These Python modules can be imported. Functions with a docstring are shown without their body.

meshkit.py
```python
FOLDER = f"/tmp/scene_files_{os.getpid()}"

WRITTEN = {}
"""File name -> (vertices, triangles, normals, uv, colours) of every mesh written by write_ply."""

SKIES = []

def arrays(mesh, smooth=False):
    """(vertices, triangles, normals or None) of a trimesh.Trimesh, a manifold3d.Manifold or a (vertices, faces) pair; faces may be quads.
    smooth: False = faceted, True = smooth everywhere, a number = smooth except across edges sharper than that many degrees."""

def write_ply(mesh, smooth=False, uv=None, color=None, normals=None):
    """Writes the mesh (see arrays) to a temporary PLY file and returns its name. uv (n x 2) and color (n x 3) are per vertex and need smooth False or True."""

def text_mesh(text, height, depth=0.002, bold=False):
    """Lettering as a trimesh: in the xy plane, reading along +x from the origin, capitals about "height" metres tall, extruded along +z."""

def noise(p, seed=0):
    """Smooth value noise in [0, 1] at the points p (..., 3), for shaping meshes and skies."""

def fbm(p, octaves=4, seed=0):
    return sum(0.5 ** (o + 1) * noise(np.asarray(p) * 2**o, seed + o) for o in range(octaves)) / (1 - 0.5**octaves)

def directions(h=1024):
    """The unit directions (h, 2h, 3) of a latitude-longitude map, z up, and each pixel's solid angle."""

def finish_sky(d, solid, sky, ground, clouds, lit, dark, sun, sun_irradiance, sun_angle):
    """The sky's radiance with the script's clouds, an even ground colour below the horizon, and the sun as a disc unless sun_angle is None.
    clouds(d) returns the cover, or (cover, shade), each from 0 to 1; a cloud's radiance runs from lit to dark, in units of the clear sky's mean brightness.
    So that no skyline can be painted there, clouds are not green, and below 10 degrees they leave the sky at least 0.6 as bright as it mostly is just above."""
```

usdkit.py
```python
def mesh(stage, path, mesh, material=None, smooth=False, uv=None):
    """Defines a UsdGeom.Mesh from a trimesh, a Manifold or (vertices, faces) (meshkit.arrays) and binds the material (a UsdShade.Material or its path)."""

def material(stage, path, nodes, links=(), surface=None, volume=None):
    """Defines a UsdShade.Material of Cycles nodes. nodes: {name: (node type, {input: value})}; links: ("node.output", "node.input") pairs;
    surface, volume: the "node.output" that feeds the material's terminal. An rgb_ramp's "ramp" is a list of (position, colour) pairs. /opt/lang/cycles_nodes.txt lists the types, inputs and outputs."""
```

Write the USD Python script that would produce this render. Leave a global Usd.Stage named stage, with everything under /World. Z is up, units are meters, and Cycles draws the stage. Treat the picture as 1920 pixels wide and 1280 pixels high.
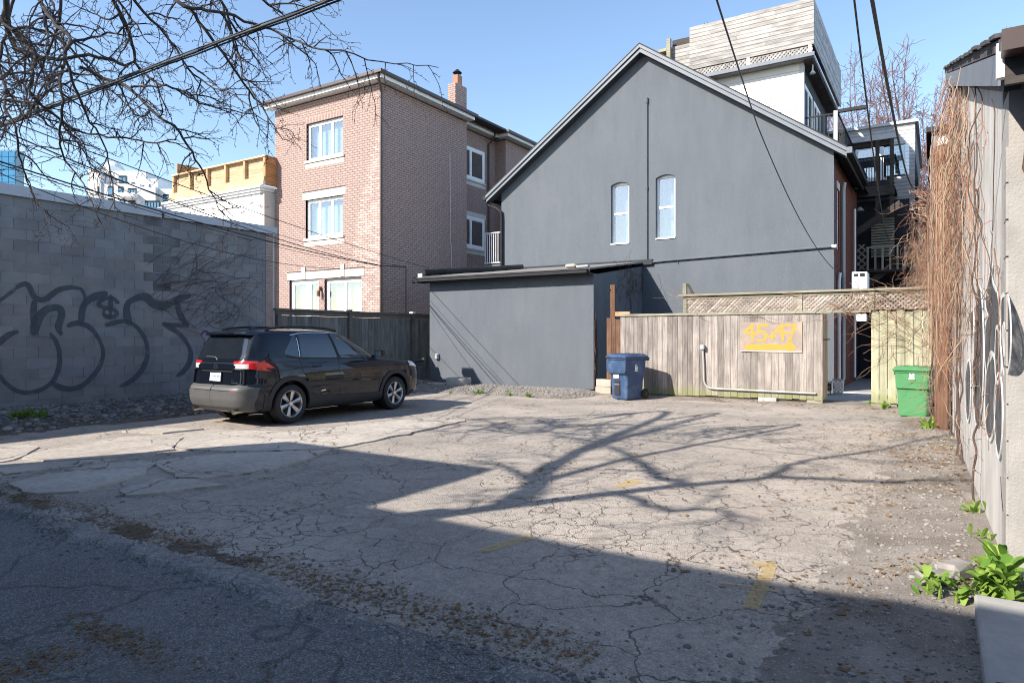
import math, random, numpy as np, trimesh, usdkit, meshkit
from shapely.geometry import Polygon, LineString, MultiPolygon, box as sbox
from shapely.ops import unary_union
from shapely import affinity
import manifold3d as m3
from pxr import Usd, UsdGeom, UsdLux, UsdShade, Sdf, Gf, Vt

stage = Usd.Stage.CreateInMemory()
UsdGeom.SetStageUpAxis(stage, 'Z')
UsdGeom.SetStageMetersPerUnit(stage, 1.0)
stage.DefinePrim('/World', 'Xform')
stage.DefinePrim('/World/Looks', 'Scope')
rng = random.Random(7)
nr = np.random.default_rng(7)

# ---------------------------------------------------------------- camera, sky, sun, exposure
H, FP, CX, CY = 1.55, 1265.0, 960.0, 628.0
CA, SA = 0.84525, 0.53436            # the lot's own axes: x along the lane, y away from it
cam = UsdGeom.Camera.Define(stage, '/World/camera')
cam.CreateHorizontalApertureAttr(36.0)
cam.CreateFocalLengthAttr(36.0 * FP / 1920)
cam.CreateVerticalApertureOffsetAttr(-36.0 * 12 / 1920)
cam.CreateClippingRangeAttr((0.05, 5000.0))
cam.CreateExposureAttr(1.08)
M = Gf.Matrix4d(CA, SA, 0, 0, 0, 0, 1, 0, SA, -CA, 0, 0, 0, 0, H, 1)
cam.AddTransformOp().Set(M)

LX, LY, TAN = 0.468, 0.8837, 0.667    # the way sunlight travels over the ground, and its fall
elev = math.atan(TAN)
toS = np.array([-LX * math.cos(elev), -LY * math.cos(elev), math.sin(elev)])
sun = UsdLux.DistantLight.Define(stage, '/World/sun_light')
sun.CreateIntensityAttr(1.25); sun.CreateAngleAttr(0.5); sun.CreateColorAttr(Gf.Vec3f(1, .93, .84)); sun.CreateNormalizeAttr(True)
zx = toS / np.linalg.norm(toS); xx = np.cross([0, 0, 1], zx); xx /= np.linalg.norm(xx); yx = np.cross(zx, xx)
sun.AddTransformOp().Set(Gf.Matrix4d(*xx, 0, *yx, 0, *zx, 0, 0, 0, 0, 1))
dome = UsdLux.DomeLight.Define(stage, '/World/sky')
dome.CreateIntensityAttr(1.0)
dome.GetPrim().SetCustomDataByKey('kind', 'structure')
dome.GetPrim().SetCustomDataByKey('label', 'clear pale blue sky over the houses')
usdkit.material(stage, '/World/Looks/sky_light', {
    's': ('sky_texture', {'sky_type': 'single_scattering', 'sun_disc': False, 'sun_elevation': elev, 'sun_rotation': math.atan2(toS[0], toS[1]),
                          'air_density': 1.0, 'aerosol_density': 0.5, 'ozone_density': 1.6, 'altitude': 100.0}),
    'b': ('background_shader', {'strength': 0.13})}, [('s.color', 'b.color')], surface='b.background')
UsdShade.MaterialBindingAPI.Apply(dome.GetPrim()).Bind(UsdShade.Material.Get(stage, '/World/Looks/sky_light'))

# ---------------------------------------------------------------- where a picture point lies on a real plane of the lot
def ray(px):
    k = (px - CX) / FP
    return CA * k - SA, SA * k + CA
def G(px, py, z=0.0):
    d = FP * (H - z) / (py - CY); a, b = ray(px); return a * d, b * d
def zat(py, d): return H + (CY - py) * d / FP
def atY(px, py, Y):
    a, b = ray(px); d = Y / b; return a * d, zat(py, d)
def atX(px, py, X):
    a, b = ray(px); d = X / a; return b * d, zat(py, d)
def atD(px, py, d):
    a, b = ray(px); return np.array([a * d, b * d, zat(py, d)])

# ---------------------------------------------------------------- prims
used = {}
locs = {}
def numbered(parent, name):
    k = (parent, name); n = used.get(k, 0); used[k] = n + 1
    return f'{parent}/{name}' if n == 0 else f'{parent}/{name}_{n:03d}'
def tag(p, label=None, cat=None, group=None, kind=None):
    for k, v in (('label', label), ('category', cat), ('group', group), ('kind', kind)):
        if v: p.SetCustomDataByKey(k, v)
def thing(name, label, cat, loc=(0, 0, 0), group=None, kind=None):
    path = numbered('/World', name)
    x = UsdGeom.Xform.Define(stage, path); x.AddTranslateOp().Set(Gf.Vec3d(*map(float, loc)))
    tag(x.GetPrim(), label, cat, group, kind); locs[path] = np.array(loc, float)
    return path
def arr(mesh):
    return meshkit.arrays(mesh, False)[:2]
def part(parent, name, mesh, mat, smooth=False, label=None, kind=None, group=None):
    path = numbered(parent, name)
    loc = locs.get(parent, np.zeros(3)); locs[path] = loc
    if isinstance(mesh, list): mesh = cat(*mesh)
    v, f = arr(mesh)
    m = usdkit.mesh(stage, path, (v - loc, f), '/World/Looks/' + mat, smooth=smooth)
    tag(m.GetPrim(), label, None, group, kind)
    return path
def top(name, mesh, mat, label=None, category=None, group=None, kind=None, smooth=False):
    path = numbered('/World', name)
    if isinstance(mesh, list): mesh = cat(*mesh)
    v, f = arr(mesh)
    v = np.array(v); c = np.array([v[:, 0].mean(), v[:, 1].mean(), v[:, 2].min()]) if kind != 'structure' else np.zeros(3)
    m = usdkit.mesh(stage, path, (v - c, f), '/World/Looks/' + mat, smooth=smooth)
    if kind != 'structure': m.AddTranslateOp().Set(Gf.Vec3d(*map(float, c)))
    tag(m.GetPrim(), label, category, group, kind)
    return path
def curves(parent, name, pts, wid, mat, label=None, category=None, kind=None, group=None):
    path = numbered(parent, name)
    loc = locs.get(parent, np.zeros(3))
    c = UsdGeom.BasisCurves.Define(stage, path)
    c.CreateTypeAttr('linear'); c.CreateWrapAttr('nonperiodic')
    c.CreateCurveVertexCountsAttr([len(p) for p in pts])
    P = (np.concatenate(pts) - loc).astype(np.float32)
    c.CreatePointsAttr(Vt.Vec3fArray.FromNumpy(P))
    c.CreateWidthsAttr(Vt.FloatArray.FromNumpy(np.concatenate(wid).astype(np.float32))); c.SetWidthsInterpolation('vertex')
    UsdShade.MaterialBindingAPI.Apply(c.GetPrim()).Bind(UsdShade.Material.Get(stage, '/World/Looks/' + mat))
    tag(c.GetPrim(), label, category, group, kind)
    return path
def instancer(name, protos, pos, scl, rot, mat, label, category=None, parent='/World'):
    """stuff: protos is a list of meshes; rot = yaw, tilt pairs"""
    path = numbered(parent, name)
    pi = UsdGeom.PointInstancer.Define(stage, path)
    mats = mat if isinstance(mat, list) else [mat] * len(protos)
    rel = pi.CreatePrototypesRel()
    for i, m in enumerate(protos):
        q = f'{path}/piece_{i + 1:03d}'
        usdkit.mesh(stage, q, m, '/World/Looks/' + mats[i]); rel.AddTarget(q)
    n = len(pos)
    pi.CreateProtoIndicesAttr(Vt.IntArray.FromNumpy(nr.integers(0, len(protos), n).astype(np.int32)))
    pi.CreatePositionsAttr(Vt.Vec3fArray.FromNumpy(np.asarray(pos, np.float32)))
    s = np.asarray(scl, np.float32)
    pi.CreateScalesAttr(Vt.Vec3fArray.FromNumpy(s if s.ndim == 2 else np.repeat(s[:, None], 3, 1)))
    qs = []
    for y, t in rot:
        q = Gf.Rotation(Gf.Vec3d(0, 0, 1), float(y)) ; q2 = Gf.Rotation(Gf.Vec3d(1, 0, 0), float(t))
        qs.append(Gf.Quath((q2 * q).GetQuat()))
    pi.CreateOrientationsAttr(Vt.QuathArray(qs))
    tag(pi.GetPrim(), label, category, None, 'stuff')
    return path

# ---------------------------------------------------------------- shapes
def cat(*ms):
    vs, fs, n = [], [], 0
    for m in ms:
        v, f = arr(m); vs.append(v); fs.append(f + n); n += len(v)
    return np.vstack(vs), np.vstack(fs)
BF = np.array([[0, 2, 1], [0, 3, 2], [4, 5, 6], [4, 6, 7], [0, 1, 5], [0, 5, 4], [1, 2, 6], [1, 6, 5], [2, 3, 7], [2, 7, 6], [3, 0, 4], [3, 4, 7]])
def bx(x0, x1, y0, y1, z0, z1):
    v = np.array([[x0, y0, z0], [x1, y0, z0], [x1, y1, z0], [x0, y1, z0], [x0, y0, z1], [x1, y0, z1], [x1, y1, z1], [x0, y1, z1]], float)
    return v, BF.copy()
def beam(a, b, w, h, up=(0, 0, 1)):
    """a bar from a to b, w wide, h high"""
    a, b = np.array(a, float), np.array(b, float); t = b - a; L = np.linalg.norm(t); t /= L
    s = np.cross(t, up); s = s / np.linalg.norm(s) if np.linalg.norm(s) > 1e-6 else np.array([1., 0, 0]); u = np.cross(s, t)
    v, f = bx(0, L, -w / 2, w / 2, -h / 2, h / 2)
    return a + v[:, :1] * t + v[:, 1:2] * -s + v[:, 2:] * u, f
def tube(pts, rad, n=8, cap=True):
    P = np.asarray(pts, float); r = np.broadcast_to(np.asarray(rad, float), (len(P),))
    T = np.gradient(P, axis=0); T /= np.linalg.norm(T, axis=1, keepdims=True) + 1e-12
    u = np.cross(T[0], [0, 0, 1.0]); u = u if np.linalg.norm(u) > .05 else np.cross(T[0], [1.0, 0, 0]); u /= np.linalg.norm(u)
    a = np.arange(n) / n * 2 * np.pi; V = []
    for i in range(len(P)):
        u = u - T[i] * (u @ T[i]); u /= np.linalg.norm(u); w = np.cross(T[i], u)
        V.append(P[i] + r[i] * (np.cos(a)[:, None] * u + np.sin(a)[:, None] * w))
    V = np.vstack(V); F = []
    for i in range(len(P) - 1):
        for j in range(n):
            k = (j + 1) % n; F += [[i * n + j, i * n + k, (i + 1) * n + k], [i * n + j, (i + 1) * n + k, (i + 1) * n + j]]
    if cap:
        F += [[0, j + 1, j] for j in range(1, n - 1)]; b = (len(P) - 1) * n; F += [[b, b + j, b + j + 1] for j in range(1, n - 1)]
    return V, np.array(F)
def cyl(c, r, h, n=20, axis='z', r2=None):
    a = np.arange(n) / n * 2 * np.pi; r2 = r if r2 is None else r2
    V = np.vstack([np.c_[r * np.cos(a), r * np.sin(a), 0 * a], np.c_[r2 * np.cos(a), r2 * np.sin(a), 0 * a + h]])
    F = []
    for j in range(n):
        k = (j + 1) % n; F += [[j, k, n + k], [j, n + k, n + j]]
    F += [[0, j + 1, j] for j in range(1, n - 1)] + [[n, n + j, n + j + 1] for j in range(1, n - 1)]
    if axis == 'x': V = V[:, [2, 0, 1]]
    if axis == 'y': V = V[:, [1, 2, 0]]
    return V + np.array(c, float), np.array(F)
def revolve(prof, n=32):
    """prof: (r, h) pairs -> closed surface round z"""
    m = trimesh.creation.revolve(np.array(prof, float), sections=n); return m
def polys(p):
    return [g for g in getattr(p, 'geoms', [p]) if g.geom_type == 'Polygon' and g.area > 1e-9]
def extrude(p, h):
    return [trimesh.creation.extrude_polygon(g, h, engine='earcut') for g in polys(p)]
class Fr:
    """a facade: u runs along it, z up, n out of it"""
    def __init__(s, ox, oy, ux, uy):
        s.o = np.array([ox, oy, 0.]); l = math.hypot(ux, uy); s.u = np.array([ux / l, uy / l, 0.]); s.n = np.array([s.u[1], -s.u[0], 0.]); s.z = np.array([0, 0, 1.])
    def at(s, u, z, n=0): return s.o + s.u * u + s.z * z + s.n * n
    def tm(s, m, n0=0):
        v, f = arr(m); return s.o + v[:, :1] * s.u + v[:, 1:2] * s.z + (v[:, 2:] + n0) * s.n, f
    def box(s, u0, u1, z0, z1, n0, n1): return s.tm(bx(u0, u1, z0, z1, n0, n1))
    def ext(s, p, n0, n1): return cat(*[s.tm(m, n0) for m in extrude(p, n1 - n0)])
def chunk(x0, x1, y0, y1, z0, z1, b=.01, amp=0.0, seed=0):
    """a box with chamfered edges, a little uneven"""
    c = m3.Manifold.hull_points(np.array([(x + sx * i, y + sy * j, z + sz * k) for (x, sx) in ((x0, b), (x1, -b)) for (y, sy) in ((y0, b), (y1, -b)) for (z, sz) in ((z0, b), (z1, -b)) for i, j, k in ((0, 1, 1), (1, 0, 1), (1, 1, 0))]))
    v, f = arr(c)
    return v, f
def brickrows(fr, U0, U1, z0, z1, holes, L, Hc, gap, depth, proud, jit=.0015, seed=1, shift=.5):
    r = np.random.default_rng(seed); out = []
    n = int(round((z1 - z0) / Hc))
    for i in range(n):
        a, b = z0 + i * Hc, z0 + (i + 1) * Hc - gap; zm = (a + b) / 2
        u = U0 - (L * shift if i % 2 else 0)
        while u < U1:
            segs = [(max(u, U0), min(u + L - gap, U1))]
            for (h0, h1, g0, g1) in holes:
                if g0 - .01 < zm < g1 + .01:
                    segs = [s for (p, q) in segs for s in ((p, min(q, h0)), (max(p, h1), q)) if s[1] - s[0] > .02]
            for p, q in segs:
                if q - p > .02: out.append((p, q, a, b, proud + r.uniform(-jit, jit), r.uniform(-jit, jit)))
            u += L
    V = np.zeros((len(out), 8, 3))
    for k, (p, q, a, b, pr, t) in enumerate(out):
        V[k] = fr.tm(bx(p, q, a + t * .3, b + t * .3, -depth, pr))[0]
    return V
BRF = BF[[0, 1, 2, 3, 4, 5, 6, 7, 8, 9, 10, 11]]
def vjoin(V):
    n = len(V); return V.reshape(-1, 3), (BF[None] + 8 * np.arange(n)[:, None, None]).reshape(-1, 3)
# ---------------------------------------------------------------- materials
def pm(name, c1, c2=None, scale=3.0, rough=.85, bump=0.0, bscale=60.0, bdist=.01, spec=.3, metal=0.0, stretch=None, island=0.0, rnd=0.0, lo=.35, hi=.65, detail=6.0, coat=0.0, speck=None, speckn=.0, stain=None, stains=.5, stainsc=.5):
    """a surface that runs between two colours with noise; rnd varies whole objects, island each loose piece; stain mixes in a third colour in large patches"""
    c2 = c2 or tuple(x * .75 for x in c1)
    N = {'g': ('geometry', {}), 'm': ('mapping', {'scale': stretch or (1, 1, 1)}), 'n': ('noise_texture', {'scale': scale, 'detail': detail, 'roughness': .62}),
         'r': ('rgb_ramp', {'ramp': [(0, c1), (lo, c1), (hi, c2), (1, c2)]}), 'p': ('principled_bsdf', {'roughness': rough, 'specular_ior_level': spec, 'metallic': metal, 'coat_weight': coat})}
    L = [('g.position', 'm.vector'), ('m.vector', 'n.vector'), ('n.fac', 'r.fac')]
    c = 'r.color'
    if stain:
        N['sn'] = ('noise_texture', {'scale': stainsc, 'detail': 5.0, 'roughness': .6}); N['sr'] = ('map_range', {'from_min': .5, 'from_max': .68, 'to_min': 0.0, 'to_max': stains, 'clamp': True})
        N['sm'] = ('mix', {'color2': stain}); L += [('g.position', 'sn.vector'), ('sn.fac', 'sr.value'), ('sr.result', 'sm.fac'), (c, 'sm.color1')]; c = 'sm.color'
    if speck:
        N['wn'] = ('noise_texture', {'scale': speckn or 180.0, 'detail': 2.0}); N['wr'] = ('map_range', {'from_min': .6, 'from_max': .7, 'to_min': 0.0, 'to_max': .7, 'clamp': True})
        N['wm'] = ('mix', {'color2': speck}); L += [('g.position', 'wn.vector'), ('wn.fac', 'wr.value'), ('wr.result', 'wm.fac'), (c, 'wm.color1')]; c = 'wm.color'
    if island or rnd:
        N['oi'] = ('object_info', {}); amt = island or rnd; src = 'g.random_per_island' if island else 'oi.random'
        N['mr'] = ('map_range', {'from_min': 0.0, 'from_max': 1.0, 'to_min': 1 - amt, 'to_max': 1 + amt}); N['h'] = ('hsv', {})
        L += [(src, 'mr.value'), ('mr.result', 'h.value'), (c, 'h.color')]; c = 'h.color'
    L.append((c, 'p.base_color'))
    if bump:
        N['bn'] = ('noise_texture', {'scale': bscale, 'detail': 5.0, 'roughness': .65}); N['b'] = ('bump', {'strength': bump, 'distance': bdist})
        L += [('m.vector', 'bn.vector'), ('bn.fac', 'b.height'), ('b.normal', 'p.normal')]
    usdkit.material(stage, '/World/Looks/' + name, N, L, surface='p.BSDF')
def wood(name, c1, c2, axis='z', rnd=.22, rough=.9, scale=1.0, green=None):
    st = {'z': (26, 26, 1.6), 'x': (1.6, 26, 26), 'y': (26, 1.6, 26)}[axis]
    N = {'g': ('geometry', {}), 'oi': ('object_info', {}), 'ov': ('vector_math', {'math_type': 'scale', 'vector1': (37.0, 11.0, 23.0)}), 'ad': ('vector_math', {'math_type': 'add'}),
         'm': ('mapping', {'scale': tuple(s * scale for s in st)}), 'n': ('noise_texture', {'scale': 1.0, 'detail': 7.0, 'roughness': .7, 'distortion': .4}),
         'r': ('rgb_ramp', {'ramp': [(0, c2), (.34, c2), (.62, c1), (1, c1)]}), 'n2': ('noise_texture', {'scale': 2.3, 'detail': 4.0}),
         'h': ('hsv', {}), 'mr': ('map_range', {'to_min': 1 - rnd, 'to_max': 1 + rnd}), 'p': ('principled_bsdf', {'roughness': rough, 'specular_ior_level': .2}),
         'mv': ('map_range', {'from_min': .3, 'from_max': .7, 'to_min': .8, 'to_max': 1.2}), 'mm': ('math', {'math_type': 'multiply'}), 'b': ('bump', {'strength': .5, 'distance': .004})}
    L = [('oi.random', 'ov.scale'), ('g.position', 'ad.vector1'), ('ov.vector', 'ad.vector2'), ('ad.vector', 'm.vector'), ('m.vector', 'n.vector'), ('n.fac', 'r.fac'),
         ('oi.random', 'mr.value'), ('ad.vector', 'n2.vector'), ('n2.fac', 'mv.value'), ('mr.result', 'mm.value1'), ('mv.result', 'mm.value2'), ('mm.value', 'h.value'), ('r.color', 'h.color'), ('n.fac', 'b.height'), ('b.normal', 'p.normal')]
    c = 'h.color'
    if green:   # algae that has grown on the foot and head of each board
        col, z0, z1, amt = green
        N['sx'] = ('separate_xyz', {}); N['gn'] = ('noise_texture', {'scale': 5.0, 'detail': 5.0}); N['gz'] = ('map_range', {'from_min': z1, 'from_max': z0, 'to_min': 0.0, 'to_max': 1.0, 'clamp': True})
        N['ga'] = ('math', {'math_type': 'multiply'}); N['gr'] = ('map_range', {'from_min': .1, 'from_max': .5, 'to_min': 0.0, 'to_max': amt, 'clamp': True}); N['gm'] = ('mix', {'color2': col})
        L += [('g.position', 'sx.vector'), ('sx.z', 'gz.value'), ('g.position', 'gn.vector'), ('gz.result', 'ga.value1'), ('gn.fac', 'ga.value2'), ('ga.value', 'gr.value'), ('gr.result', 'gm.fac'), (c, 'gm.color1')]; c = 'gm.color'
    L.append((c, 'p.base_color'))
    usdkit.material(stage, '/World/Looks/' + name, N, L, surface='p.BSDF')
def plain(name, c, rough=.5, metal=0.0, spec=.5, coat=0.0):
    usdkit.material(stage, '/World/Looks/' + name, {'p': ('principled_bsdf', {'base_color': c, 'roughness': rough, 'metallic': metal, 'specular_ior_level': spec, 'coat_weight': coat})}, [], surface='p.BSDF')
def pane(name, tint, r0=.14, rough=.01):
    N = {'f': ('layer_weight', {'blend': .5}), 'pw': ('math', {'math_type': 'power', 'value2': 4.0}), 'ma': ('math', {'math_type': 'multiply_add', 'value2': 1 - r0, 'value3': r0}), 't': ('transparent_bsdf', {'color': tint}), 'g': ('glossy_bsdf', {'color': (1, 1, 1), 'roughness': rough}), 'm': ('mix_closure', {})}
    L = [('f.facing', 'pw.value1'), ('pw.value', 'ma.value1'), ('ma.value', 'm.fac'), ('t.BSDF', 'm.closure1'), ('g.BSDF', 'm.closure2')]
    usdkit.material(stage, '/World/Looks/' + name, N, L, surface='m.closure')
def leaf(name, c, c2):
    usdkit.material(stage, '/World/Looks/' + name, {'oi': ('object_info', {}), 'g': ('geometry', {}), 'mx': ('mix', {'color1': c, 'color2': c2}), 'd': ('principled_bsdf', {'roughness': .6, 'specular_ior_level': .2}), 't': ('translucent_bsdf', {}), 'm': ('mix_closure', {'fac': .35})},
                    [('oi.random', 'mx.fac'), ('mx.color', 'd.base_color'), ('mx.color', 't.color'), ('d.BSDF', 'm.closure1'), ('t.BSDF', 'm.closure2')], surface='m.closure')

def asphalt(name, c1, c2, dark, crack=3.0, crackw=.02, amt=1.0, agg=150.0, aggc=(.4, .38, .36), patches=None, agga=.6, bump=.5, oil=None):
    """worn asphalt: tone patches, aggregate, alligator cracks that come and go"""
    N = {'g': ('geometry', {}), 'n': ('noise_texture', {'scale': .55, 'detail': 9.0, 'roughness': .68}), 'r': ('rgb_ramp', {'ramp': [(0, c2), (.36, c2), (.6, c1), (1, c1)]}),
         'f': ('noise_texture', {'scale': 14.0, 'detail': 5.0, 'roughness': .7}), 'fr': ('map_range', {'from_min': .3, 'from_max': .7, 'to_min': .78, 'to_max': 1.22}), 'h': ('hsv', {}),
         'a': ('voronoi_texture', {'feature': 'f1', 'scale': agg}), 'ar': ('separate_color', {}), 'am': ('map_range', {'from_min': .62, 'from_max': .8, 'to_min': 0.0, 'to_max': agga, 'clamp': True}), 'ax': ('mix', {'color2': aggc}),
         'wd': ('noise_texture', {'scale': 2.2, 'detail': 5.0}), 'ws': ('vector_math', {'math_type': 'scale', 'scale': .55}), 'wa': ('vector_math', {'math_type': 'add'}),
         'v': ('voronoi_texture', {'feature': 'distance_to_edge', 'scale': crack}), 'vr': ('map_range', {'from_min': crackw * .35, 'from_max': crackw, 'to_min': 1.0, 'to_max': 0.0, 'clamp': True}),
         'v2': ('voronoi_texture', {'feature': 'distance_to_edge', 'scale': crack * .32}), 'vr2': ('map_range', {'from_min': crackw * .12, 'from_max': crackw * .4, 'to_min': 1.0, 'to_max': 0.0, 'clamp': True}),
         'k': ('noise_texture', {'scale': .5, 'detail': 4.0, 'roughness': .6}), 'kr': ('map_range', {'from_min': .47, 'from_max': .6, 'to_min': 0.0, 'to_max': amt, 'clamp': True}),
         'km': ('math', {'math_type': 'multiply'}), 'kx': ('math', {'math_type': 'maximum'}), 'k2': ('math', {'math_type': 'multiply', 'value2': amt * .9}), 'cm': ('mix', {'color2': dark}),
         'p': ('principled_bsdf', {'roughness': .92, 'specular_ior_level': .2}), 'bs': ('math', {'math_type': 'multiply_add', 'value2': -1.6}), 'b': ('bump', {'strength': bump, 'distance': .012})}
    L = [('g.position', 'n.vector'), ('n.fac', 'r.fac'), ('g.position', 'f.vector'), ('f.fac', 'fr.value'), ('fr.result', 'h.value'), ('r.color', 'h.color'),
         ('g.position', 'a.vector'), ('a.color', 'ar.color'), ('ar.r', 'am.value'), ('am.result', 'ax.fac'), ('h.color', 'ax.color1'),
         ('g.position', 'wd.vector'), ('wd.color', 'ws.vector1'), ('ws.vector', 'wa.vector1'), ('g.position', 'wa.vector2'), ('wa.vector', 'v.vector'), ('wa.vector', 'v2.vector'),
         ('v.distance', 'vr.value'), ('v2.distance', 'vr2.value'), ('g.position', 'k.vector'), ('k.fac', 'kr.value'), ('vr.result', 'km.value1'), ('kr.result', 'km.value2'), ('vr2.result', 'k2.value1'), ('km.value', 'kx.value1'), ('k2.value', 'kx.value2'),
         ('kx.value', 'cm.fac'), ('ax.color', 'cm.color1'), ('kx.value', 'bs.value1'), ('a.distance', 'bs.value3'), ('bs.value', 'b.height'), ('b.normal', 'p.normal')]
    c = 'cm.color'
    if patches:
        N['pn'] = ('noise_texture', {'scale': .9, 'detail': 8.0, 'roughness': .72}); N['pr'] = ('map_range', {'from_min': .56, 'from_max': .7, 'to_min': 0.0, 'to_max': .85, 'clamp': True}); N['px'] = ('mix', {'color2': patches})
        N['po'] = ('vector_math', {'math_type': 'add', 'vector2': (31.0, 7.0, 3.0)})
        L += [('g.position', 'po.vector1'), ('po.vector', 'pn.vector'), ('pn.fac', 'pr.value'), ('pr.result', 'px.fac'), (c, 'px.color1')]; c = 'px.color'
    if oil:
        N['on'] = ('noise_texture', {'scale': 1.5, 'detail': 7.0, 'roughness': .7}); N['or'] = ('map_range', {'from_min': .58, 'from_max': .7, 'to_min': 0.0, 'to_max': .6, 'clamp': True}); N['ox'] = ('mix', {'color2': oil})
        N['oo'] = ('vector_math', {'math_type': 'add', 'vector2': (3.0, 17.0, 9.0)})
        L += [('g.position', 'oo.vector1'), ('oo.vector', 'on.vector'), ('on.fac', 'or.value'), ('or.result', 'ox.fac'), (c, 'ox.color1')]; c = 'ox.color'
    L.append((c, 'p.base_color'))
    usdkit.material(stage, '/World/Looks/' + name, N, L, surface='p.BSDF')

asphalt('lot_asphalt', (.345, .3, .256), (.215, .19, .165), (.05, .041, .038), crack=4.6, crackw=.028, amt=.85, agg=95, aggc=(.44, .41, .37), patches=(.37, .31, .268), agga=.5, oil=(.125, .11, .097))
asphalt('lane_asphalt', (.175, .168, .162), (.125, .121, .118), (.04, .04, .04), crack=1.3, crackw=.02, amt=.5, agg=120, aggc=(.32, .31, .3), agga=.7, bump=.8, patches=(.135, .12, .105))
asphalt('old_concrete', (.47, .42, .365), (.34, .3, .26), (.06, .05, .04), crack=1.6, crackw=.022, amt=.8, agg=160, aggc=(.46, .43, .38), patches=(.24, .2, .16), agga=.3)
asphalt('lip_asphalt', (.25, .235, .22), (.15, .142, .135), (.03, .03, .03), crack=5, crackw=.03, amt=.5, agg=70, aggc=(.36, .34, .32), agga=.7, bump=1.0)
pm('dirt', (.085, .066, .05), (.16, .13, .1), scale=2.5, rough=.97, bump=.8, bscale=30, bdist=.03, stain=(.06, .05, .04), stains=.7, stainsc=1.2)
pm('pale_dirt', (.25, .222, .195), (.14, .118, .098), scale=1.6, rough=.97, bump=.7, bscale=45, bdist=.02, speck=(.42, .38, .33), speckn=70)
pm('gravel_stone', (.24, .22, .2), (.15, .14, .13), scale=9, rough=.9, island=0, rnd=.25)
pm('dark_stone', (.17, .16, .155), (.1, .1, .1), scale=9, rough=.9)
pm('brown_litter', (.2, .12, .06), (.12, .07, .035), scale=12, rough=.9)
pm('straw', (.4, .29, .16), (.26, .18, .1), scale=12, rough=.9)
pm('grey_ground', (.2, .19, .17), (.14, .13, .12), scale=.3, rough=.95)
pm('block_face', (.205, .205, .21), (.155, .155, .162), scale=2.2, rough=.95, bump=.5, bscale=120, bdist=.006, rnd=.09, stain=(.25, .22, .2), stains=.5, stainsc=.6)
pm('block_mauve', (.205, .188, .186), (.158, .146, .147), scale=2.2, rough=.95, bump=.5, bscale=120, bdist=.006, rnd=.08)
pm('block_stained', (.09, .09, .095), (.15, .15, .155), scale=3, rough=.95, bump=.5, bscale=120, bdist=.006, rnd=.2)
pm('block_mortar', (.33, .32, .31), (.15, .15, .15), scale=2.2, rough=.95)
pm('coping_metal', (.36, .375, .4), (.3, .31, .335), scale=1.2, rough=.45, spec=.5)
pm('pink_brick', (.385, .262, .228), (.465, .345, .305), scale=9, rough=.9, bump=.4, bscale=150, bdist=.004, island=.2, spec=.2)
pm('pink_brick_part', (.385, .262, .228), (.465, .345, .305), scale=9, rough=.9, bump=.4, bscale=150, bdist=.004, rnd=.2, spec=.2)
pm('brick_mortar', (.11, .085, .078), (.08, .064, .06), scale=6, rough=.95)
pm('red_brick', (.16, .055, .04), (.22, .08, .055), scale=8, rough=.92, bump=.4, bscale=120, island=.25)
pm('limestone', (.58, .54, .48), (.5, .46, .4), scale=3, rough=.85, bump=.15, bscale=90)
pm('white_paint', (.78, .78, .77), (.7, .7, .69), scale=2, rough=.45)
pm('white_vinyl', (.82, .82, .81), (.76, .76, .76), scale=2, rough=.35, spec=.45)
pm('white_stucco', (.8, .79, .77), (.74, .73, .7), scale=1.5, rough=.95, bump=.2, bscale=110)
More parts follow.
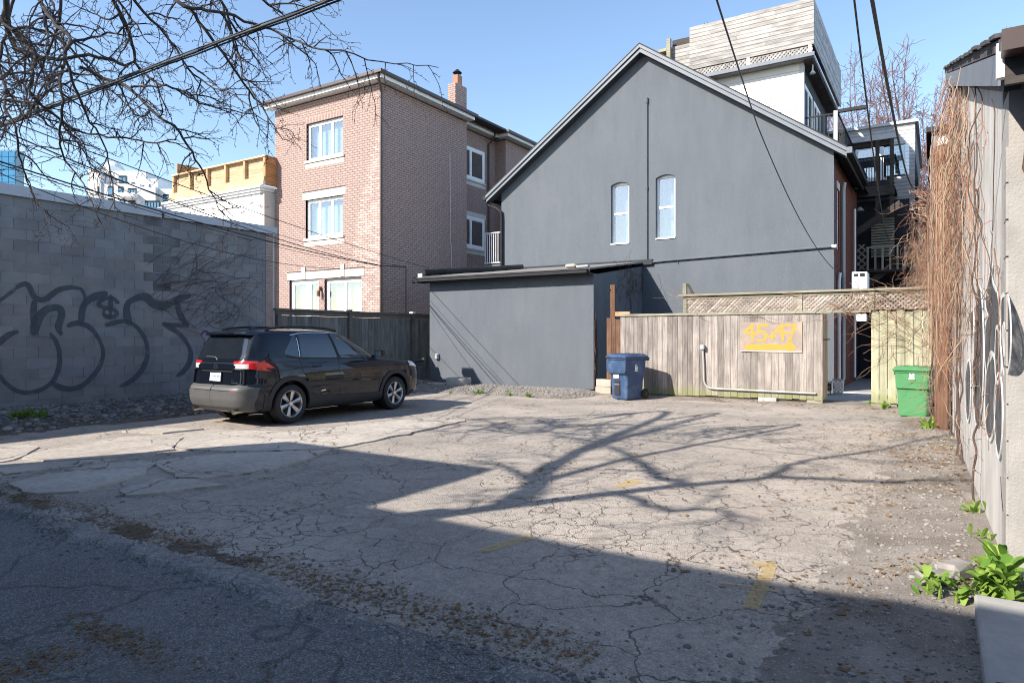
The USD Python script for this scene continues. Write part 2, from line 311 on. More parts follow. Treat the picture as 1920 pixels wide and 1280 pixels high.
pm('beige_stucco', (.45, .41, .36), (.4, .36, .32), scale=1.5, rough=.95, bump=.2, bscale=110)
pm('brown_metal', (.055, .032, .027), (.04, .025, .02), scale=3, rough=.4, spec=.5)
pm('dark_metal', (.014, .015, .017), (.02, .021, .024), scale=3, rough=.6, spec=.2)
pm('grey_stucco', (.1, .112, .128), (.112, .125, .142), scale=1.6, rough=.95, bump=1.0, bscale=60, bdist=.012, stain=(.14, .15, .163), stains=.4, stainsc=.3, spec=.15, stretch=(1.6, 1.6, .35))
pm('grey_trim', (.14, .16, .185), (.115, .13, .155), scale=1.5, rough=.5)
pm('charcoal', (.03, .033, .038), (.04, .043, .05), scale=2, rough=.8, spec=.15)
pm('shingle', (.085, .08, .08), (.05, .048, .05), scale=12, rough=.95, bump=.6, bscale=50, rnd=.2)
pm('membrane', (.2, .195, .185), (.15, .145, .14), scale=2, rough=.8)
pm('soffit_white', (.7, .7, .68), (.62, .62, .6), scale=3, rough=.6)
wood('fence_wood', (.285, .252, .228), (.145, .127, .113), 'z', rnd=.3, green=((.19, .2, .07), .1, .42, .75))
wood('gate_wood', (.37, .36, .25), (.26, .25, .17), 'z', rnd=.14, green=((.2, .22, .08), .1, .6, .7))
wood('dark_fence_wood', (.17, .165, .15), (.1, .098, .09), 'z', rnd=.22)
wood('rail_wood', (.3, .28, .215), (.18, .17, .12), 'x', rnd=.15)
wood('rail_wood_y', (.15, .13, .11), (.09, .08, .07), 'y', rnd=.15)
wood('lattice_wood', (.36, .31, .26), (.24, .2, .165), 'x', rnd=.3, scale=.7)
wood('grey_plank', (.36, .345, .325), (.2, .19, .18), 'x', rnd=.16)
wood('grey_plank_y', (.34, .34, .35), (.22, .22, .235), 'y', rnd=.12)
wood('cedar', (.56, .41, .265), (.42, .285, .165), 'x', rnd=.16)
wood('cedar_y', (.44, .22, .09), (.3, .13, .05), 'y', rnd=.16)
wood('cedar_z', (.5, .33, .19), (.36, .22, .12), 'z', rnd=.1)
wood('brown_post', (.15, .085, .055), (.085, .045, .03), 'z', rnd=.1)
wood('deck_wood', (.07, .06, .055), (.04, .035, .033), 'x', rnd=.25)
wood('mossy_timber', (.085, .07, .05), (.045, .036, .026), 'x', rnd=.15)
pm('weathered_board', (.29, .235, .205), (.23, .185, .16), scale=3, rough=.9, stain=(.42, .32, .22), stains=.6, stainsc=2)
pm('yellow_paint', (.53, .26, .03), (.43, .23, .05), scale=30, rough=.7)
pane('window_glass', (.78, .84, .87), .2)
pm('curtain', (.3, .35, .4), (.2, .24, .28), scale=1.2, rough=.9, stretch=(6, 6, .6))
pm('pale_blind', (.6, .63, .66), (.5, .54, .58), scale=1.0, rough=.9)
pm('dark_room', (.045, .055, .065), (.03, .035, .04), scale=1.0, rough=.9)
plain('pipe_steel', (.55, .55, .53), .35, .6)
plain('pipe_grey', (.36, .37, .37), .45, 0.2)
plain('black_plastic', (.018, .018, .019), .55)
plain('cable_black', (.012, .012, .013), .6)
pm('bark', (.055, .045, .04), (.03, .026, .025), scale=14, rough=.95, bump=.6, bscale=40)
pm('twig', (.05, .038, .034), (.032, .026, .026), scale=8, rough=.9)
pm('red_twig', (.17, .1, .09), (.1, .065, .065), scale=4, rough=.9)
pm('vine', (.285, .15, .092), (.17, .09, .06), scale=5, rough=.9, rnd=.0)
pm('vine_pale', (.38, .28, .19), (.25, .18, .125), scale=5, rough=.9)
pm('vine_dark', (.1, .065, .05), (.06, .045, .04), scale=5, rough=.9)
leaf('hosta_leaf', (.1, .22, .03), (.27, .38, .07))
leaf('weed_leaf', (.16, .26, .05), (.24, .36, .07))
pm('parge_wall', (.52, .5, .47), (.37, .355, .335), stretch=(2.5, 2.5, .5), scale=1.3, rough=.93, bump=.4, bscale=50, bdist=.01, stain=(.3, .27, .23), stains=.6, stainsc=.9)
pm('parge_block', (.33, .312, .29), (.25, .238, .222), scale=3, rough=.95, bump=.6, bscale=60, bdist=.01, rnd=.07, speck=(.3, .28, .25), speckn=60)
pm('step_concrete', (.36, .345, .32), (.27, .26, .245), scale=4, rough=.93, bump=.5, bscale=90, bdist=.006, speck=(.2, .19, .18), speckn=140)
pm('block_buff', (.4, .36, .295), (.32, .29, .235), scale=5, rough=.95, bump=.5, bscale=80, bdist=.008)
pm('bin_blue', (.028, .056, .12), (.036, .068, .138), scale=4, rough=.48, spec=.35, stain=(.1, .14, .21), stains=.5, stainsc=4)
pm('bin_green', (.06, .205, .08), (.066, .22, .09), scale=4, rough=.42, spec=.45, stain=(.1, .27, .11), stains=.4, stainsc=5)
plain('decal_white', (.75, .75, .74), .5)
pm('rubber', (.016, .016, .017), (.024, .024, .024), scale=9, rough=.75)
def carpaint(name, c):
    usdkit.material(stage, '/World/Looks/' + name, {'p': ('principled_bsdf', {'base_color': c, 'roughness': .5, 'specular_ior_level': .0, 'coat_weight': 1.0, 'coat_roughness': .008, 'coat_ior': 1.5})}, [], surface='p.BSDF')
carpaint('car_black', (.004, .0055, .0095))
plain('car_glass', (.006, .008, .011), .015, 0, .6, 1.0)
pm('car_cladding', (.022, .022, .023), (.027, .027, .028), scale=6, rough=.6, bump=.15, bscale=400)
pm('bumper_grey', (.075, .075, .075), (.065, .065, .065), scale=5, rough=.5, spec=.35)
plain('chrome', (.75, .75, .76), .12, 1.0)
plain('alloy', (.55, .53, .51), .28, .9)
plain('alloy_dark', (.03, .03, .032), .4, .5)
plain('lamp_red', (.5, .012, .012), .12, 0, .5, 1.0)
plain('lamp_clear', (.55, .55, .57), .1, 0, .5, 1.0)
plain('plate_white', (.72, .74, .78), .45)
plain('exhaust_steel', (.5, .46, .38), .25, 1.0)
pm('siding_white', (.78, .775, .75), (.72, .715, .69), scale=2, rough=.7, rnd=.03)
pm('siding_grey', (.5, .51, .53), (.42, .43, .45), scale=3, rough=.85, rnd=.1)
pm('slate_siding', (.16, .16, .17), (.1, .1, .11), scale=6, rough=.85, rnd=.25)
pm('condo_white', (.74, .73, .71), (.68, .67, .66), scale=.2, rough=.8)
pm('condo_grey', (.5, .52, .55), (.45, .47, .5), scale=.2, rough=.7)
plain('condo_glass', (.09, .2, .3), .06, .2, .7)
plain('tower_glass', (.04, .19, .33), .06, .3, .8)
plain('tower_frame', (.12, .2, .26), .4, .3)
plain('rust', (.16, .055, .025), .8)
pm('litter_metal', (.4, .4, .4), (.3, .3, .3), scale=5, rough=.5)
def spray(name, c, a0=.35, a1=.62, dens=.95, sc=7.0):
    """paint sprayed thin on masonry: the wall shows through where it is worn"""
    usdkit.material(stage, '/World/Looks/' + name, {'g': ('geometry', {}), 'n': ('noise_texture', {'scale': sc, 'detail': 7.0, 'roughness': .75}), 'm': ('map_range', {'from_min': a0, 'from_max': a1, 'to_min': .15, 'to_max': dens, 'clamp': True}),
                    'd': ('principled_bsdf', {'base_color': c, 'roughness': .85, 'specular_ior_level': .2}), 't': ('transparent_bsdf', {}), 'x': ('mix_closure', {})},
                    [('g.position', 'n.vector'), ('n.fac', 'm.value'), ('m.result', 'x.fac'), ('t.BSDF', 'x.closure1'), ('d.BSDF', 'x.closure2')], surface='x.closure')
spray('spray_black', (.05, .051, .056), .34, .66, .8, 4.0)
spray('spray_faint', (.09, .09, .1), .3, .7, .5)
spray('spray_mauve', (.09, .03, .1), .3, .6, .7)
spray('spray_charcoal', (.09, .092, .098), .3, .62, .85, 4.0)
spray('spray_white', (.68, .67, .65), .3, .6, .9)
spray('road_yellow', (.55, .38, .12), .42, .66, .7, 22)

pm('flue_clay', (.38, .19, .12), (.3, .15, .1), scale=4, rough=.9)

plain('plate_ink', (.1, .14, .3), .6)

pm('pot_grey', (.06, .06, .063), (.05, .05, .052), scale=5, rough=.6)
# ---------------------------------------------------------------- the setting: ground, lane, lot, dirt, slabs
def sheet(x0, x1, y0, y1, step, fz):
    nx, ny = int((x1 - x0) / step) + 1, int((y1 - y0) / step) + 1
    X, Y = np.meshgrid(np.linspace(x0, x1, nx), np.linspace(y0, y1, ny), indexing='ij')
    Z = fz(X, Y); V = np.stack([X, Y, Z], -1).reshape(-1, 3)
    i = np.arange(nx * ny).reshape(nx, ny)
    F = np.concatenate([np.stack([i[:-1, :-1], i[1:, :-1], i[1:, 1:]], -1).reshape(-1, 3), np.stack([i[:-1, :-1], i[1:, 1:], i[:-1, 1:]], -1).reshape(-1, 3)])
    return V, F
def fb(X, Y, s, seed, o=4):
    return meshkit.fbm(np.stack([X * s, Y * s, 0 * X + 3.3], -1), o, seed)
def sm(a, b, x): t = np.clip((x - a) / (b - a), 0, 1); return t * t * (3 - 2 * t)
def lotz(X, Y): return -.01 + .03 * (fb(X, Y, .5, 5, 3) - .5)
top('ground', sheet(-400, 400, -400, 400, 100, lambda X, Y: 0 * X - .14), 'grey_ground', kind='structure', label='bare grey ground round the lot')
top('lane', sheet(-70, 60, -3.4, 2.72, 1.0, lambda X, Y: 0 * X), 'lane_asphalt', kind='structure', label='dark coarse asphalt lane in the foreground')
top('parking_lot', sheet(-15, 1.2, 2.74, 20, .2, lotz), 'lot_asphalt', kind='structure', label='cracked grey asphalt parking lot')
# raised broken edge where the lane's newer asphalt stops
lipm = []
for k, (x0, x1, y0, y1) in enumerate([(-8.2, -6.1, 2.52, 2.84), (-6.05, -3.0, 2.47, 2.83), (-2.9, -2.05, 2.5, 2.76), (-1.75, -.9, 2.46, 2.72)]):
    def fz(X, Y, x0=x0, x1=x1, y0=y0, y1=y1, k=k):
        e = np.minimum.reduce([(X - x0) / .15, (x1 - X) / .15, (Y - y0) / .11, (y1 - Y) / .1]) + 2.6 * (fb(X, Y, 4, 20 + k) - .6)
        return -.03 + .066 * sm(-.1, .8, e) + .035 * (fb(X, Y, 13, 30 + k) - .5)
    lipm.append(sheet(x0, x1, y0, y1, .025, fz))
top('asphalt_edge', lipm, 'lip_asphalt', kind='structure', label='lumpy raised asphalt edge between lane and parking lot', smooth=True)
# dirt: each sheet lies under the asphalt except where dirt has gathered on it
def left_mound(X, Y):
    t = 1 - sm(0, 2.9, X + 14.45 + .5 * (fb(X, Y, .9, 41) - .5) - .35 * sm(10, 13, Y))
    return -.04 + .26 * t + .07 * (fb(X, Y, 3.5, 42) - .5) + .03 * (fb(X, Y, 11, 43) - .5)
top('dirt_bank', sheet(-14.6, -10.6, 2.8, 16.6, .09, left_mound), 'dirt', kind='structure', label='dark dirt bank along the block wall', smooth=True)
def shed_front(X, Y):
    e = sm(13.6, 15.6, Y + .8 * (fb(X, Y, .8, 51) - .5) + .5 * sm(-10.5, -12.5, X)) * sm(-7.0, -8.2, X + .5 * (fb(X, Y, 1.2, 53) - .5)) * sm(-13.5, -12.6, X + .3)
    return -.05 + .15 * e + .03 * (fb(X, Y, 7, 52) - .5)
top('gravel_bed', sheet(-13.4, -6.6, 12.8, 16.6, .08, shed_front), 'pale_dirt', kind='structure', label='pale gravel bed in front of the grey annex', smooth=True)
def fence_front(X, Y):
    e = sm(15.4, 16.3, Y + .6 * (fb(X, Y, 1.1, 61) - .5)) * sm(-7.4, -6.9, X)
    return -.05 + .09 * e + .03 * (fb(X, Y, 6, 62) - .5)
top('dirt_fringe', sheet(-7.4, .8, 14.6, 17.2, .08, fence_front), 'pale_dirt', kind='structure', label='thin dirt gathered at the foot of the fence', smooth=True)
def right_edge(X, Y):
    e = sm(-1.3, .15, X + .9 * (fb(X, Y, .9, 71) - .5)) * sm(2.7, 3.1, Y)
    return -.055 + .085 * e + .035 * (fb(X, Y, 5, 72) - .5) + .02 * (fb(X, Y, 15, 73) - .5)
top('dirt_edge', sheet(-1.8, .5, 2.76, 16.2, .06, right_edge), 'pale_dirt', kind='structure', label='dirt and debris along the right hand wall', smooth=True)
def lip_dirt(X, Y):
    e = sm(.34, .0, np.abs(Y - 2.92 - .1 * (fb(X, Y, 1, 80) - .5))) * sm(-8.6, -7.4, X) * sm(-1.2, -2.2, X)
    return -.04 + .03 * e + e * (.11 * (fb(X, Y, 2.4, 81) - .5) + .05 * (fb(X, Y, 8, 82) - .5)) + .02 * (fb(X, Y, 25, 83) - .5)
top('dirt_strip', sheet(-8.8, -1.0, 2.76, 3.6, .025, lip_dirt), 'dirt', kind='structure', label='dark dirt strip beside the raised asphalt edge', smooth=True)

# broken concrete apron: each slab is a piece
apron = thing('concrete_apron', 'broken pale concrete slabs laid beside and behind the black car', 'paving', (-10, 7, 0), kind='structure')
SL = [[(395, 803), (560, 806), (700, 790), (850, 775), (872, 786), (760, 810), (640, 834), (560, 840), (450, 843), (330, 838), (345, 818)],
      [(215, 818), (385, 806), (335, 820), (322, 839), (180, 855), (95, 860), (40, 856), (85, 838)],
      [(25, 903), (110, 878), (200, 864), (262, 859), (293, 866), (262, 884), (190, 906), (100, 921), (45, 917)],
      [(278, 861), (400, 849), (450, 846), (545, 842), (620, 838), (560, 862), (500, 878), (385, 893), (335, 889)],
      [(0, 838), (45, 830), (78, 834), (30, 858), (-60, 868), (-70, 845)],
      [(90, 862), (175, 858), (235, 856), (180, 865), (90, 874), (10, 885), (-40, 880)],
      [(300, 893), (380, 896), (420, 905), (330, 915), (240, 925), (215, 915)],
      [(225, 806), (300, 798), (380, 801), (300, 809)]]
for k, s in enumerate(SL):
    P = Polygon([G(*q, .03) for q in s]).buffer(0)
    r = np.random.default_rng(90 + k)
    P = P.segmentize(.22); c = np.array(P.exterior.coords)[:-1]; c += r.normal(0, .025, c.shape); P = Polygon(c).buffer(0)
    ms = []
    for g in polys(P):
        m = trimesh.creation.extrude_polygon(g, .06, engine='earcut'); v = np.array(m.vertices); v[:, 2] = np.where(v[:, 2] > .03, .012 + .014 * (fb(v[:, 0], v[:, 1], .7, 99) - .5), -.03); ms.append((v, m.faces))
    part(apron, 'slab', ms, 'old_concrete')
# worn yellow marks
z6 = lambda q: G(900 + q[0] / 2, 730 + q[1] / 2, .015)
strokes = [LineString([z6(p) for p in ((1020, 645), (1088, 640), (1066, 700), (1012, 806))]).buffer(.045, cap_style='flat'), LineString([z6(p) for p in ((905, 712), (1060, 730), (1122, 744))]).buffer(.018)]
def onlot(ms, dz=.006):
    v, f = arr(cat(*ms)); v = np.array(v); v[:, 2] = lotz(v[:, 0], v[:, 1]) + dz; return v, f
def flat(p, fz, dz):
    out = []
    for g in polys(p):
        v2, f = trimesh.creation.triangulate_polygon(g, engine='earcut'); m = trimesh.Trimesh(np.c_[v2, 0 * v2[:, 0]], f, process=False)
        v, f = trimesh.remesh.subdivide_to_size(m.vertices, m.faces, .12); v = np.array(v); v[:, 2] = fz(v[:, 0], v[:, 1]) + dz
        f = np.array(f)
        nz = np.cross(v[f[:, 1]] - v[f[:, 0]], v[f[:, 2]] - v[f[:, 0]])[:, 2]; f[nz < 0] = f[nz < 0][:, ::-1]; out.append((v, f))
    return cat(*out)
top('road_marking', flat(unary_union(strokes), lotz, .007), 'road_yellow', label='worn yellow number seven painted on the asphalt', category='road marking')
top('road_marking', flat(unary_union([LineString([z6(p) for p in ((20, 590), (180, 545))]).buffer(.05), LineString([z6(p) for p in ((530, 352), (580, 335))]).buffer(.08)]), lotz, .007), 'road_yellow', label='faint broken yellow line on the sunlit asphalt near the shade edge', category='road marking')

# ---------------------------------------------------------------- the building across the lane that shades the foreground
HB = 6.0
lb = thing('lane_building', 'flat roofed building across the lane behind the viewer', 'building', (-4, -7, 0))
part(lb, 'wall', bx(-8.57, 26, -12, 4.49 - 1.324 * HB, 0, HB), 'block_face')
part(lb, 'wing', bx(-12.16, -8.575, -12, 6.55 - 1.324 * HB, 0, HB), 'block_face')
# ---------------------------------------------------------------- windows
def ring(u0, u1, z0, z1, w, cols=(), bars=(), mw=None):
    p = sbox(u0, z0, u1, z1); mw = mw or w; xs = [u0 + w / 2] + list(cols) + [u1 - w / 2]; zs = [z0 + w / 2] + list(bars) + [z1 - w / 2]
    holes = []
    for i in range(len(xs) - 1):
        for j in range(len(zs) - 1):
            a = xs[i] + (w / 2 if i == 0 else mw / 2); b = xs[i + 1] - (w / 2 if i == len(xs) - 2 else mw / 2)
            c = zs[j] + (w / 2 if j == 0 else mw / 2); d = zs[j + 1] - (w / 2 if j == len(zs) - 2 else mw / 2)
            holes.append((a, c, b, d))
    return p.difference(unary_union([sbox(*h) for h in holes])), holes
def window(fr, parent, u0, u1, z0, z1, cols=(), bars=(), w=.06, n=-.09, t=.06, mat='white_vinyl', back='curtain', glass='window_glass', arch=None, label=None, name='window', mw=None):
    p, holes = ring(u0, u1, z0, z1, w, cols, bars, mw)
    f = part(parent, name, fr.ext(p, n - t, n), mat, label=label)
    for (a, c, b, d) in holes:
        part(f, 'sash', fr.ext(sbox(a - .004, c - .004, b + .004, d + .004).difference(sbox(a + .03, c + .03, b - .03, d - .03)), n - t + .008, n - .014), mat)
        part(f, 'pane', fr.box(a + .024, b - .024, c + .024, d - .024, n - t + .02, n - t + .028), glass)
    part(f, 'curtain', fr.box(u0 + .03, u1 - .03, z0 + .03, z1 - .03, n - t - .2, n - t - .17), back)
    return f
NB = 300
def brick_parts(parent, V, mat_part, mat_rest, limit=NB, key=None, name='brick'):
    d = np.linalg.norm(V.mean(1) - np.array([0, 0, H]), axis=1) if key is None else key(V)
    o = np.argsort(d)
    for k in o[:limit]: part(parent, name, (V[k], BF), mat_part)
    if len(o) > limit: part(parent, name + 's', vjoin(V[o[limit:]]), mat_rest, kind='stuff')

# ---------------------------------------------------------------- concrete block building at the left
XB = -14.45
bw = thing('block_wall_building', 'long grey concrete block building with graffiti and a metal coping, behind the black car', 'building', (XB, 8, 0))
fr = Fr(XB, 0, 0, 1)
Y0, Y1, ZT = 2.8, 11.36, 4.12
part(bw, 'wall', fr.box(-6, Y1 - .005, -.2, ZT, -.3, -.004), 'block_mortar')
part(bw, 'roof', bx(XB - 5, XB - .31, -6, Y1 - .005, -.2, ZT - .1), 'block_mortar')
V = brickrows(fr, Y0, Y1 - .22, -.08, ZT, [], .403, .2, .012, .1, .004, jit=.003, seed=3)
c = V.mean(1)
vis = np.argsort(np.where((c[:, 1] > 5.0) & (c[:, 2] > .05), 0, 1) * 100 + np.abs(c[:, 1] - 8))
rr = np.random.default_rng(8)
st = lambda q: abs(q[1] - 8.45) < .22 and q[2] > 2.6
for i, k in enumerate(vis[:300]):
    q = c[k]; m = 'block_stained' if st(q) else ('block_mauve' if rr.random() < .22 + .35 * (q[2] < 1.6 and q[1] < 8) else 'block_face')
    part(bw, 'block', (V[k], BF), m)
part(bw, 'blocks', vjoin(V[vis[300:]]), 'block_face', kind='stuff')
VB = brickrows(fr, Y1 - .215, Y1, -.08, ZT, [], .3, .0755, .011, .05, .012, seed=4, shift=0)
part(bw, 'brick_edge', vjoin(VB), 'pink_brick', label='narrow strip of pink brick at the far end of the block wall', kind='stuff')
part(bw, 'coping', fr.ext(sbox(-6, ZT, 8.4, ZT + .2), -.34, .06), 'coping_metal')
part(bw, 'coping', fr.ext(sbox(8.45, ZT + .01, Y1 + .08, ZT + .19), -.34, .075), 'coping_metal')
part(bw, 'coping_clip', fr.box(8.38, 8.47, ZT + .1, ZT + .235, -.1, .085), 'coping_metal')
# graffiti strokes sprayed on the blocks
def zw(pts, sc=3.048, ox=0, oy=380):
    return [atX(ox + x / sc, oy + y / sc, XB) for x, y in pts]
def smooth(pts, n=8):
    P = np.array(pts, float)
    if len(P) < 3: return P
    from scipy.interpolate import splprep, splev
    t, _ = splprep(P.T, s=0, k=min(3, len(P) - 1)); return np.array(splev(np.linspace(0, 1, n * len(P)), t)).T
STR = [([(0, 558), (50, 522), (100, 480)], .05), ([(100, 480), (160, 470), (205, 545), (245, 555), (300, 520), (350, 492), (385, 485), (462, 492)], .05),
       ([(195, 740), (205, 690), (240, 630), (290, 600), (340, 605), (350, 650), (333, 700), (345, 745)], .075), ([(195, 570), (190, 650), (197, 735)], .06), ([(0, 800), (40, 760), (95, 737)], .055),
       ([(290, 750), (322, 800), (340, 870), (333, 950), (300, 1020), (220, 1072), (150, 1085), (70, 1060), (0, 985)], .045),
       ([(393, 700), (450, 688), (510, 710), (560, 770), (588, 850), (570, 930), (520, 1000), (440, 1055), (380, 1062), (300, 1025)], .05),
       ([(465, 690), (468, 620), (485, 575), (540, 537), (600, 520)], .085), ([(462, 492), (485, 540), (470, 600)], .05),
       ([(672, 570), (640, 545), (590, 552), (562, 580), (600, 600), (650, 610), (668, 635), (640, 652), (600, 645), (595, 610)], .05), ([(632, 535), (628, 658)], .045),
       ([(735, 682), (722, 620), (732, 572), (780, 545), (830, 537), (870, 570), (930, 585), (1000, 560), (1078, 532)], .085),
       ([(612, 697), (670, 680), (740, 682), (792, 722), (830, 785), (842, 860), (820, 935), (780, 990), (690, 1045)], .05),
       ([(1012, 560), (1030, 640), (1072, 702)], .08), ([(1072, 702), (1005, 697), (937, 692)], .05), ([(937, 692), (1010, 738), (1068, 800), (1090, 870), (1072, 930), (1015, 985)], .055)]
for k, (s, w) in enumerate(STR):
    c_ = np.array(LineString(smooth(zw(s))).segmentize(.03).coords); wr = w * (.62 + .55 * meshkit.noise(np.c_[c_ * 2.2, 0 * c_[:, 0] + k], 5)); wr[:6] *= np.linspace(.8, 1, 6); wr[-10:] *= np.linspace(1, .55, 10)
    p = unary_union([LineString(c_[q:q + 2]).buffer(wr[q], quad_segs=3) for q in range(len(c_) - 1)]).simplify(.004)
    part(bw, 'graffiti_stroke', fr.ext(p, .0085, .0105 + .0006 * k), 'spray_black')
FAINT = [([(1180, 590), (1172, 650), (1200, 700), (1270, 718), (1340, 690), (1365, 620), (1300, 560), (1230, 490)], .012, 'spray_faint'), ([(1235, 660), (1238, 645), (1262, 655), (1280, 645), (1295, 668), (1320, 640), (1340, 665), (1362, 645)], .014, 'spray_faint'),
         ([(1150, 750), (1185, 738), (1200, 760), (1165, 805)], .022, 'spray_mauve'), ([(1215, 750), (1205, 770), (1222, 800)], .016, 'spray_mauve'), ([(1232, 765), (1250, 770), (1240, 800), (1262, 790)], .016, 'spray_mauve')]
for k, (s, w, m) in enumerate(FAINT):
    part(bw, 'graffiti_line', fr.ext(LineString(smooth(zw(s))).buffer(w), .0085, .0108 + .0006 * k), m)
part(bw, 'downspout', fr.box(Y1 + .02, Y1 + .1, .3, ZT - .12, -.22, -.1), 'soffit_white')

# dry creeper left clinging to the block wall
cr = thing('dry_creeper', 'dead creeper stems spread thin over the right end of the block wall', 'vine', (XB, 9.6, 0))
P, W = [], []
root = np.array(atX(230, 590, XB)); rc = random.Random(5)
for i in range(75):
    y, z = atX(rc.uniform(275, 440), rc.uniform(480, 620), XB); a = rc.uniform(.35, .95); L = rc.uniform(.7, 2.6); pts = []
    if rc.random() < .2: a = rc.uniform(-.3, .3)
    for t in range(18):
        pts.append((XB + .014 + rc.random() * .012, y, z)); a += rc.gauss(-.02, .12); y += math.cos(a) * L / 18; z += math.sin(a) * L / 18
        if z > ZT - .05 or z < .3 or y > Y1 - .05: break
    if len(pts) > 3: P.append(np.array(pts)); W.append(np.linspace(.008, .003, len(pts)) * rc.uniform(.6, 1.2))
curves(cr, 'stems', P, W, 'vine_dark', kind='stuff')

# ---------------------------------------------------------------- brick house
YH = 17.0
XS, XL = atY(713.5, 300, YH)[0], atY(516, 300, YH)[0]
ZE, Y1H, Y2H, XS2 = 10.31, atX(875, 300, XS)[0], atX(948, 300, XS)[0], XS - .55
bh = thing('brick_house', 'three storey pink brick house with white windows and brown gutters', 'house', (XS, YH, 0))
ff, fs = Fr(0, YH, 1, 0), Fr(XS, 0, 0, 1)
def w4(px0, px1, pyt, pyb, Y=YH):
    pm_ = (px0 + px1) / 2
    return atY(px0, pyt, Y)[0], atY(px1, pyb, Y)[0], atY(pm_, pyb, Y)[1], atY(pm_, pyt, Y)[1]
W1 = w4(574.8, 643, 225.2, 296); W2 = w4(573.5, 642.6, 370.5, 444.5)
dr = w4(543, 598, 524, 640); GW = w4(609, 678, 522, 592)
zg = 1.15
dr = (dr[0], dr[1], 1.1, dr[3]); GW = (GW[0], GW[1], 2.25, GW[3])
HO = [(a, b, c, d) for a, b, c, d in (W1, W2, dr, GW)]
wallp = sbox(XL, -.2, XS, ZE - .2).difference(unary_union([sbox(a, c, b, d) for a, b, c, d in HO]))
part(bh, 'front_wall', ff.ext(wallp, -.25, 0), 'brick_mortar')
part(bh, 'side_wall', cat(bx(XS - .25, XS, YH + .25, Y1H, -.2, ZE - .2), bx(XS2 - .25, XS2, Y1H, Y2H, -.2, ZE - .2), bx(XS2 - .25, XS, Y2H, 34, -.2, ZE - .2), bx(XL, XL + .2, YH + .25, 34, -.2, ZE - .2), bx(XL, XS, 34, 34.2, -.2, ZE - .2)), 'brick_mortar')
part(bh, 'floor', bx(XL + .25, XS2 - .3, YH + .3, 33.9, 6.3, 6.5), 'dark_room')
lint = [(a, b, c, d) for a, b, c, d in HO]
stone = []
def trim(name, u0, u1, z0, z1, n1, mat='limestone', fr_=ff, n0=-.05):
    stone.append((u0, u1, z0, z1)) if fr_ is ff else None
    part(bh, name, fr_.box(u0, u1, z0, z1, n0, n1), mat)
for (a, b, c, d) in (W1, W2):
    trim('sill', a - .08, b + .08, c - .09, c - .002, .06)
    trim('sill_stone', a - .06, (a + b) / 2 - .006, c - .28, c - .094, .016); trim('sill_stone', (a + b) / 2 + .006, b + .06, c - .28, c - .094, .016)
a, b, c, d = W2
for k in range(3): trim('lintel_stone', a - .16 + k * (b - a + .32) / 3, a - .16 + (k + 1) * (b - a + .32) / 3 - .01, d + .002, d + .27, .018)
x0, x1 = dr[0] - .12, GW[1] + .15
for k in range(6): trim('lintel_stone', x0 + k * (x1 - x0) / 6, x0 + (k + 1) * (x1 - x0) / 6 - .01, dr[3] + .002, dr[3] + .27, .018)
for kx in ((dr[0] + dr[1]) / 2, (GW[0] + GW[1]) / 2): trim('keystone', kx - .1, kx + .1, dr[3] + .02, dr[3] + .46, .04)
# soldier course over the top window
sold = []
a, b, c, d = W1; k = a - .1
while k < b + .1: sold.append(ff.box(k, k + .064, d + .006, d + .215, -.05, .009)[0]); k += .0785
stone.append((a - .1, b + .12, d, d + .22))
V = brickrows(ff, XL, XS - .0, 1.0, ZE - .2, HO + stone, .236, .0835, .0135, .06, .008, seed=11)
sold = np.array(sold)
Vs = brickrows(fs, YH + .0, Y1H, 1.0, ZE - .2, [], .236, .0835, .0135, .06, .008, seed=12)
brick_parts(bh, np.concatenate([V[V.mean(1)[:, 2] > 2.1], sold]), 'pink_brick_part', 'pink_brick', 300)
f2 = Fr(XS2, 0, 0, 1); f3 = Fr(0, Y2H, 1, 0)
bu = Y1H + .03, atX(908, 300, XS2)[0]
B1 = (*bu, *sorted((atX(907, 345, XS2)[1], atX(907, 286, XS2)[1]))); B2 = (*bu, *sorted((atX(907, 470, XS2)[1], atX(907, 412, XS2)[1])))
V2 = brickrows(f2, Y1H, Y2H, 2.5, ZE - .2, [B1, B2], .236, .0835, .0135, .06, .008, seed=13)
V3 = brickrows(fs, Y2H, 30, 2.5, ZE - .2, [], .236, .0835, .0135, .06, .008, seed=14)
V4 = brickrows(f3, XS2, XS, 2.5, ZE - .2, [], .236, .0835, .0135, .06, .008, seed=15)
part(bh, 'side_bricks', vjoin(np.concatenate([Vs, V2, V3, V4])), 'pink_brick', kind='stuff')
for q in (W1, W2):
    a, b, c, d = q; window(ff, bh, a, b, c, d, cols=(a + (b - a) / 3, a + 2 * (b - a) / 3), w=.08, mw=.06, back='pale_blind')
a, b, c, d = GW; window(ff, bh, a, b, c, d, cols=(a + (b - a) * .52,), w=.1, mw=.08, back='curtain')
a, b, c, d = dr
dw = window(ff, bh, a, b, c, d, cols=(a + (b - a) * .6,), w=.13, mw=.22, back='pale_blind', name='door', label='white glazed back door with blinds')
for q in (B1, B2):
    a, b, c, d = q; window(f2, bh, a, b, c, d, cols=((a + b) / 2,), w=.13, mw=.1, n=.02, back='curtain'); part(bh, 'sill', f2.box(a - .06, b + .06, c - .07, c - .002, -.05, .06), 'limestone'); part(bh, 'sill_stone', f2.box(a - .05, b + .05, c - .24, c - .075, -.05, .02), 'limestone')
part(bh, 'lintel_stone', f2.box(B2[0] - .1, B2[1] + .1, B2[3] + .003, B2[3] + .2, -.05, .018), 'limestone')
lamp = part(bh, 'wall_lamp', cat(ff.box(dr[1] + .1, dr[1] + .16, 3.15, 3.3, 0, .12), cyl(ff.at(dr[1] + .13, 2.95, .14), .06, .2, 8)), 'rust', label='small rusty wall lantern between door and window')
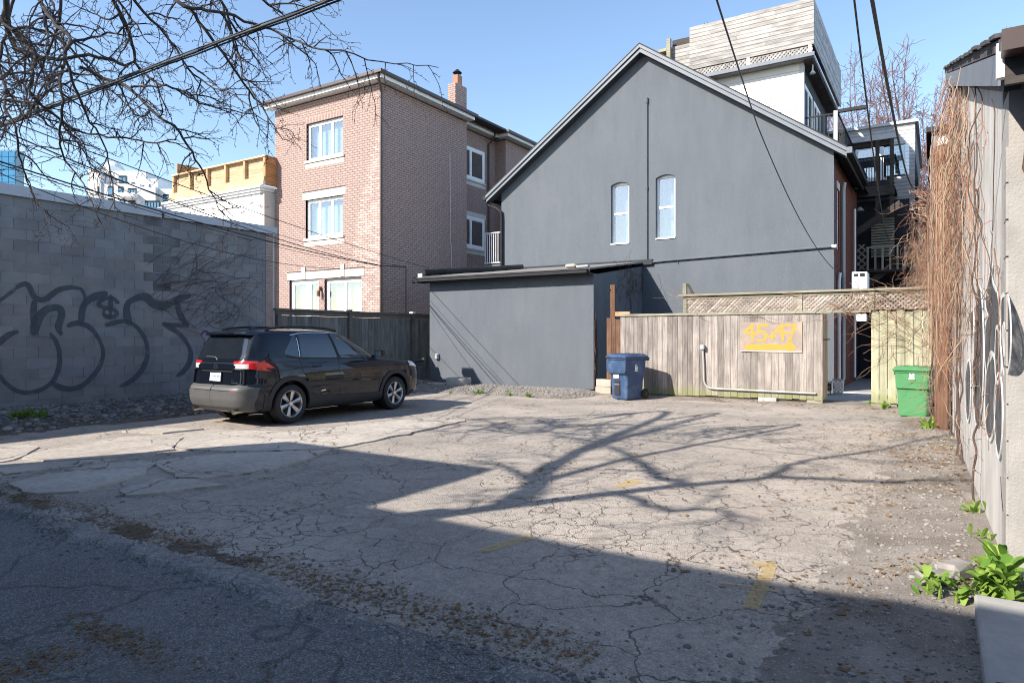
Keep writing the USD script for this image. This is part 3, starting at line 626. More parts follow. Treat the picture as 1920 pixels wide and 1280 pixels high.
# eaves, gutters and spouts
ov = .34
part(bh, 'soffit', cat(bx(XL - .2, XS + ov, YH - ov, YH + .02, ZE - .17, ZE - .13), bx(XS - .02, XS + ov, YH + .02, Y1H + .05, ZE - .17, ZE - .13), bx(XS2 - .02, XS2 + ov, Y1H + .05, Y2H - .1, ZE - .17, ZE - .13), bx(XS - .02, XS + ov, Y2H - .34, 34, ZE - .17, ZE - .13), bx(XS2 - .02, XS - .03, Y2H - .34, Y2H + .02, ZE - .17, ZE - .13)), 'soffit_white')
part(bh, 'fascia', cat(bx(XL - .2, XS + ov, YH - ov - .02, YH - ov, ZE - .175, ZE), bx(XS + ov, XS + ov + .02, YH - ov - .02, Y1H + .05, ZE - .175, ZE), bx(XS - .2, XS + ov + .02, Y1H + .051, Y1H + .07, ZE - .175, ZE), bx(XS2 + ov, XS2 + ov + .02, Y1H + .071, Y2H - .36, ZE - .175, ZE), bx(XS2 + ov + .02, XS + ov, Y2H - .36, Y2H - .341, ZE - .175, ZE), bx(XS + ov, XS + ov + .02, Y2H - .36, 34, ZE - .175, ZE)), 'white_paint')
part(bh, 'gutter', cat(bx(XL - .3, XS + ov + .14, YH - ov - .15, YH - ov - .021, ZE - .05, ZE + .05), bx(XS + ov + .021, XS + ov + .14, YH - ov - .02, Y1H + .15, ZE - .051, ZE + .05), bx(XS2 + ov + .021, XS2 + ov + .14, Y1H + .16, Y2H - .37, ZE - .05, ZE + .05), bx(XS2 + ov + .15, XS + ov + .14, Y2H - .5, Y2H - .37, ZE - .05, ZE + .05), bx(XS + ov + .021, XS + ov + .14, Y2H - .365, 34, ZE - .05, ZE + .05)), 'brown_metal')
part(bh, 'roof', bx(XL - .2, XS + ov - .02, YH - ov + .02, 34, ZE + .0, ZE + .09), 'shingle')
pp = [(XS + .28, YH - .4, ZE - .06), (XS + .26, YH - .36, ZE - .2), (XS + .1, YH - .08, ZE - .46), (XS + .05, YH - .03, ZE - .56), (XS + .05, YH - .03, 1.2)]
part(bh, 'downspout', tube(pp, .048, 8), 'brown_metal', smooth=40)
part(bh, 'downspout', tube([(XS2 + .4, Y2H - .6, ZE - .05), (XS2 + .34, Y2H - .6, ZE - .25), (XS2 + .06, Y2H - .6, ZE - .5), (XS2 + .06, Y2H - .6, 3)], .045, 8), 'brown_metal', smooth=40)
CY0 = atX(854, 200, XS)[0]
CY1, ZC1 = Y1H - .01, 11.45
ch = part(bh, 'chimney', bx(XS - .36, XS + .0, CY0, CY1, ZE - .3, ZC1), 'brick_mortar')
VC = np.concatenate([brickrows(Fr(0, CY0, 1, 0), XS - .36, XS, ZE, ZC1, [], .236, .0835, .0135, .05, .012, seed=16), brickrows(fs, CY0, CY1, ZE, ZC1, [], .236, .0835, .0135, .05, .012, seed=17)])
part(ch, 'chimney_bricks', vjoin(VC), 'pink_brick', kind='stuff')
cyc = (CY0 + CY1) / 2
part(ch, 'flue', bx(XS - .31, XS - .06, cyc - .15, cyc + .15, ZC1 + .001, ZC1 + .42), 'flue_clay')
part(ch, 'flue_cap', cat(cyl((XS - .185, cyc, ZC1 + .54), .19, .14, 12, r2=.04), *[cyl((XS - .185 + .09 * i, cyc + .09 * j, ZC1 + .42), .012, .12, 6) for i in (-1, 1) for j in (-1, 1)]), 'dark_metal')
part(bh, 'cable', tube([(XS + .015, atX(843, 300, XS)[0], 8.6), (XS + .015, atX(844, 420, XS)[0], 5.5), (XS + .015, atX(848, 500, XS)[0], 3.6)], .008, 6), 'white_vinyl')
part(bh, 'cable', tube([(XS + .02, YH + .05, atX(715, 498, XS)[1]), (XS + .02, atX(760, 500, XS)[0], atX(760, 500, XS)[1])], .012, 6), 'cable_black')
part(bh, 'cable', tube([(XS + .02, atX(760.5, 500, XS)[0], atX(760, 500, XS)[1]), (XS + .02, atX(760.5, 500, XS)[0], 1.5)], .014, 6), 'brown_metal')

# ---------------------------------------------------------------- white stucco building with the cedar parapet
YW = 16.5
ws = thing('white_building', 'white stucco building with a cedar roof screen, left of the brick house', 'building', (-21, YW, 0))
fw = Fr(0, YW, 1, 0)
xr, zt_ = atY(488, 360, YW); xl = atY(318, 400, YW)[0]; zt_ = atY(488, 362, YW)[1]
part(ws, 'wall', bx(xl, xr, YW, 26, -.2, zt_ - .01), 'white_stucco')
part(ws, 'side_wall', bx(xr + .001, XL - .02, YW + .02, 26, -.2, zt_ - .01), 'beige_stucco')
for k in range(3): part(ws, 'cornice', bx(xl - .1 - .07 * k, xr + .1 + .07 * k, YW - .08 - .07 * k, 23, zt_ + .085 * k, zt_ + .085 * k + .08), 'white_paint')
zc = zt_ + .27; zp = atY(497, 291, YW)[1]; xa, xb_ = atY(324, 320, YW)[0], atY(498, 300, YW)[0]
n = 17
part(ws, 'base_plank', bx(xa - .15, xb_ + .02, YW - .12, YW - .05, zc, zc + .17), 'cedar'); part(ws, 'base_plank', bx(xa - .12, xb_ + .02, YW - .10, YW - .03, zc + .175, zc + .32), 'cedar')
hh = (zp - zc - .33 - .06) / n
for k in range(n): part(ws, 'cedar_plank', bx(xa, xb_ - .03, YW + .1, YW + .125, zc + .33 + k * hh, zc + .33 + (k + 1) * hh - .006), 'cedar')
for k in range(6):
    q = xa + (xb_ - .11 - xa) * k / 5; part(ws, 'cedar_post', bx(q, q + .1, YW - .03, YW + .098, zc + .325, zp - .06), 'cedar_z')
part(ws, 'top_rail', bx(xa - .03, xb_ + .02, YW - .06, YW + .16, zp - .055, zp), 'cedar')
for k in range(n + 3):
    h2 = (zp - zc) / (n + 3); part(ws, 'side_plank', bx(xb_ - .001 + .0, xb_ + .025, YW - .02, 19, zc + k * h2, zc + (k + 1) * h2 - .006), 'cedar_y')
for k in range(n): part(ws, 'back_plank', bx(xa - .025, xa, YW + .2, 19, zp - .5 + k * .062, zp - .5 + k * .062 + .056), 'cedar_y')

# ---------------------------------------------------------------- far towers
def tower_windows(fr_, parent, u0, u1, z0, z1, nu, nz, gu, gz, mat, fmat=None):
    for j in range(nz):
        for i in range(nu):
            a = u0 + (u1 - u0) * i / nu; c = z0 + (z1 - z0) * j / nz; w_, h_ = (u1 - u0) / nu * gu, (z1 - z0) / nz * gz
            w = part(parent, 'window', fr_.box(a, a + w_, c, c + h_, -.3, .04), mat)
D = 120.0
cd = thing('condominium_block', 'white stepped condominium block far beyond the block wall', 'building', tuple(atD(240, 628, D) * [1, 1, 0]))
aC = Fr(*atD(190, 0, D)[:2], CA, SA)      # roughly faces the lot
def uz(px, py): return (px - 190) * D / FP, zat(py, D)
def cb(name, px0, px1, py0, py1, n0, n1, m='condo_white'):
    a, z1_ = uz(px0, py0); b, z0_ = uz(px1, py1); return part(cd, name, aC.box(a, b, z0_, z1_, n0, n1), m)
cb('wall', 190, 262, 345, 640, -14, 0, 'condo_grey'); cb('wall', 167, 190, 318, 640, -14, .3); cb('penthouse', 198, 268, 318, 345, -12, -1, 'condo_grey'); cb('stair_tower', 192, 199, 305, 345, -6, -1)
cb('wall', 262, 296, 352, 640, -14, .8, 'condo_grey'); cb('penthouse', 268, 293, 334, 352, -11, -.5, 'condo_grey'); cb('wall', 296, 345, 354, 640, -15, -.2, 'condo_white'); cb('balcony', 232, 264, 366, 372, 0, 2); cb('balcony', 228, 266, 388, 394, 0, 2.2)
sl = trimesh.creation.revolve([(0, 1.5), (.8, 1.3), (1.5, .7), (1.9, 0), (0, 0)], sections=18); sl.apply_translation(atD(213, 318, D + 6)); part(cd, 'roof_dome', sl, 'condo_grey')
for (px, py, w, h) in ((203, 349, 9, 17), (222, 350, 9, 16), (240, 353, 16, 15), (203, 372, 9, 16), (225, 373, 9, 15), (241, 376, 13, 14), (217, 327, 14, 14), (241, 340, 6, 7), (284, 348, 3, 4), (277, 378, 27, 24), (305, 364, 12, 13), (309, 383, 11, 12), (185, 350, 2, 18), (203, 395, 9, 16), (225, 395, 9, 16), (241, 398, 14, 14), (305, 400, 12, 13)):
    a, z1_ = uz(px, py); b, z0_ = uz(px + w, py + h); off = .8 if 262 <= px < 296 else (-.2 if px >= 296 else (.3 if px < 190 else (-1 if py < 345 else 0)))
    f = part(cd, 'window', aC.box(a, b, z0_, z1_, off, off + .12), 'dark_metal'); kx = max(1, int(w / 5))
    for i in range(kx): part(f, 'pane', aC.box(a + (b - a) * i / kx + .08, a + (b - a) * (i + 1) / kx - .08, z0_ + .1, z1_ - .35, off + .121, off + .15), 'condo_glass')
D2 = 160.0
tw = thing('glass_tower', 'blue glass tower at the far left edge of the view', 'building', tuple(atD(-20, 628, D2) * [1, 1, 0]))
aT = Fr(*atD(28, 0, D2)[:2], CA, SA); s2 = D2 / FP
part(tw, 'core', aT.box(-20, 0, 0, zat(280, D2), -3, -.2), 'tower_frame')
zt2 = zat(283, D2)
for j in range(22):
    for i in range(5):
        part(tw, 'pane', aT.box(-1.55 - i * 1.55 + .08, -i * 1.55 - .06, zt2 - (j + 1) * 1.5 + .12, zt2 - j * 1.5, -.19, 0), 'tower_glass')
# ---------------------------------------------------------------- dark grey gable house
YG, GL, GR = 19.9, -13.02, -2.37
gh = thing('gable_house', 'tall charcoal stucco gable house with two narrow arched windows and a roof deck', 'house', (-7.7, YG, 0))
fg = Fr(0, YG, 1, 0)
PX, PZ, EZ = -7.75, 10.43, 6.5
RO = .3                              # how far the roof oversails the wall
slope = (PZ - EZ) / (PX - (-13.36))
def roofz(x): return PZ - abs(x - PX) * slope
def arched(px0, px1, pyt0, pyt1, pyb):
    x0, _ = atY(px0, pyb, YG); x1, _ = atY(px1, pyb, YG); pm_ = (px0 + px1) / 2
    zb = atY(pm_, pyb, YG)[1]; zs_ = atY(px0, pyt0, YG)[1]; r = .085
    t = np.linspace(0, 1, 9); zz = zs_ - .02 + r * (1 - (2 * t - 1) ** 2)
    return x0, x1, zb, zs_ - .02, Polygon([(x0, zb), (x1, zb)] + [(x1 + (x0 - x1) * q, z) for q, z in zip(t, zz)])
GW1 = arched(1145.5, 1179.5, 347.5, 342, 458); GW2 = arched(1229.4, 1266, 333.5, 329, 448)
P = Polygon([(GL, -.2), (GR, -.2), (GR, roofz(GR) - .2), (PX, PZ - .2), (GL, roofz(GL) - .2)]).difference(unary_union([GW1[4], GW2[4]]))
part(gh, 'front_wall', fg.ext(P, -.3, 0), 'grey_stucco')
for (x0, x1, zb, zs_, pol) in (GW1, GW2):
    p2, hs = ring(x0 + .0, x1 - .0, zb, zs_ + .06, .06, (), ((zb + zs_ + .1) / 2,), .06)
    f = part(gh, 'window', fg.ext(pol.buffer(-.0).difference(unary_union([sbox(*h) for h in hs])), -.2, -.13), 'white_vinyl')
    for (a, c, b, d) in hs:
        part(f, 'pane', fg.box(a - .004, b + .004, c - .004, d + .004, -.175, -.168), 'window_glass')
    part(f, 'curtain', fg.box(x0 + .03, x1 - .03, zb, zs_ + .1, -.6, -.55), 'curtain')
    part(f, 'sill', fg.box(x0 + .005, x1 - .005, zb + .001, zb + .04, -.128, .03), 'white_vinyl')
part(gh, 'left_wall', bx(GL, GL + .25, YG + .3, 26, -.2, roofz(GL) - .2), 'grey_stucco')
part(gh, 'floor', bx(GL + .25, GR - .3, YG + .31, 25.9, 3.3, 3.5), 'dark_room')
part(gh, 'back_wall', fg.ext(Polygon([(GL, -.2), (GR, -.2), (GR, roofz(GR) - .25), (PX, PZ - .25), (GL, roofz(GL) - .25)]), -6.1, -5.9), 'red_brick')
fx = Fr(GR, 0, 0, 1)
YE = 24.3
SW = (20.55, 20.95, 3.9, 5.6)
part(gh, 'side_wall', fx.ext(sbox(YG + .3, -.2, 26, roofz(GR) - .3).difference(sbox(SW[0], SW[2], SW[1], SW[3])), -.3, -.01), 'brick_mortar')
V = brickrows(fx, YG + .02, YE + 1, 0, roofz(GR) - .35, [SW], .222, .0755, .01, .05, .0, seed=21)
part(gh, 'side_bricks', vjoin(V), 'red_brick', kind='stuff')
window(fx, gh, *SW, bars=((SW[2] + SW[3]) / 2,), w=.07, n=-.03, back='dark_room')
# roof: two slopes, rake boards, gutters
e0, e1 = PX - 5.72, PX + 5.72
def slab(xa, xb2, t0, t1, y0, y1):
    za, zb = roofz(xa), roofz(xb2)
    return fg.tm(trimesh.creation.extrude_polygon(Polygon([(xa, za + t0), (xb2, zb + t0), (xb2, zb + t1), (xa, za + t1)]), y1 - y0, engine='earcut'), -(y1 - YG))
for xa, xb2 in ((e0, PX), (PX, e1)):
    part(gh, 'roof', slab(xa, xb2, -.02, .06, YG - RO - .02, 26.3), 'shingle')
    part(gh, 'soffit', slab(xa + .03 * (xa < PX - 1), xb2 - .03 * (xb2 > PX + 1), -.2, -.16, YG - RO + .02, YG + .0), 'charcoal')
    part(gh, 'rake_board', slab(xa, xb2, -.2, -.075, YG - RO, YG - RO + .018), 'grey_trim')
    part(gh, 'rake_trim', slab(xa, xb2, -.068, .03, YG - RO - .045, YG - RO - .022), 'grey_trim')
    part(gh, 'drip_edge', slab(xa, xb2, .032, .075, YG - RO - .05, YG - RO + .1), 'dark_metal')
part(gh, 'gutter', bx(e1, e1 + .13, YG - RO - .03, YE, roofz(e1) - .12, roofz(e1) + .02), 'dark_metal')
part(gh, 'fascia', bx(e1 - .03, e1 - .002, YG - RO + .02, YE, roofz(e1) - .24, roofz(e1) - .04), 'dark_metal')
part(gh, 'gutter', bx(e0 - .13, e0, YG - RO - .03, 26, roofz(e0) - .12, roofz(e0) + .02), 'dark_metal')
part(gh, 'gutter_end', bx(e1 + .001, e1 + .132, YG - RO - .05, YG - RO - .031, roofz(e1) - .13, roofz(e1) + .03), 'grey_trim')
ez = roofz(e0)
part(gh, 'downspout', tube([(e0 - .06, YG - .12, ez - .1), (e0 + .0, YG - .12, ez - .28), (GL - .14, YG - .1, ez - .42), (GL + .03, YG - .08, ez - .55), (GL + .05, YG - .07, ez - .8), (GL + .05, YG - .07, 3.75)], .05, 8), 'dark_metal', smooth=40)
xq = atY(1213.5, 330, YG)[0]
zt3, zb3 = atY(1213.5, 187, YG)[1], atY(1213.5, 487, YG)[1]
part(gh, 'conduit', tube([(xq, YG - .035, zb3), (xq, YG - .035, zt3)], .028, 8), 'grey_stucco', smooth=40)
part(gh, 'conduit_cap', cat(cyl((xq, YG - .035, zt3 - .12), .045, .16, 10), cyl((xq, YG - .035, (zt3 + zb3) / 2 - .3), .038, .08, 10)), 'grey_stucco')
xa, za = atY(1245, 489, YG); xb2, zb = atY(1564, 462, YG)
part(gh, 'pipe', tube([(xa - .4, YG - .045, za - .02), (xa, YG - .045, za), (xb2, YG - .045, zb), (xb2 + .05, YG + .0, zb)], .034, 8), 'grey_stucco', smooth=40)
part(gh, 'pipe_end', tube([(xb2 - .05, YG - .045, zb), (xb2 + .06, YG - .045, zb)], .05, 10), 'white_paint', smooth=40)
xv, zv = atY(1275, 492, YG)
part(gh, 'vent_ring', cat(*[beam((xv + .07 * math.cos(a), YG - .015, zv + .07 * math.sin(a)), (xv + .07 * math.cos(a + .5), YG - .015, zv + .07 * math.sin(a + .5)), .03, .02) for a in np.arange(.6, 3.6, .5)]), 'grey_stucco')
# pipes and trim on the brick side
part(gh, 'downspout', tube([(GR + .1, 21.35, 5.9), (GR + .07, 21.35, 5.7), (GR + .07, 21.35, .3)], .055, 8), 'pipe_grey', smooth=40)
part(gh, 'downspout', tube([(GR + .1, 20.35, 3.25), (GR + .07, 20.4, 3.0), (GR + .07, 20.4, .3)], .04, 8), 'white_vinyl', smooth=40)
part(gh, 'lintel_stone', fx.box(SW[0] - .1, SW[1] + .1, SW[3] + .003, SW[3] + .2, -.05, .02), 'limestone')
YBL = 20.7
xb0, xb1 = atY(910, 470, YBL)[0], atY(934, 470, YBL)[0]; zb0, zb1 = atY(922, 494, YBL)[1], atY(922, 436, YBL)[1]
part(gh, 'side_balcony', bx(xb0 - .02, GL - .01, YBL, YBL + 1.6, zb0 - .25, zb0 - .05), 'grey_trim')
for m_ in (bx(xb0 - .03, GL - .01, YBL - .03, YBL + .02, zb1 - .04, zb1), bx(xb0 - .03, GL - .01, YBL - .02, YBL + .02, zb0, zb0 + .04), bx(xb0 - .03, xb0 + .02, YBL + .021, YBL + 1.6, zb1 - .04, zb1)): part(gh, 'side_rail', m_, 'siding_grey')
for q in np.linspace(xb0, xb1, 7): part(gh, 'baluster', bx(q - .012, q + .012, YBL - .012, YBL + .012, zb0 + .041, zb1 - .041), 'siding_grey')
# ---- roof addition: lap siding, lattice, plank parapet, balcony
YD = 22.0
XD = atY(1505, 180, YD)[0]
fd = Fr(0, YD, 1, 0)
zsd = atY(1505, 117, YD)[1]; z0d = 7.0
part(gh, 'addition_wall', bx(-9.4, XD - .02, YD + .03, 27.6, z0d, zsd - .02), 'charcoal')
nb = 12; hb = (zsd - z0d) / nb
for k in range(nb):
    z0_ = z0d + k * hb
    v, f = fd.tm(trimesh.creation.extrude_polygon(Polygon([(-9.3, 0), (XD - .09, 0), (XD - .09, hb - .004), (-9.3, hb - .004)]), .02, engine='earcut'))
    v = np.array(v); v[:, 1] -= .022 * (1 - (v[:, 2]) / hb); v[:, 2] += z0_
    part(gh, 'siding_board', (v, f), 'siding_white')
part(gh, 'corner_board', fd.box(XD - .085, XD + .02, z0d, zsd - .01, -.05, .035), 'siding_grey')
part(gh, 'corner_board', bx(XD + .021, XD + .04, YD - .035, YD + .12, z0d, zsd - .01), 'siding_grey')
YP = 21.6
xpl, xpr = atY(1293, 100, YP)[0], atY(1526, 50, YP)[0]
zpt, zpb = atY(1526, -6, YP)[1], atY(1526, 82, YP)[1]
fp = Fr(0, YP, 1, 0)
part(gh, 'eave_board', bx(-9.2, xpr + .02, YP - .05, YP + .0, zsd - .02, zsd + .09), 'grey_trim')
part(gh, 'deck_base', bx(-9.2, xpr - .02, YP + .06, 28, zsd - .015, zsd + .08), 'membrane')
npk = 11; hp = (zpt - zpb) / npk; rp = random.Random(4)
for k in range(npk):
    cut = xpl + (xpr - xpl) * rp.uniform(.25, .75)
    for (p, q) in ((xpl, cut - .004), (cut, xpr)):
        part(gh, 'parapet_plank', fp.box(p, q, zpb + k * hp, zpb + (k + 1) * hp - .012, -.03, rp.uniform(-.004, .004)), 'grey_plank')
    part(gh, 'parapet_plank', bx(xpr - .028, xpr + rp.uniform(-.003, .003), YP + .032, 28.2, zpb + k * hp, zpb + (k + 1) * hp - .012), 'grey_plank_y')
    if k < npk - 3: part(gh, 'parapet_plank', fp.box(xpl - .75, xpl - .03, zpb + k * hp + .05, zpb + (k + 1) * hp + .038, -.43, -.4), 'grey_plank')
part(gh, 'parapet_back', bx(xpl - .75, xpr - .05, YP + .5, YP + .55, zpb, zpt - .08), 'deck_wood')
part(gh, 'parapet_back', bx(xpr - .1, xpr - .04, YP + .1, 28.1, zpb, zpt - .03), 'deck_wood')
for q in np.linspace(xpl + .03, xpr - .15, 3): part(gh, 'parapet_post', fp.box(q, q + .08, zsd + .085, zpb - .004, -.08, .006), 'siding_white')
part(gh, 'parapet_post', cat(bx(xpl - .85, xpl - .72, YP + .2, YP + .33, zpb, zpt - .1), bx(xpl - 1.15, xpl - .86, YP + .2, YP + .9, zpt - .5, zpt - .4)), 'rail_wood')
part(gh, 'lower_rail', fp.box(xpl, xpr, zpb - .03, zpb - .004, -.1, -.04), 'brown_post')
def lattice(parent, f, u0, u1, z0, z1, n0, step=.11, w=.035, mat='lattice_wood', t=.008, name='lattice_slat'):
    clip = sbox(u0, z0, u1, z1); h = z1 - z0
    for sgn, nn in ((1, n0), (-1, n0 - t - .001)):
        u = u0 - h
        while u < u1 + h:
            a = (u, z0) if sgn > 0 else (u, z1); b = (u + h, z1) if sgn > 0 else (u + h, z0)
            p = LineString([a, b]).buffer(w / 2, cap_style='square').intersection(clip)
            if p.area > 1e-3: part(parent, name, f.ext(p, nn - t, nn), mat)
            u += step * 1.414
lattice(gh, fp, xpl + .05, xpr - .03, zsd + .095, zpb - .035, -.012, step=.085, w=.05, mat='grey_plank')
part(gh, 'moss_clump', chunk(xpr - .75, xpr - .4, YP + .04, YP + .2, zpb - .14, zpb - .02, .05), 'deck_wood')
# recessed balcony on the right side of the addition
part(gh, 'balcony_floor', bx(XD, e1 - .35, YD + .1, 27, 7.0, 7.12), 'deck_wood')
part(gh, 'balcony_ceiling', bx(XD + .05, xpr - .05, YD - .2, 27.9, zsd - .06, zsd - .02), 'deck_wood')
fxd = Fr(XD - .02, 0, 0, 1)
window(fxd, gh, 22.35, 23.9, 7.2, 9.3, cols=(23.1,), w=.08, n=.02, back='curtain', name='sliding_door')
window(fxd, gh, 24.2, 25.6, 7.2, 9.3, cols=(24.9,), w=.08, n=.02, back='curtain', name='sliding_door')
part(gh, 'porch_light', cat(cyl((XD + .25, 22.2, zsd - .25), .02, .19, 6), cyl((XD + .25, 22.2, zsd - .33), .09, .09, 10, r2=.03)), 'white_paint')
xr2 = e1 - .5
zr0, zr1 = 7.12, 8.15
rails = [beam((XD + .05, YD + .15, zr1), (xr2, YD + .15, zr1), .04, .04), beam((xr2, YD + .15, zr1), (xr2, 27, zr1), .04, .04), beam((XD + .05, YD + .15, zr0 + .08), (xr2, YD + .15, zr0 + .08), .03, .03), beam((xr2, YD + .15, zr0 + .08), (xr2, 27, zr0 + .08), .03, .03)]
part(gh, 'railing', rails, 'dark_metal')
for q in np.linspace(XD + .2, xr2, 7): part(gh, 'baluster', bx(q - .012, q + .012, YD + .138, YD + .162, zr0, zr1 - .02), 'dark_metal')
for q in np.linspace(YD + .5, 27, 16): part(gh, 'baluster', bx(xr2 - .012, xr2 + .012, q - .012, q + .012, zr0, zr1 - .02), 'dark_metal')
part(gh, 'balcony_post', bx(xr2 - .1, xr2 - .0, YD + .02, YD + .12, zr0 - .4, zr1 + .05), 'siding_grey')
part(gh, 'beam', bx(xr2 - .05, xr2 + .75, YD + .6, YD + .7, 8.3, 8.4), 'dark_metal')
pl = thing('roof_plant', 'small green shrub showing over the wooden roof parapet', 'plant', (xpl + .4, YP + .9, zpt - .4))
def leafcloud(parent, name, c, r, n, size, mat, seed, flat_=1.0):
    q = np.random.default_rng(seed); V, F = [], []
    for i in range(n):
        d = q.normal(0, 1, 3); d /= np.linalg.norm(d); p = np.array(c) + d * np.array(r) * q.uniform(.3, 1) ** .5
        a = q.normal(0, 1, 3); a /= np.linalg.norm(a); b = np.cross(a, q.normal(0, 1, 3)); b /= np.linalg.norm(b); s = size * q.uniform(.6, 1.3)
        k = len(V) * 4; V.append([p - a * s, p + b * s * .45, p + a * s, p - b * s * .45]); F += [[k, k + 1, k + 2], [k, k + 2, k + 3]]
    return part(parent, name, (np.array(V).reshape(-1, 3), np.array(F)), mat)
leafcloud(pl, 'foliage', (xpl + .4, YP + .75, zpt + .12), (.3, .2, .2), 260, .06, 'weed_leaf', 3)
part(pl, 'stem', tube([(xpl + .4, YP + .85, zpt - .4), (xpl + .4, YP + .8, zpt + .1)], .02, 6), 'bark')

# ---------------------------------------------------------------- grey annex in front of the gable
YSH, SL0, SR0 = 16.4, -13.4, -7.79
sh = thing('annex', 'low grey stucco annex with a dark gutter in front of the gable house', 'outbuilding', (-10.6, YSH, 0))
fsn = Fr(0, YSH, 1, 0)
ZS, ZJ = 3.22, 3.74
part(sh, 'front_wall', fsn.ext(sbox(SL0, .1, SR0, ZS - .02), -.2, 0), 'grey_stucco')
part(sh, 'foundation', fsn.box(SL0 - .02, SR0 + .02, -.2, .06, -.25, .05), 'step_concrete')
part(sh, 'base_trim', fsn.box(SL0 + .02, SR0 - .01, .062, .098, -.2, -.05), 'charcoal')
for x0_, x1_ in ((SL0, SL0 + .2), (SR0 - .2, SR0)):
    part(sh, 'side_wall', Fr(x1_, 0, 0, 1).ext(Polygon([(YSH + .201, .1), (YG - .01, .1), (YG - .01, ZJ - .06), (YSH + .201, ZS - .03)]), -(x1_ - x0_), 0), 'grey_stucco')
def shroof(x0_, x1_, t0, t1, y0=YSH - .27, y1=YG - .012):
    zf = lambda y: ZS + .06 + (ZJ - ZS - .02) * (y - y0) / (y1 - y0)
    return Fr(x1_, 0, 0, 1).ext(Polygon([(y0, zf(y0) + t0), (y1, zf(y1) + t0), (y1, zf(y1) + t1), (y0, zf(y0) + t1)]), -(x1_ - x0_), 0)
part(sh, 'roof', shroof(SL0 - .3, SR0 + .03, 0, .05), 'membrane')
part(sh, 'fascia', bx(SL0 - .3, SR0 + .03, YSH - .29, YSH - .272, ZS - .05, ZS + .1), 'charcoal')
part(sh, 'soffit', bx(SL0 - .28, SR0 + .01, YSH - .27, YSH - .001, ZS - .06, ZS - .02), 'charcoal')
part(sh, 'gutter', cat(bx(SL0 - .34, SR0 - .02, YSH - .4, YSH - .291, ZS - .03, ZS + .07), bx(SL0 - .36, SR0 + .0, YSH - .415, YSH - .401, ZS + .045, ZS + .085)), 'dark_metal')
part(sh, 'gutter_end', bx(SL0 - .37, SL0 - .345, YSH - .42, YSH - .28, ZS - .07, ZS + .12), 'dark_metal')
part(sh, 'flashing', bx(SL0 + .1, SR0 + .35, YG - .1, YG - .003, ZJ - .02, ZJ + .14), 'charcoal')
part(sh, 'roof_roll', tube([(SL0 - .1, YSH - .2, ZS + .26), (SL0 - .1, YSH + .8, ZS + .38), (SL0 + 1.4, YG - .25, ZJ + .12)], .1, 10), 'dark_metal', smooth=40)
part(sh, 'roof_cap', chunk(SL0 - .28, SL0 - .1, YSH - .25, YSH - .12, ZS + .1, ZS + .24, .01), 'pipe_grey')
xb3, zb3 = atY(821, 668, YSH)
part(sh, 'outlet_box', cat(chunk(xb3 - .06, xb3 + .06, YSH - .075, YSH, zb3 - .09, zb3 + .09, .012), chunk(xb3 - .045, xb3 + .045, YSH - .1, YSH - .07, zb3 - .075, zb3 + .075, .01)), 'pipe_grey')
stn = thing('roof_rubble', 'pale stone and board lying on the right end of the annex roof', 'rubble', (SR0 - .5, YSH - .2, ZS + .1))
part(stn, 'stone', chunk(SR0 - .75, SR0 - .42, YSH - .25, YSH - .05, ZS + .135, ZS + .24, .04), 'block_buff'); part(stn, 'board', chunk(SR0 - .4, SR0 - .05, YSH - .25, YSH - .1, ZS + .135, ZS + .19, .01), 'pipe_grey')

# ---------------------------------------------------------------- fences
YF = 16.3
ff2 = Fr(0, YF, 1, 0)
bf = thing('board_fence', 'weathered grey brown board fence with a lattice top, right of the blue bin', 'fence', (-4.5, YF, 0))
fl, frr = -6.97, -2.2
bounds = [1163, 1172, 1180, 1188, 1196, 1205, 1215, 1224, 1233, 1243, 1252, 1261, 1271, 1280, 1289, 1299, 1311, 1322, 1334, 1346, 1357.5, 1370, 1382.5, 1395, 1407.5, 1420, 1433.5, 1446.5, 1459, 1472, 1485.5, 1498.5, 1512, 1525.5, 1540]
xs = [atY(p, 700, YF)[0] for p in bounds]; rf = random.Random(9)
for k in range(len(xs) - 1):
    zb = .06 + .05 * (xs[k] - fl) / (frr - fl)
    part(bf, 'board', ff2.box(xs[k] + .003, xs[k + 1] - .003 - rf.random() * .003, zb + rf.uniform(-.012, .012), 2.03 + rf.uniform(-.004, .004), -.02, rf.uniform(-.003, .004)), 'fence_wood')
part(bf, 'base_board', ff2.box(fl, frr - .12, -.1, .065, -.06, -.022), 'mossy_timber'); part(bf, 'base_board', ff2.box(frr - .3, frr, -.05, .1, -.05, -.021), 'rail_wood')
part(bf, 'rail', cat(ff2.box(fl, frr, .4, .5, -.07, -.025), ff2.box(fl, frr, 1.5, 1.6, -.07, -.025)), 'rail_wood')
part(bf, 'top_rail', ff2.box(fl - .02, -1.22, 2.035, 2.09, -.07, .035), 'rail_wood')
xl0, xl1 = atY(1281, 560, YF)[0], .12
ztop = lambda x: 2.43
part(bf, 'cap', ff2.box(xl0 - .12, xl1, 2.5, 2.545, -.08, .06), 'rail_wood'); part(bf, 'cap_rail', ff2.box(xl0, xl1, 2.43, 2.497, -.05, .0), 'rail_wood')
for q in (xl0, atY(1496, 560, YF)[0], -1.25): part(bf, 'lattice_post', ff2.box(q, q + .09, 2.093, 2.499, -.045, .012), 'rail_wood')
lattice(bf, ff2, xl0 + .1, xl1, 2.095, 2.428, -.012, step=.066, w=.04)
xp = atY(1284, 560, YF)[0]
part(bf, 'post', ff2.box(xp - .06, xp + .03, 2.55, 2.82, -.1, -.02), 'rail_wood'); part(bf, 'brace', ff2.ext(Polygon([(xp + .035, 2.81), (xp + .07, 2.81), (xp + .22, 2.56), (xp + .14, 2.56)]), -.09, -.04), 'mossy_timber')
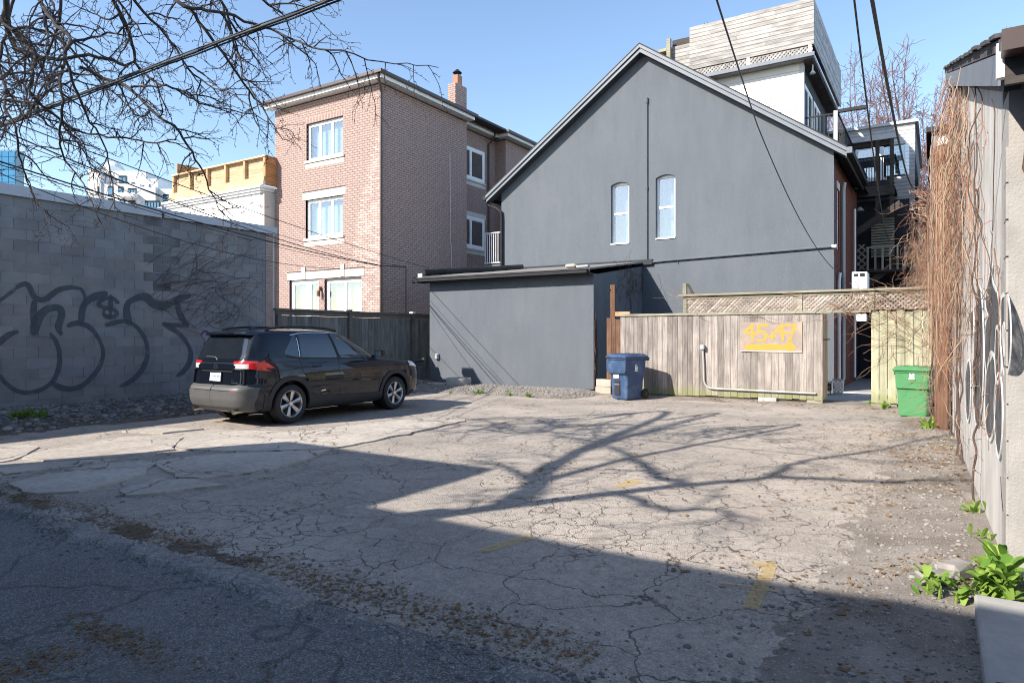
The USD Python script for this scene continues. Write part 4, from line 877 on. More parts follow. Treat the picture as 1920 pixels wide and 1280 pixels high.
part(bf, 'post', cat(bx(frr - .005, frr + .03, YF - .01, YF + .09, -.1, 2.03)), 'fence_wood')
part(bf, 'jamb_board', bx(frr + .0, frr + .02, YF + .092, YF + .5, .1, 2.03), 'cedar_z'); 
for k in range(3): part(bf, 'jamb_board', bx(frr + .001, frr + .019, YF + .505 + k * .13, YF + .63 + k * .13, .1, 2.03), 'cedar_z')
part(bf, 'latch', cat(tube([(frr + .02, YF + .2, 1.45), (frr + .1, YF + .2, 1.45), (frr + .16, YF + .2, 1.46)], .014, 6)), 'dark_metal')
gf = thing('board_fence', 'greenish board fence panel between the dark doorway and the wooden post', 'fence', (-.6, YF, 0))
gb = [atY(p, 700, YF)[0] for p in (1633, 1648.5, 1664.5, 1680.5, 1697, 1713.5, 1730, 1747)] + [.1]
for k in range(len(gb) - 1):
    part(gf, 'board', ff2.box(gb[k] + .004, gb[k + 1] - .008, .1 + rf.uniform(-.015, .015), 2.06 + rf.uniform(-.02, .02), -.022, rf.uniform(-.004, .004)), 'gate_wood')
part(gf, 'rail', cat(ff2.box(gb[0], .1, .45, .54, -.07, -.026), ff2.box(gb[0], .1, 1.6, 1.69, -.07, -.026)), 'rail_wood')
part(gf, 'base_board', ff2.box(gb[0], gb[0] + .48, -.02, .085, -.05, -.005), 'rail_wood'); part(gf, 'base_board', ff2.box(gb[0] + .5, .1, -.1, .085, -.08, -.03), 'mossy_timber')
lfn = thing('board_fence', 'dark grey board fence behind the black car, between block wall and annex', 'fence', (-14, 14, 0))
A, B = np.array([-14.4, 11.4]), np.array([-14.4, 18.9])
fk = Fr(A[0], A[1], *(B - A)); Lk = np.linalg.norm(B - A); n = 56
for k in range(n):
    u0, u1 = Lk * k / n, Lk * (k + 1) / n - .006
    part(lfn, 'board', fk.box(u0, u1, .1, 2.06, -.02, rf.uniform(-.006, .006)), 'dark_fence_wood')
part(lfn, 'cap', fk.box(-.02, Lk, 2.19, 2.24, -.08, .07), 'rail_wood_y'); part(lfn, 'top_rail', fk.box(0, Lk, 2.07, 2.188, -.03, .02), 'rail_wood_y')
for q, z in ((2.55, 2.32), (5.3, 2.3), (.06, 2.2)): part(lfn, 'post', fk.box(q - .06, q + .06, -.1, z - .1, .012, .1), 'rail_wood_y')
part(lfn, 'post_cap', fk.tm(chunk(5.23, 5.37, 2.24, 2.29, -.05, .11, .01)), 'siding_white'); part(lfn, 'post_cap', fk.tm(chunk(2.49, 2.61, 2.241, 2.28, -.05, .1, .01)), 'deck_wood')

# painted sign on the fence
xa, za = atY(1389, 604, YF); xb2, zb = atY(1504, 659, YF)
sg = thing('painted_sign', 'weathered plywood sign reading 45+47 over a yellow arrow, on the fence', 'sign', (xa, YF, zb))
part(sg, 'board', ff2.box(xa, xb2, zb, za, .008, .018), 'weathered_board'); part(sg, 'lower_edge', ff2.box(xa, xb2, zb - .012, zb - .0005, .006, .03), 'siding_white')
zs4 = lambda p: atY(1300 + p[0] / 6.4, 580 + p[1] / 6.4, YF)
SG = {'digit_four': ([(715, 185), (615, 275), (760, 290)], [(705, 190), (712, 380)]), 'digit_five': ([(890, 185), (790, 190), (775, 265), (850, 268), (885, 310), (860, 365), (785, 372)],),
      'plus_sign': ([(915, 325), (985, 320)], [(955, 275), (945, 362)]), 'digit_four_': ([(1065, 185), (985, 270), (1125, 285)], [(1068, 190), (1076, 365)]), 'digit_seven': ([(1112, 190), (1228, 192), (1180, 300), (1160, 368)],)}
for nme, ls in SG.items():
    p = unary_union([LineString([zs4(q) for q in l]).buffer(.029 if nme != 'plus_sign' else .022) for l in ls])
    part(sg, nme.rstrip('_'), ff2.ext(p, .0182, .0202), 'yellow_paint')
p = unary_union([Polygon([zs4(q) for q in ((625, 440), (640, 422), (900, 420), (1120, 432), (1125, 395), (1150, 378), (1180, 400), (1222, 445), (1215, 480), (1160, 500), (1110, 475), (900, 480), (640, 482))])])
part(sg, 'arrow', ff2.ext(p.buffer(.008), .0182, .0202), 'yellow_paint')
# steel conduit on the fence
cp = thing('conduit_pipe', 'bent galvanised conduit with a small box, fixed low along the fence', 'pipe', (xs[15], YF, .2))
q0, q1, q2, q3 = atY(1318.5, 650, YF), atY(1321, 712, YF), atY(1338, 728, YF), atY(1530, 737, YF)
pts = [(q0[0], YF - .045, q0[1]), (q0[0] + .02, YF - .045, (q0[1] + q1[1]) / 2), (q1[0], YF - .045, q1[1])] + [(q1[0] + (q2[0] - q1[0]) * (1 - math.cos(a)), YF - .045, q1[1] - (q1[1] - q2[1]) * math.sin(a)) for a in np.linspace(.3, 1.57, 6)] + [(q3[0], YF - .045, q3[1])]
part(cp, 'pipe', tube(pts, .023, 10), 'pipe_steel', smooth=50)
part(cp, 'box', chunk(q0[0] - .05, q0[0] + .05, YF - .12, YF - .006, q0[1] - .06, q0[1] + .05, .008), 'pipe_grey')
xo, zo = atY(1441, 747, YF)
top('outlet_box', cat(chunk(xo - .2, xo + .2, YF - .16, YF - .03, .0, .12, .01), bx(xo - .12, xo - .09, YF - .17, YF - .155, .02, .1), bx(xo + .1, xo + .13, YF - .17, YF - .155, .02, .1)), 'pipe_grey', label='low grey plastic box at the foot of the fence under the sign', category='box')
# timber post and cross piece against the annex wall
xw, zw_ = atY(1149, 600, 16.75)
tp = thing('timber_frame', 'brown timber post and short crosspiece standing in the shade beside the annex', 'post', (xw, 16.75, 0))
part(tp, 'post', bx(xw - .06, xw + .08, 16.7, 16.78, 0, atY(1149, 534, 16.75)[1]), 'brown_post'); part(tp, 'crosspiece', bx(xw + .085, xw + .5, 16.7, 16.76, 2.05, 2.17), 'cedar_z')
tb = thing('fence_stub', 'short brown boards filling the gap left of the grey fence', 'fence', (fl - .2, 16.35, 0))
for k in range(3): part(tb, 'board', bx(fl - .42 + k * .13, fl - .3 + k * .13, 16.36, 16.385, .05, 2.0 - .02 * k), 'brown_post')

# ---------------------------------------------------------------- passage and rear house
top('passage_floor', bx(GR, .2, YF + .15, 30, -.1, .02), 'step_concrete', kind='structure', label='shaded concrete passage behind the doorway')
ac = thing('air_conditioner', 'white air conditioner unit on the brick side of the gable house', 'air conditioner', (-1.9, 20.9, 2.2))
xa_, za_ = atY(1596, 510, 20.6); xe_, ze_ = atY(1626, 548, 20.6)
part(ac, 'case', chunk(xa_, xe_, 20.6, 21.25, za_ - .75, za_, .015), 'white_vinyl')
for k in range(9): part(ac, 'grille_slat', bx(xa_ + .05, xe_ - .2, 20.588, 20.599, za_ - .68 + k * .055, za_ - .64 + k * .055), 'pipe_grey')
part(ac, 'top_vent', cat(bx(xa_ + .06, (xa_ + xe_) / 2 - .02, 20.588, 20.599, za_ - .13, za_ - .05), bx((xa_ + xe_) / 2 + .02, xe_ - .06, 20.588, 20.599, za_ - .13, za_ - .05)), 'dark_metal')
part(ac, 'bracket', cat(beam((xa_ + .05, 20.7, za_ - .77), (GR, 20.7, za_ - 1.1), .04, .04), beam((xa_ + .05, 21.1, za_ - .77), (GR, 21.1, za_ - 1.1), .04, .04)), 'dark_metal')
wb = thing('window_unit', 'small pale louvred unit high in the dark passage', 'air conditioner', (-1.7, 22, 1.7))
xa_, za_ = atY(1606, 589, 19); xe_, ze_ = atY(1624, 602, 19)
part(wb, 'case', bx(xa_, xe_, 19, 19.3, ze_, za_), 'white_vinyl')
for i in range(2):
    for j in range(2): part(wb, 'opening', bx(xa_ + .02 + i * (xe_ - xa_) / 2, xa_ + (i + 1) * (xe_ - xa_) / 2 - .02, 18.99, 18.999, ze_ + .02 + j * (za_ - ze_) / 2, ze_ + (j + 1) * (za_ - ze_) / 2 - .01), 'condo_grey')
rh = thing('rear_house', 'rear house with pale shingle siding, a dark timber balcony and stairs', 'house', (-2, 28, 0))
YR = 28.0
fr2 = Fr(0, YR, 1, 0)
xR0, xR1 = atY(1580, 300, YR)[0], atY(1716, 300, YR)[0]; zR = atY(1712, 228, YR)[1]
part(rh, 'wall', bx(xR0 - 3, xR1, YR + .05, 36, -.1, zR - .05), 'slate_siding')
zl0 = 6.0; nz_ = 24; hz = (zR - zl0) / nz_
xs0 = atY(1671, 300, YR)[0]
DW = (atY(1601, 290, YR)[0], atY(1663, 290, YR)[0], atY(1640, 340, YR)[1], atY(1640, 272, YR)[1])
for k in range(nz_):
    z0_ = zl0 + k * hz
    u = -1.0
    spans = [(xs0, xR1)] if z0_ < DW[3] + .1 else [(xR0, xR1)]
    for (p, q) in spans:
        w_ = 1.4
        m = p
        while m < q - .05:
            e_ = min(m + w_, q); v, f = bx(m + .002, e_ - .004, YR - .0, YR + .03, z0_, z0_ + hz - .003); v = np.array(v); v[:, 1] -= np.where((v[:, 1] < YR + .01), .018 * (1 - (v[:, 2] - z0_) / hz), 0); part(rh, 'shingle_course', (v, f), 'siding_grey'); m = e_
part(rh, 'roof_edge', bx(xR0 - 3, xR1 + .1, YR - .12, 36, zR - .04, zR + .06), 'siding_grey')
window(fr2, rh, *DW, cols=(DW[0] + .9, DW[0] + 1.7), w=.1, n=.05, back='curtain', name='sliding_door')
YBc = 26.2
zbf = atY(1640, 352, YBc)[1]
xq0, xq1 = atY(1592, 350, YBc)[0], atY(1678, 350, YBc)[0]
for k in range(8): part(rh, 'deck_board', bx(xq0, xq1, YBc + k * .22, YBc + k * .22 + .2, zbf - .05, zbf), 'deck_wood')
part(rh, 'deck_beam', bx(xq0, xq1, YBc - .05, YBc - .005, zbf - .3, zbf), 'deck_wood')
for px in (1598, 1645, 1672): q = atY(px, 300, YBc)[0]; part(rh, 'balcony_post', bx(q - .06, q + .06, YBc, YBc + .12, 0, zbf + (1.61 if px > 1640 else 1.1)), 'deck_wood')
part(rh, 'balcony_beam', bx(atY(1590, 270, YBc)[0], xq1 + .1, YBc - .02, YBc + .14, zbf + 1.62, zbf + 1.8), 'siding_grey')
part(rh, 'balcony_beam', bx(atY(1590, 270, YBc)[0], xq1 - .1, YBc + .15, YBc + .3, zbf + 1.45, zbf + 1.7), 'deck_wood')
part(rh, 'railing', cat(beam((xq0, YBc + .05, zbf + 1.05), (xq1, YBc + .05, zbf + 1.05), .05, .05), beam((xq0, YBc + .05, zbf + .1), (xq1, YBc + .05, zbf + .1), .04, .04), beam((xq1, YBc + .05, zbf + 1.05), (xq1, YR, zbf + 1.05), .05, .05)), 'dark_metal')
for q in np.linspace(xq0 + .05, xq1 - .05, 17): part(rh, 'baluster', bx(q - .012, q + .012, YBc + .04, YBc + .06, zbf + .1, zbf + 1.04), 'dark_metal')
# dark timber stair house under the balcony
ys = 25.6
part(rh, 'stair_back', bx(xq0 - .3, xq1 + .4, 26.9, 27.0, 0, zbf - .35), 'charcoal')
x0_, x1_ = atY(1632, 470, ys)[0], atY(1676, 470, ys)[0]; z0_, z1_ = atY(1650, 480, ys)[1], atY(1650, 405, ys)[1]
ns = 15
for k in range(ns): part(rh, 'louvre_slat', bx(x0_, x1_, ys + .3, ys + .34, z0_ + (z1_ - z0_) * k / ns, z0_ + (z1_ - z0_) * (k + .62) / ns), 'rail_wood')
part(rh, 'stair_stringer', cat(beam((atY(1600, 440, ys)[0], ys, atY(1600, 440, ys)[1]), (atY(1690, 385, ys)[0], ys, atY(1690, 380, ys)[1]), .06, .22), beam((x0_ - .2, ys - .3, 3.1), (x1_ + .6, ys - .3, 4.4), .06, .2)), 'deck_wood')
part(rh, 'lower_deck', bx(atY(1625, 510, ys)[0], atY(1700, 510, ys)[0], ys - .6, ys + 1, atY(1650, 512, ys)[1], atY(1650, 506, ys)[1]), 'deck_wood')
zd = atY(1650, 506, ys - .6)[1]
for px in np.arange(1627, 1700, 14): q = atY(px, 500, ys - .6)[0]; part(rh, 'rail_post', bx(q - .03, q + .03, ys - .62, ys - .56, zd, zd + .72), 'rail_wood')
part(rh, 'stair_rail', bx(atY(1627, 500, ys)[0], atY(1690, 500, ys)[0], ys - .63, ys - .55, zd + .725, zd + .77), 'rail_wood')
lattice(rh, Fr(0, ys - .2, 1, 0), atY(1608, 480, ys)[0], atY(1625, 480, ys)[0], atY(1610, 507, ys)[1], atY(1610, 460, ys)[1], 0, step=.16, w=.05, mat='rail_wood')
part(rh, 'bell_lamp', cyl((atY(1614, 396, ys)[0], ys - .3, atY(1614, 398, ys)[1]), .14, .12, 12, r2=.04), 'pipe_grey')
part(rh, 'conduit', tube([(atY(1603, 392, 24)[0], 24, atY(1603, 392, 24)[1]), (atY(1603, 392, 24)[0], 24, .2)], .035, 6), 'white_vinyl')
nhs = thing('neighbour_house', 'dark slate clad house between the bare tree and the vine covered wall', 'house', (1.0, 25, 0))
xn0 = atY(1746, 300, 25)[0]; zn = atY(1746, 243, 25)[1]
part(nhs, 'wall', bx(xn0, xn0 + 6, 25.05, 33, -.1, zn - .1), 'slate_siding')
hz = .2
for k in range(int((zn - 2) / hz)):
    for i in range(3): part(nhs, 'shingle_course', bx(xn0 + i * 1.3, xn0 + (i + 1) * 1.3 - .008, 25.0, 25.045, 2 + k * hz, 2 + (k + 1) * hz - .012), 'slate_siding')
part(nhs, 'roof_edge', bx(xn0 - .15, xn0 + 6, 24.85, 33, zn - .1, zn + .05), 'charcoal')
part(nhs, 'flue', cyl((atY(1771, 310, 24.5)[0], 24.5, zn - 3), .28, 2.3, 12), 'rust')
part(nhs, 'flue_top', cyl((atY(1771, 310, 24.5)[0], 24.5, zn - .7), .2, .25, 12), 'white_paint')

# ---------------------------------------------------------------- garage with the parged wall at the right
ga = thing('garage', 'old parged concrete garage with graffiti and vines along the right side', 'building', (.3, 9, 0))
W0, W1_ = np.array([.19, 12.9]), np.array([.383, 5.32])
fwl = Fr(W0[0], W0[1], *(W1_ - W0)); LW = np.linalg.norm(W1_ - W0)
zfar, znear = 5.55, 3.15
part(ga, 'side_wall', fwl.ext(Polygon([(0, -.2), (LW - .401, -.2), (LW - .401, znear + .1), (0, zfar)]), -.3, 0), 'parge_wall')
part(ga, 'far_wall', bx(.25, 9, 12.6, 12.89, -.2, zfar), 'parge_block')
ffr = Fr(W1_[0] - .02, W1_[1], 1, -.02)
Vg = brickrows(ffr, 0, 2.6, -.06, znear - .3, [(.95, 2.6, -.1, 2.2)], .4, .235, .012, .25, .0, jit=.004, seed=31)
for k in range(len(Vg)): part(ga, 'block', (Vg[k], BF), 'parge_block')
part(ga, 'front_core', cat(ffr.box(.02, .93, -.2, znear - .28, -.24, -.012), ffr.box(2.5, 6, -.2, znear, -.24, -.012), ffr.box(.93, 2.6, 2.22, znear - .1, -.24, -.012)), 'block_mortar')
part(ga, 'door', ffr.box(.96, 2.5, 0, 2.2, -.2, -.15), 'deck_wood')
part(ga, 'floor', bx(.7, 6, 5.6, 12.5, -.1, .02), 'dark_room')
part(ga, 'corner_plaster', fwl.box(LW - .40, LW + .008, -.2, znear - .05, -.32, .006), 'parge_block')
part(ga, 'gable_board', fwl.ext(Polygon([(0, zfar), (LW, znear - .05), (LW, znear + .12), (0, zfar + .15)]), -.06, .03), 'slate_siding')
rs = (zfar - znear) / LW
def groof(u0, u1, t0, t1, n0, n1): return fwl.ext(Polygon([(u0, zfar + .2 - rs * u0 + t0), (u1, zfar + .2 - rs * u1 + t0), (u1, zfar + .2 - rs * u1 + t1), (u0, zfar + .2 - rs * u0 + t1)]), n0, n1)
part(ga, 'roof', groof(-.15, LW + .5, 0, .07, -7, .1), 'shingle')
for k in range(26):
    u0 = -.15 + (LW + .6) * k / 26; u1 = -.15 + (LW + .6) * (k + 1) / 26 + .05
    part(ga, 'roof_shingle', groof(u0, u1, .072 + .012 * (k % 2), .095 + .014 * (k % 2), -1.2, .12 + .02 * rf.random()), 'shingle')
part(ga, 'rake_board', groof(-.1, LW + .4, -.2, -.01, .07, .095), 'grey_trim')
zg_ = zfar + .2 - rs * (LW + .5)
part(ga, 'rake_end', fwl.box(LW + .45, LW + .5, zg_ - .15, zg_ + .05, .05, .11), 'soffit_white')
part(ga, 'gutter', ffr.box(-.05, 7, zg_ - .05, zg_ + .07, .52, .66), 'brown_metal'); part(ga, 'fascia', ffr.box(-.03, 7, zg_ - .2, zg_ - .02, .48, .515), 'deck_wood')
part(ga, 'soffit', ffr.box(.0, 7, zg_ - .02, zg_ + .01, .02, .48), 'deck_wood')
part(ga, 'bracket', cat(beam(ffr.at(.16, zg_ - .1, .42), ffr.at(.12, zg_ - .62, .04), .07, .1)), 'brown_post')
part(ga, 'lintel', ffr.box(.3, 6, znear - .28, znear - .02, -.2, .012), 'deck_wood')
# graffiti: charcoal shapes edged in white on the parged wall
def zr(pts): return [(lambda y, z: ((12.9 - y), z))(*atX(1750 + x / 2.56, 400 + y / 2.56, .30)) for x, y in pts]
def onwall(px, py):
    a, b = ray(px); # meet the wall's real plane
    t = fwl.o[:2] @ fwl.n[:2] / (np.array([a, b]) @ fwl.n[:2]); p = np.array([a, b]) * t
    return float((p - fwl.o[:2]) @ fwl.u[:2]), zat(py, t)
zq = lambda pts: [onwall(1750 + x / 2.56, 400 + y / 2.56) for x, y in pts]
SH = [[(286, 290), (300, 360), (322, 440), (326, 540), (318, 690), (290, 660), (268, 720), (260, 760), (256, 560), (272, 490), (258, 430), (262, 380)],
      [(352, 405), (372, 440), (380, 560), (375, 700), (362, 760), (345, 740), (335, 600), (333, 470)],
      [(290, 690), (303, 720), (300, 1000), (256, 960), (260, 800), (272, 730)], [(310, 570), (326, 600), (334, 740), (322, 800), (312, 790)], [(310, 820), (338, 860), (338, 1060), (322, 1160), (306, 1040)],
      [(225, 360), (240, 420), (240, 900), (205, 960), (205, 560)], [(192, 470), (200, 540), (196, 600), (186, 540)], [(160, 800), (185, 860), (180, 960), (165, 960)]]
for k, s in enumerate(SH):
    p = Polygon(smooth(zq(s + [s[0]]), 6)).buffer(0)
    part(ga, 'graffiti_shape', fwl.ext(p, .007, .0095 + .0007 * k), 'spray_charcoal'); part(ga, 'graffiti_outline', fwl.ext(p.buffer(.032).difference(p.buffer(-.0)), .007, .011 + .0007 * k), 'spray_white')
p = Polygon(zq([(345, 540), (352, 520), (360, 560), (362, 680), (352, 690), (346, 620)])).buffer(0); part(ga, 'graffiti_shape', fwl.ext(p, .007, .0165), 'spray_white')
part(ga, 'crack', fwl.ext(LineString(zq([(330, 1270), (333, 1350), (340, 1420)])).buffer(.012), .0065, .0085), 'cable_black')
# concrete step at the lower right
st_ = thing('concrete_step', 'concrete step slab in front of the garage at the lower right corner', 'step', (1, 3.7, 0))
part(st_, 'slab', chunk(.165, 2.6, 2.75, 4.5, -.15, .13, .012), 'step_concrete'); part(st_, 'sill_slab', chunk(.43, 2.6, 4.505, 5.25, -.15, .1, .01), 'step_concrete')
part(st_, 'hose', tube([(.2, 3.33, .145), (.4, 3.4, .146), (.62, 3.3, .146), (.8, 3.1, .146), (1.1, 3.0, .146)], .014, 8), 'cable_black', smooth=50)
# wooden post wrapped in vines
xpst, ypst = G(1766, 808)
pt = thing('wooden_post', 'thick reddish wooden post wrapped in dry vines, beside the green bin', 'post', (xpst, ypst, 0))
part(pt, 'post', chunk(xpst - .1, xpst + .09, ypst - .08, ypst + .1, -.1, 3.6, .015), 'brown_post')
# ---------------------------------------------------------------- the parked sport utility car
from scipy.interpolate import PchipInterpolator
CARX, CARY = -10.53, 7.02           # centre line and rear bumper; the car points away along +y
KEY = np.array([  # z, rear x, front x, half width
    (.20, .32, 4.32, .78), (.28, .10, 4.50, .875), (.36, .03, 4.57, .905), (.48, .0, 4.60, .915), (.60, .0, 4.61, .925), (.66, .02, 4.61, .926), (.70, .07, 4.60, .926), (.80, .09, 4.58, .925), (.90, .10, 4.54, .915),
    (.97, .10, 4.44, .902), (1.01, .105, 4.25, .893), (1.045, .11, 3.9, .884), (1.075, .12, 3.52, .876), (1.10, .13, 3.34, .868), (1.14, .15, 3.22, .862), (1.22, .188, 3.06, .842), (1.32, .235, 2.86, .815),
    (1.42, .285, 2.66, .785), (1.50, .325, 2.50, .755), (1.55, .352, 2.38, .73), (1.59, .385, 2.24, .70), (1.62, .46, 2.06, .65), (1.645, .62, 1.85, .57), (1.66, .9, 1.62, .42), (1.668, 1.15, 1.4, .2)])
_z = KEY[:, 0]; XR, XF, WD = (PchipInterpolator(_z, KEY[:, k]) for k in (1, 2, 3))
def NE(z): return 6.4 if z < .95 else 6.4 + 1.6 * min(1, (z - .95) / .3)
def outline(z, th):
    xr, xf, w, n = XR(z), XF(z), WD(z), NE(z); c, a = (xr + xf) / 2, (xf - xr) / 2
    C, S = np.cos(th), np.sin(th); return c + a * np.sign(C) * np.abs(C) ** (2 / n), w * np.sign(S) * np.abs(S) ** (2 / n)
def ysurf(x, z):
    z = np.clip(z, .2, 1.667); xr, xf, w = XR(z), XF(z), WD(z); n = np.vectorize(NE)(z); c, a = (xr + xf) / 2, (xf - xr) / 2
    return w * (1 - np.clip(np.abs((x - c) / a), 0, 1) ** n) ** (1 / n)
def xrear(y, z):
    z = np.clip(z, .2, 1.667); xr, xf, w = XR(z), XF(z), WD(z); n = np.vectorize(NE)(z); c, a = (xr + xf) / 2, (xf - xr) / 2
    return c - a * (1 - np.clip(np.abs(y / w), 0, 1) ** n) ** (1 / n)
def xfront(y, z):
    z = np.clip(z, .2, 1.667); xr, xf, w = XR(z), XF(z), WD(z); n = np.vectorize(NE)(z); c, a = (xr + xf) / 2, (xf - xr) / 2
    return c + a * (1 - np.clip(np.abs(y / w), 0, 1) ** n) ** (1 / n)
def W_(m):
    """car space (x forward, y left, z up) -> the lot"""
    v, f = arr(m); v = np.array(v); o = np.stack([CARX - v[:, 1], CARY + v[:, 0], v[:, 2]], -1); return o, f
zs = np.unique(np.concatenate([np.arange(.2, 1.6, .02), np.linspace(1.6, 1.668, 14), _z]))
# spread points evenly round each outline
NT = 128; base = np.linspace(0, 2 * np.pi, 4001)
rings = []
for z in zs:
    x, y = outline(z, base); s = np.concatenate([[0], np.cumsum(np.hypot(np.diff(x), np.diff(y)))]); q = np.linspace(0, s[-1], NT, endpoint=False)
    rings.append(np.stack([np.interp(q, s, x), np.interp(q, s, y), np.full(NT, z)], -1))
Vb = np.vstack(rings + [[[ (XR(.2) + XF(.2)) / 2, 0, .2], [1.27, 0, 1.67]]]); Fb = []
for i in range(len(zs) - 1):
    for j in range(NT):
        k = (j + 1) % NT; Fb += [[i * NT + j, i * NT + k, (i + 1) * NT + k], [i * NT + j, (i + 1) * NT + k, (i + 1) * NT + j]]
nb_, L_ = len(zs) * NT, (len(zs) - 1) * NT
for j in range(NT):
    k = (j + 1) % NT; Fb += [[nb_, k, j], [nb_ + 1, L_ + j, L_ + k]]
RW, TR, FA, RA = .345, .345, 3.62, .94
body = m3.Manifold(m3.Mesh(Vb.astype(np.float32), np.array(Fb, np.uint32)))
for ax in (RA, FA):
    for s in (-1, 1):
        v, f = cyl((ax, .60 if s > 0 else -1.2, RW + .01), .405, .6, 48, 'y')
        body = body - m3.Manifold(m3.Mesh(v.astype(np.float32), f.astype(np.uint32)))
def onside(p, h0, h1, s, edge=.06):
    out = []
    for m in extrude(p, 1.0):
        v, f = trimesh.remesh.subdivide_to_size(m.vertices * [1, 1, .02], m.faces, edge); v = np.array(v)
        y = ysurf(v[:, 0], v[:, 1]) + h0 + (h1 - h0) * v[:, 2] / .02; f = np.array(f)
        o = np.stack([v[:, 0], s * y, v[:, 1]], -1); out.append((o, f if s < 0 else f[:, ::-1]))
    return W_(cat(*out))
def onrear(p, h0, h1, edge=.06, fn=xrear, sg=-1):
    out = []
    for m in extrude(p, 1.0):
        v, f = trimesh.remesh.subdivide_to_size(m.vertices * [1, 1, .02], m.faces, edge); v = np.array(v)
        x = fn(v[:, 0], v[:, 1]) + sg * (h0 + (h1 - h0) * v[:, 2] / .02); out.append((np.stack([x, v[:, 0], v[:, 1]], -1), np.array(f)[:, ::sg]))
    return W_(cat(*out))
car = thing('parked_car', 'black sport utility car parked on broken concrete beside the graffiti block wall', 'car', (CARX, CARY + 2.3, 0))
part(car, 'body', W_(body), 'car_black', smooth=28)
def rnd(p, r): return p.buffer(-r).buffer(r)
for s in (-1, 1):
    SIDE = [('window', Polygon([(2.12, 1.13), (3.02, 1.105), (2.92, 1.2), (2.62, 1.4), (2.38, 1.535), (2.2, 1.565), (1.98, 1.575)])), ('window', Polygon([(1.2, 1.15), (2.05, 1.132), (1.92, 1.575), (1.6, 1.58), (1.22, 1.56)])), ('window', Polygon([(.82, 1.22), (1.14, 1.152), (1.16, 1.55), (1.08, 1.53)]))]
    for k, (nme, p) in enumerate(SIDE):
        part(car, nme, onside(rnd(p, .03), -.004, .004, s), 'car_glass' if k else 'car_glass', smooth=40)
    part(car, 'pillar', onside(unary_union([Polygon([(2.06, 1.135), (2.11, 1.134), (1.97, 1.573), (1.93, 1.573)])]), -.004, .006, s), 'rubber')
    part(car, 'window_trim', onside(LineString([(1.05, 1.548), (1.25, 1.582), (1.6, 1.598), (2.0, 1.592), (2.22, 1.578), (2.42, 1.545), (2.65, 1.415), (2.98, 1.19)]).buffer(.008), -.002, .007, s), 'chrome')
    part(car, 'window_trim', onside(LineString([(1.165, 1.17), (1.17, 1.5)]).buffer(.006), -.002, .007, s), 'chrome')
    part(car, 'belt_strip', onside(LineString([(.9, 1.175), (1.15, 1.135), (2.1, 1.115), (3.1, 1.09)]).buffer(.012), -.002, .006, s), 'rubber')
    for nme, ln in (('door_seam', [(2.06, .4), (2.07, 1.1)]), ('door_seam', [(1.15, 1.13), (1.2, .9), (1.33, .72)]), ('door_seam', [(3.1, .45), (3.16, .8), (3.1, 1.07)]), ('fuel_door', [(.68, .86), (.84, .86), (.84, 1.0), (.68, 1.0), (.68, .86)])):
        if nme == 'fuel_door' and s < 0: continue
        part(car, nme, onside(LineString(ln).buffer(.005), -.002, .0012, s, .05), 'rubber')
    for x in (1.42, 2.3):
        q = np.array([float(ysurf(np.array(v_), np.array(.985))) for v_ in (x, x + .22)]) * s
        part(car, 'door_handle', W_(cat(tube([(x, q[0], .98), (x + .03, q[0] + s * .03, .985), (x + .19, q[1] + s * .03, .99), (x + .22, q[1], .99)], .014, 8))), 'car_black', smooth=40)
    # arch and sill cladding
    def arch(ax, r0, r1, xa, xb2):
        th = np.linspace(-.35, np.pi + .35, 40)
        o = [(ax + r1 * math.cos(t) * (1.0 if abs(math.cos(t)) < .9 else 1.0), RW + .02 + r1 * math.sin(t)) for t in th]; i = [(ax + r0 * math.cos(t), RW + .01 + r0 * math.sin(t)) for t in th[::-1]]
        return Polygon(o + i).buffer(0).intersection(sbox(xa, .25, xb2, 1.2))
    part(car, 'arch_cladding', onside(arch(RA, .4, .478, .3, 1.5), -.03, .016, s), 'car_cladding', smooth=30)
    part(car, 'arch_cladding', onside(arch(FA, .4, .478, 3.0, 4.25), -.03, .016, s), 'car_cladding', smooth=30)
    part(car, 'sill_cladding', onside(Polygon([(1.36, .22), (3.2, .22), (3.17, .42), (3.0, .4), (1.6, .45), (1.41, .52)]), -.02, .014, s), 'car_cladding', smooth=30)
    part(car, 'crease_panel', onside(Polygon([(1.5, .62), (1.62, .575), (2.9, .52), (3.0, .6), (2.4, .64), (1.7, .68)]).buffer(.01), -.02, .005, s), 'car_black', smooth=30)
    part(car, 'sill_badge', onside(Polygon([(1.6, .52), (1.7, .53), (1.7, .55), (1.6, .54)]), .0, .017, s), 'chrome')
    part(car, 'rear_quarter_cladding', onside(Polygon([(.4, .25), (.54, .25), (.52, .5), (.4, .54)]), -.02, .012, s), 'car_cladding', smooth=30)
    # tail lamp wraps from the side to the tailgate
    lam = part(car, 'tail_lamp', onside(Polygon([(.13, .985), (.55, .93), (.42, .99), (.62, .985), (.46, 1.085), (.16, 1.115)]), -.02, .014, s, .04), 'lamp_red', smooth=30)
    part(lam, 'lamp_red_bar', onrear(Polygon([(s * .45, 1.065), (s * .84, 1.07), (s * .84, 1.115), (s * .45, 1.105)]), -.02, .015), 'lamp_red', smooth=30)
    part(lam, 'lamp_clear_bar', onrear(Polygon([(s * .5, .985), (s * .82, .98), (s * .83, 1.062), (s * .46, 1.06)]), -.02, .013), 'lamp_clear', smooth=30)
    part(car, 'rear_reflector', onrear(Polygon([(s * .5, .585), (s * .78, .6), (s * .78, .63), (s * .5, .615)]), -.01, .012), 'lamp_red')
    part(car, 'head_lamp', onside(Polygon([(4.1, .9), (4.55, .84), (4.53, .93), (4.3, 1.0), (4.12, .985)]), -.02, .012, s), 'lamp_clear', smooth=30)
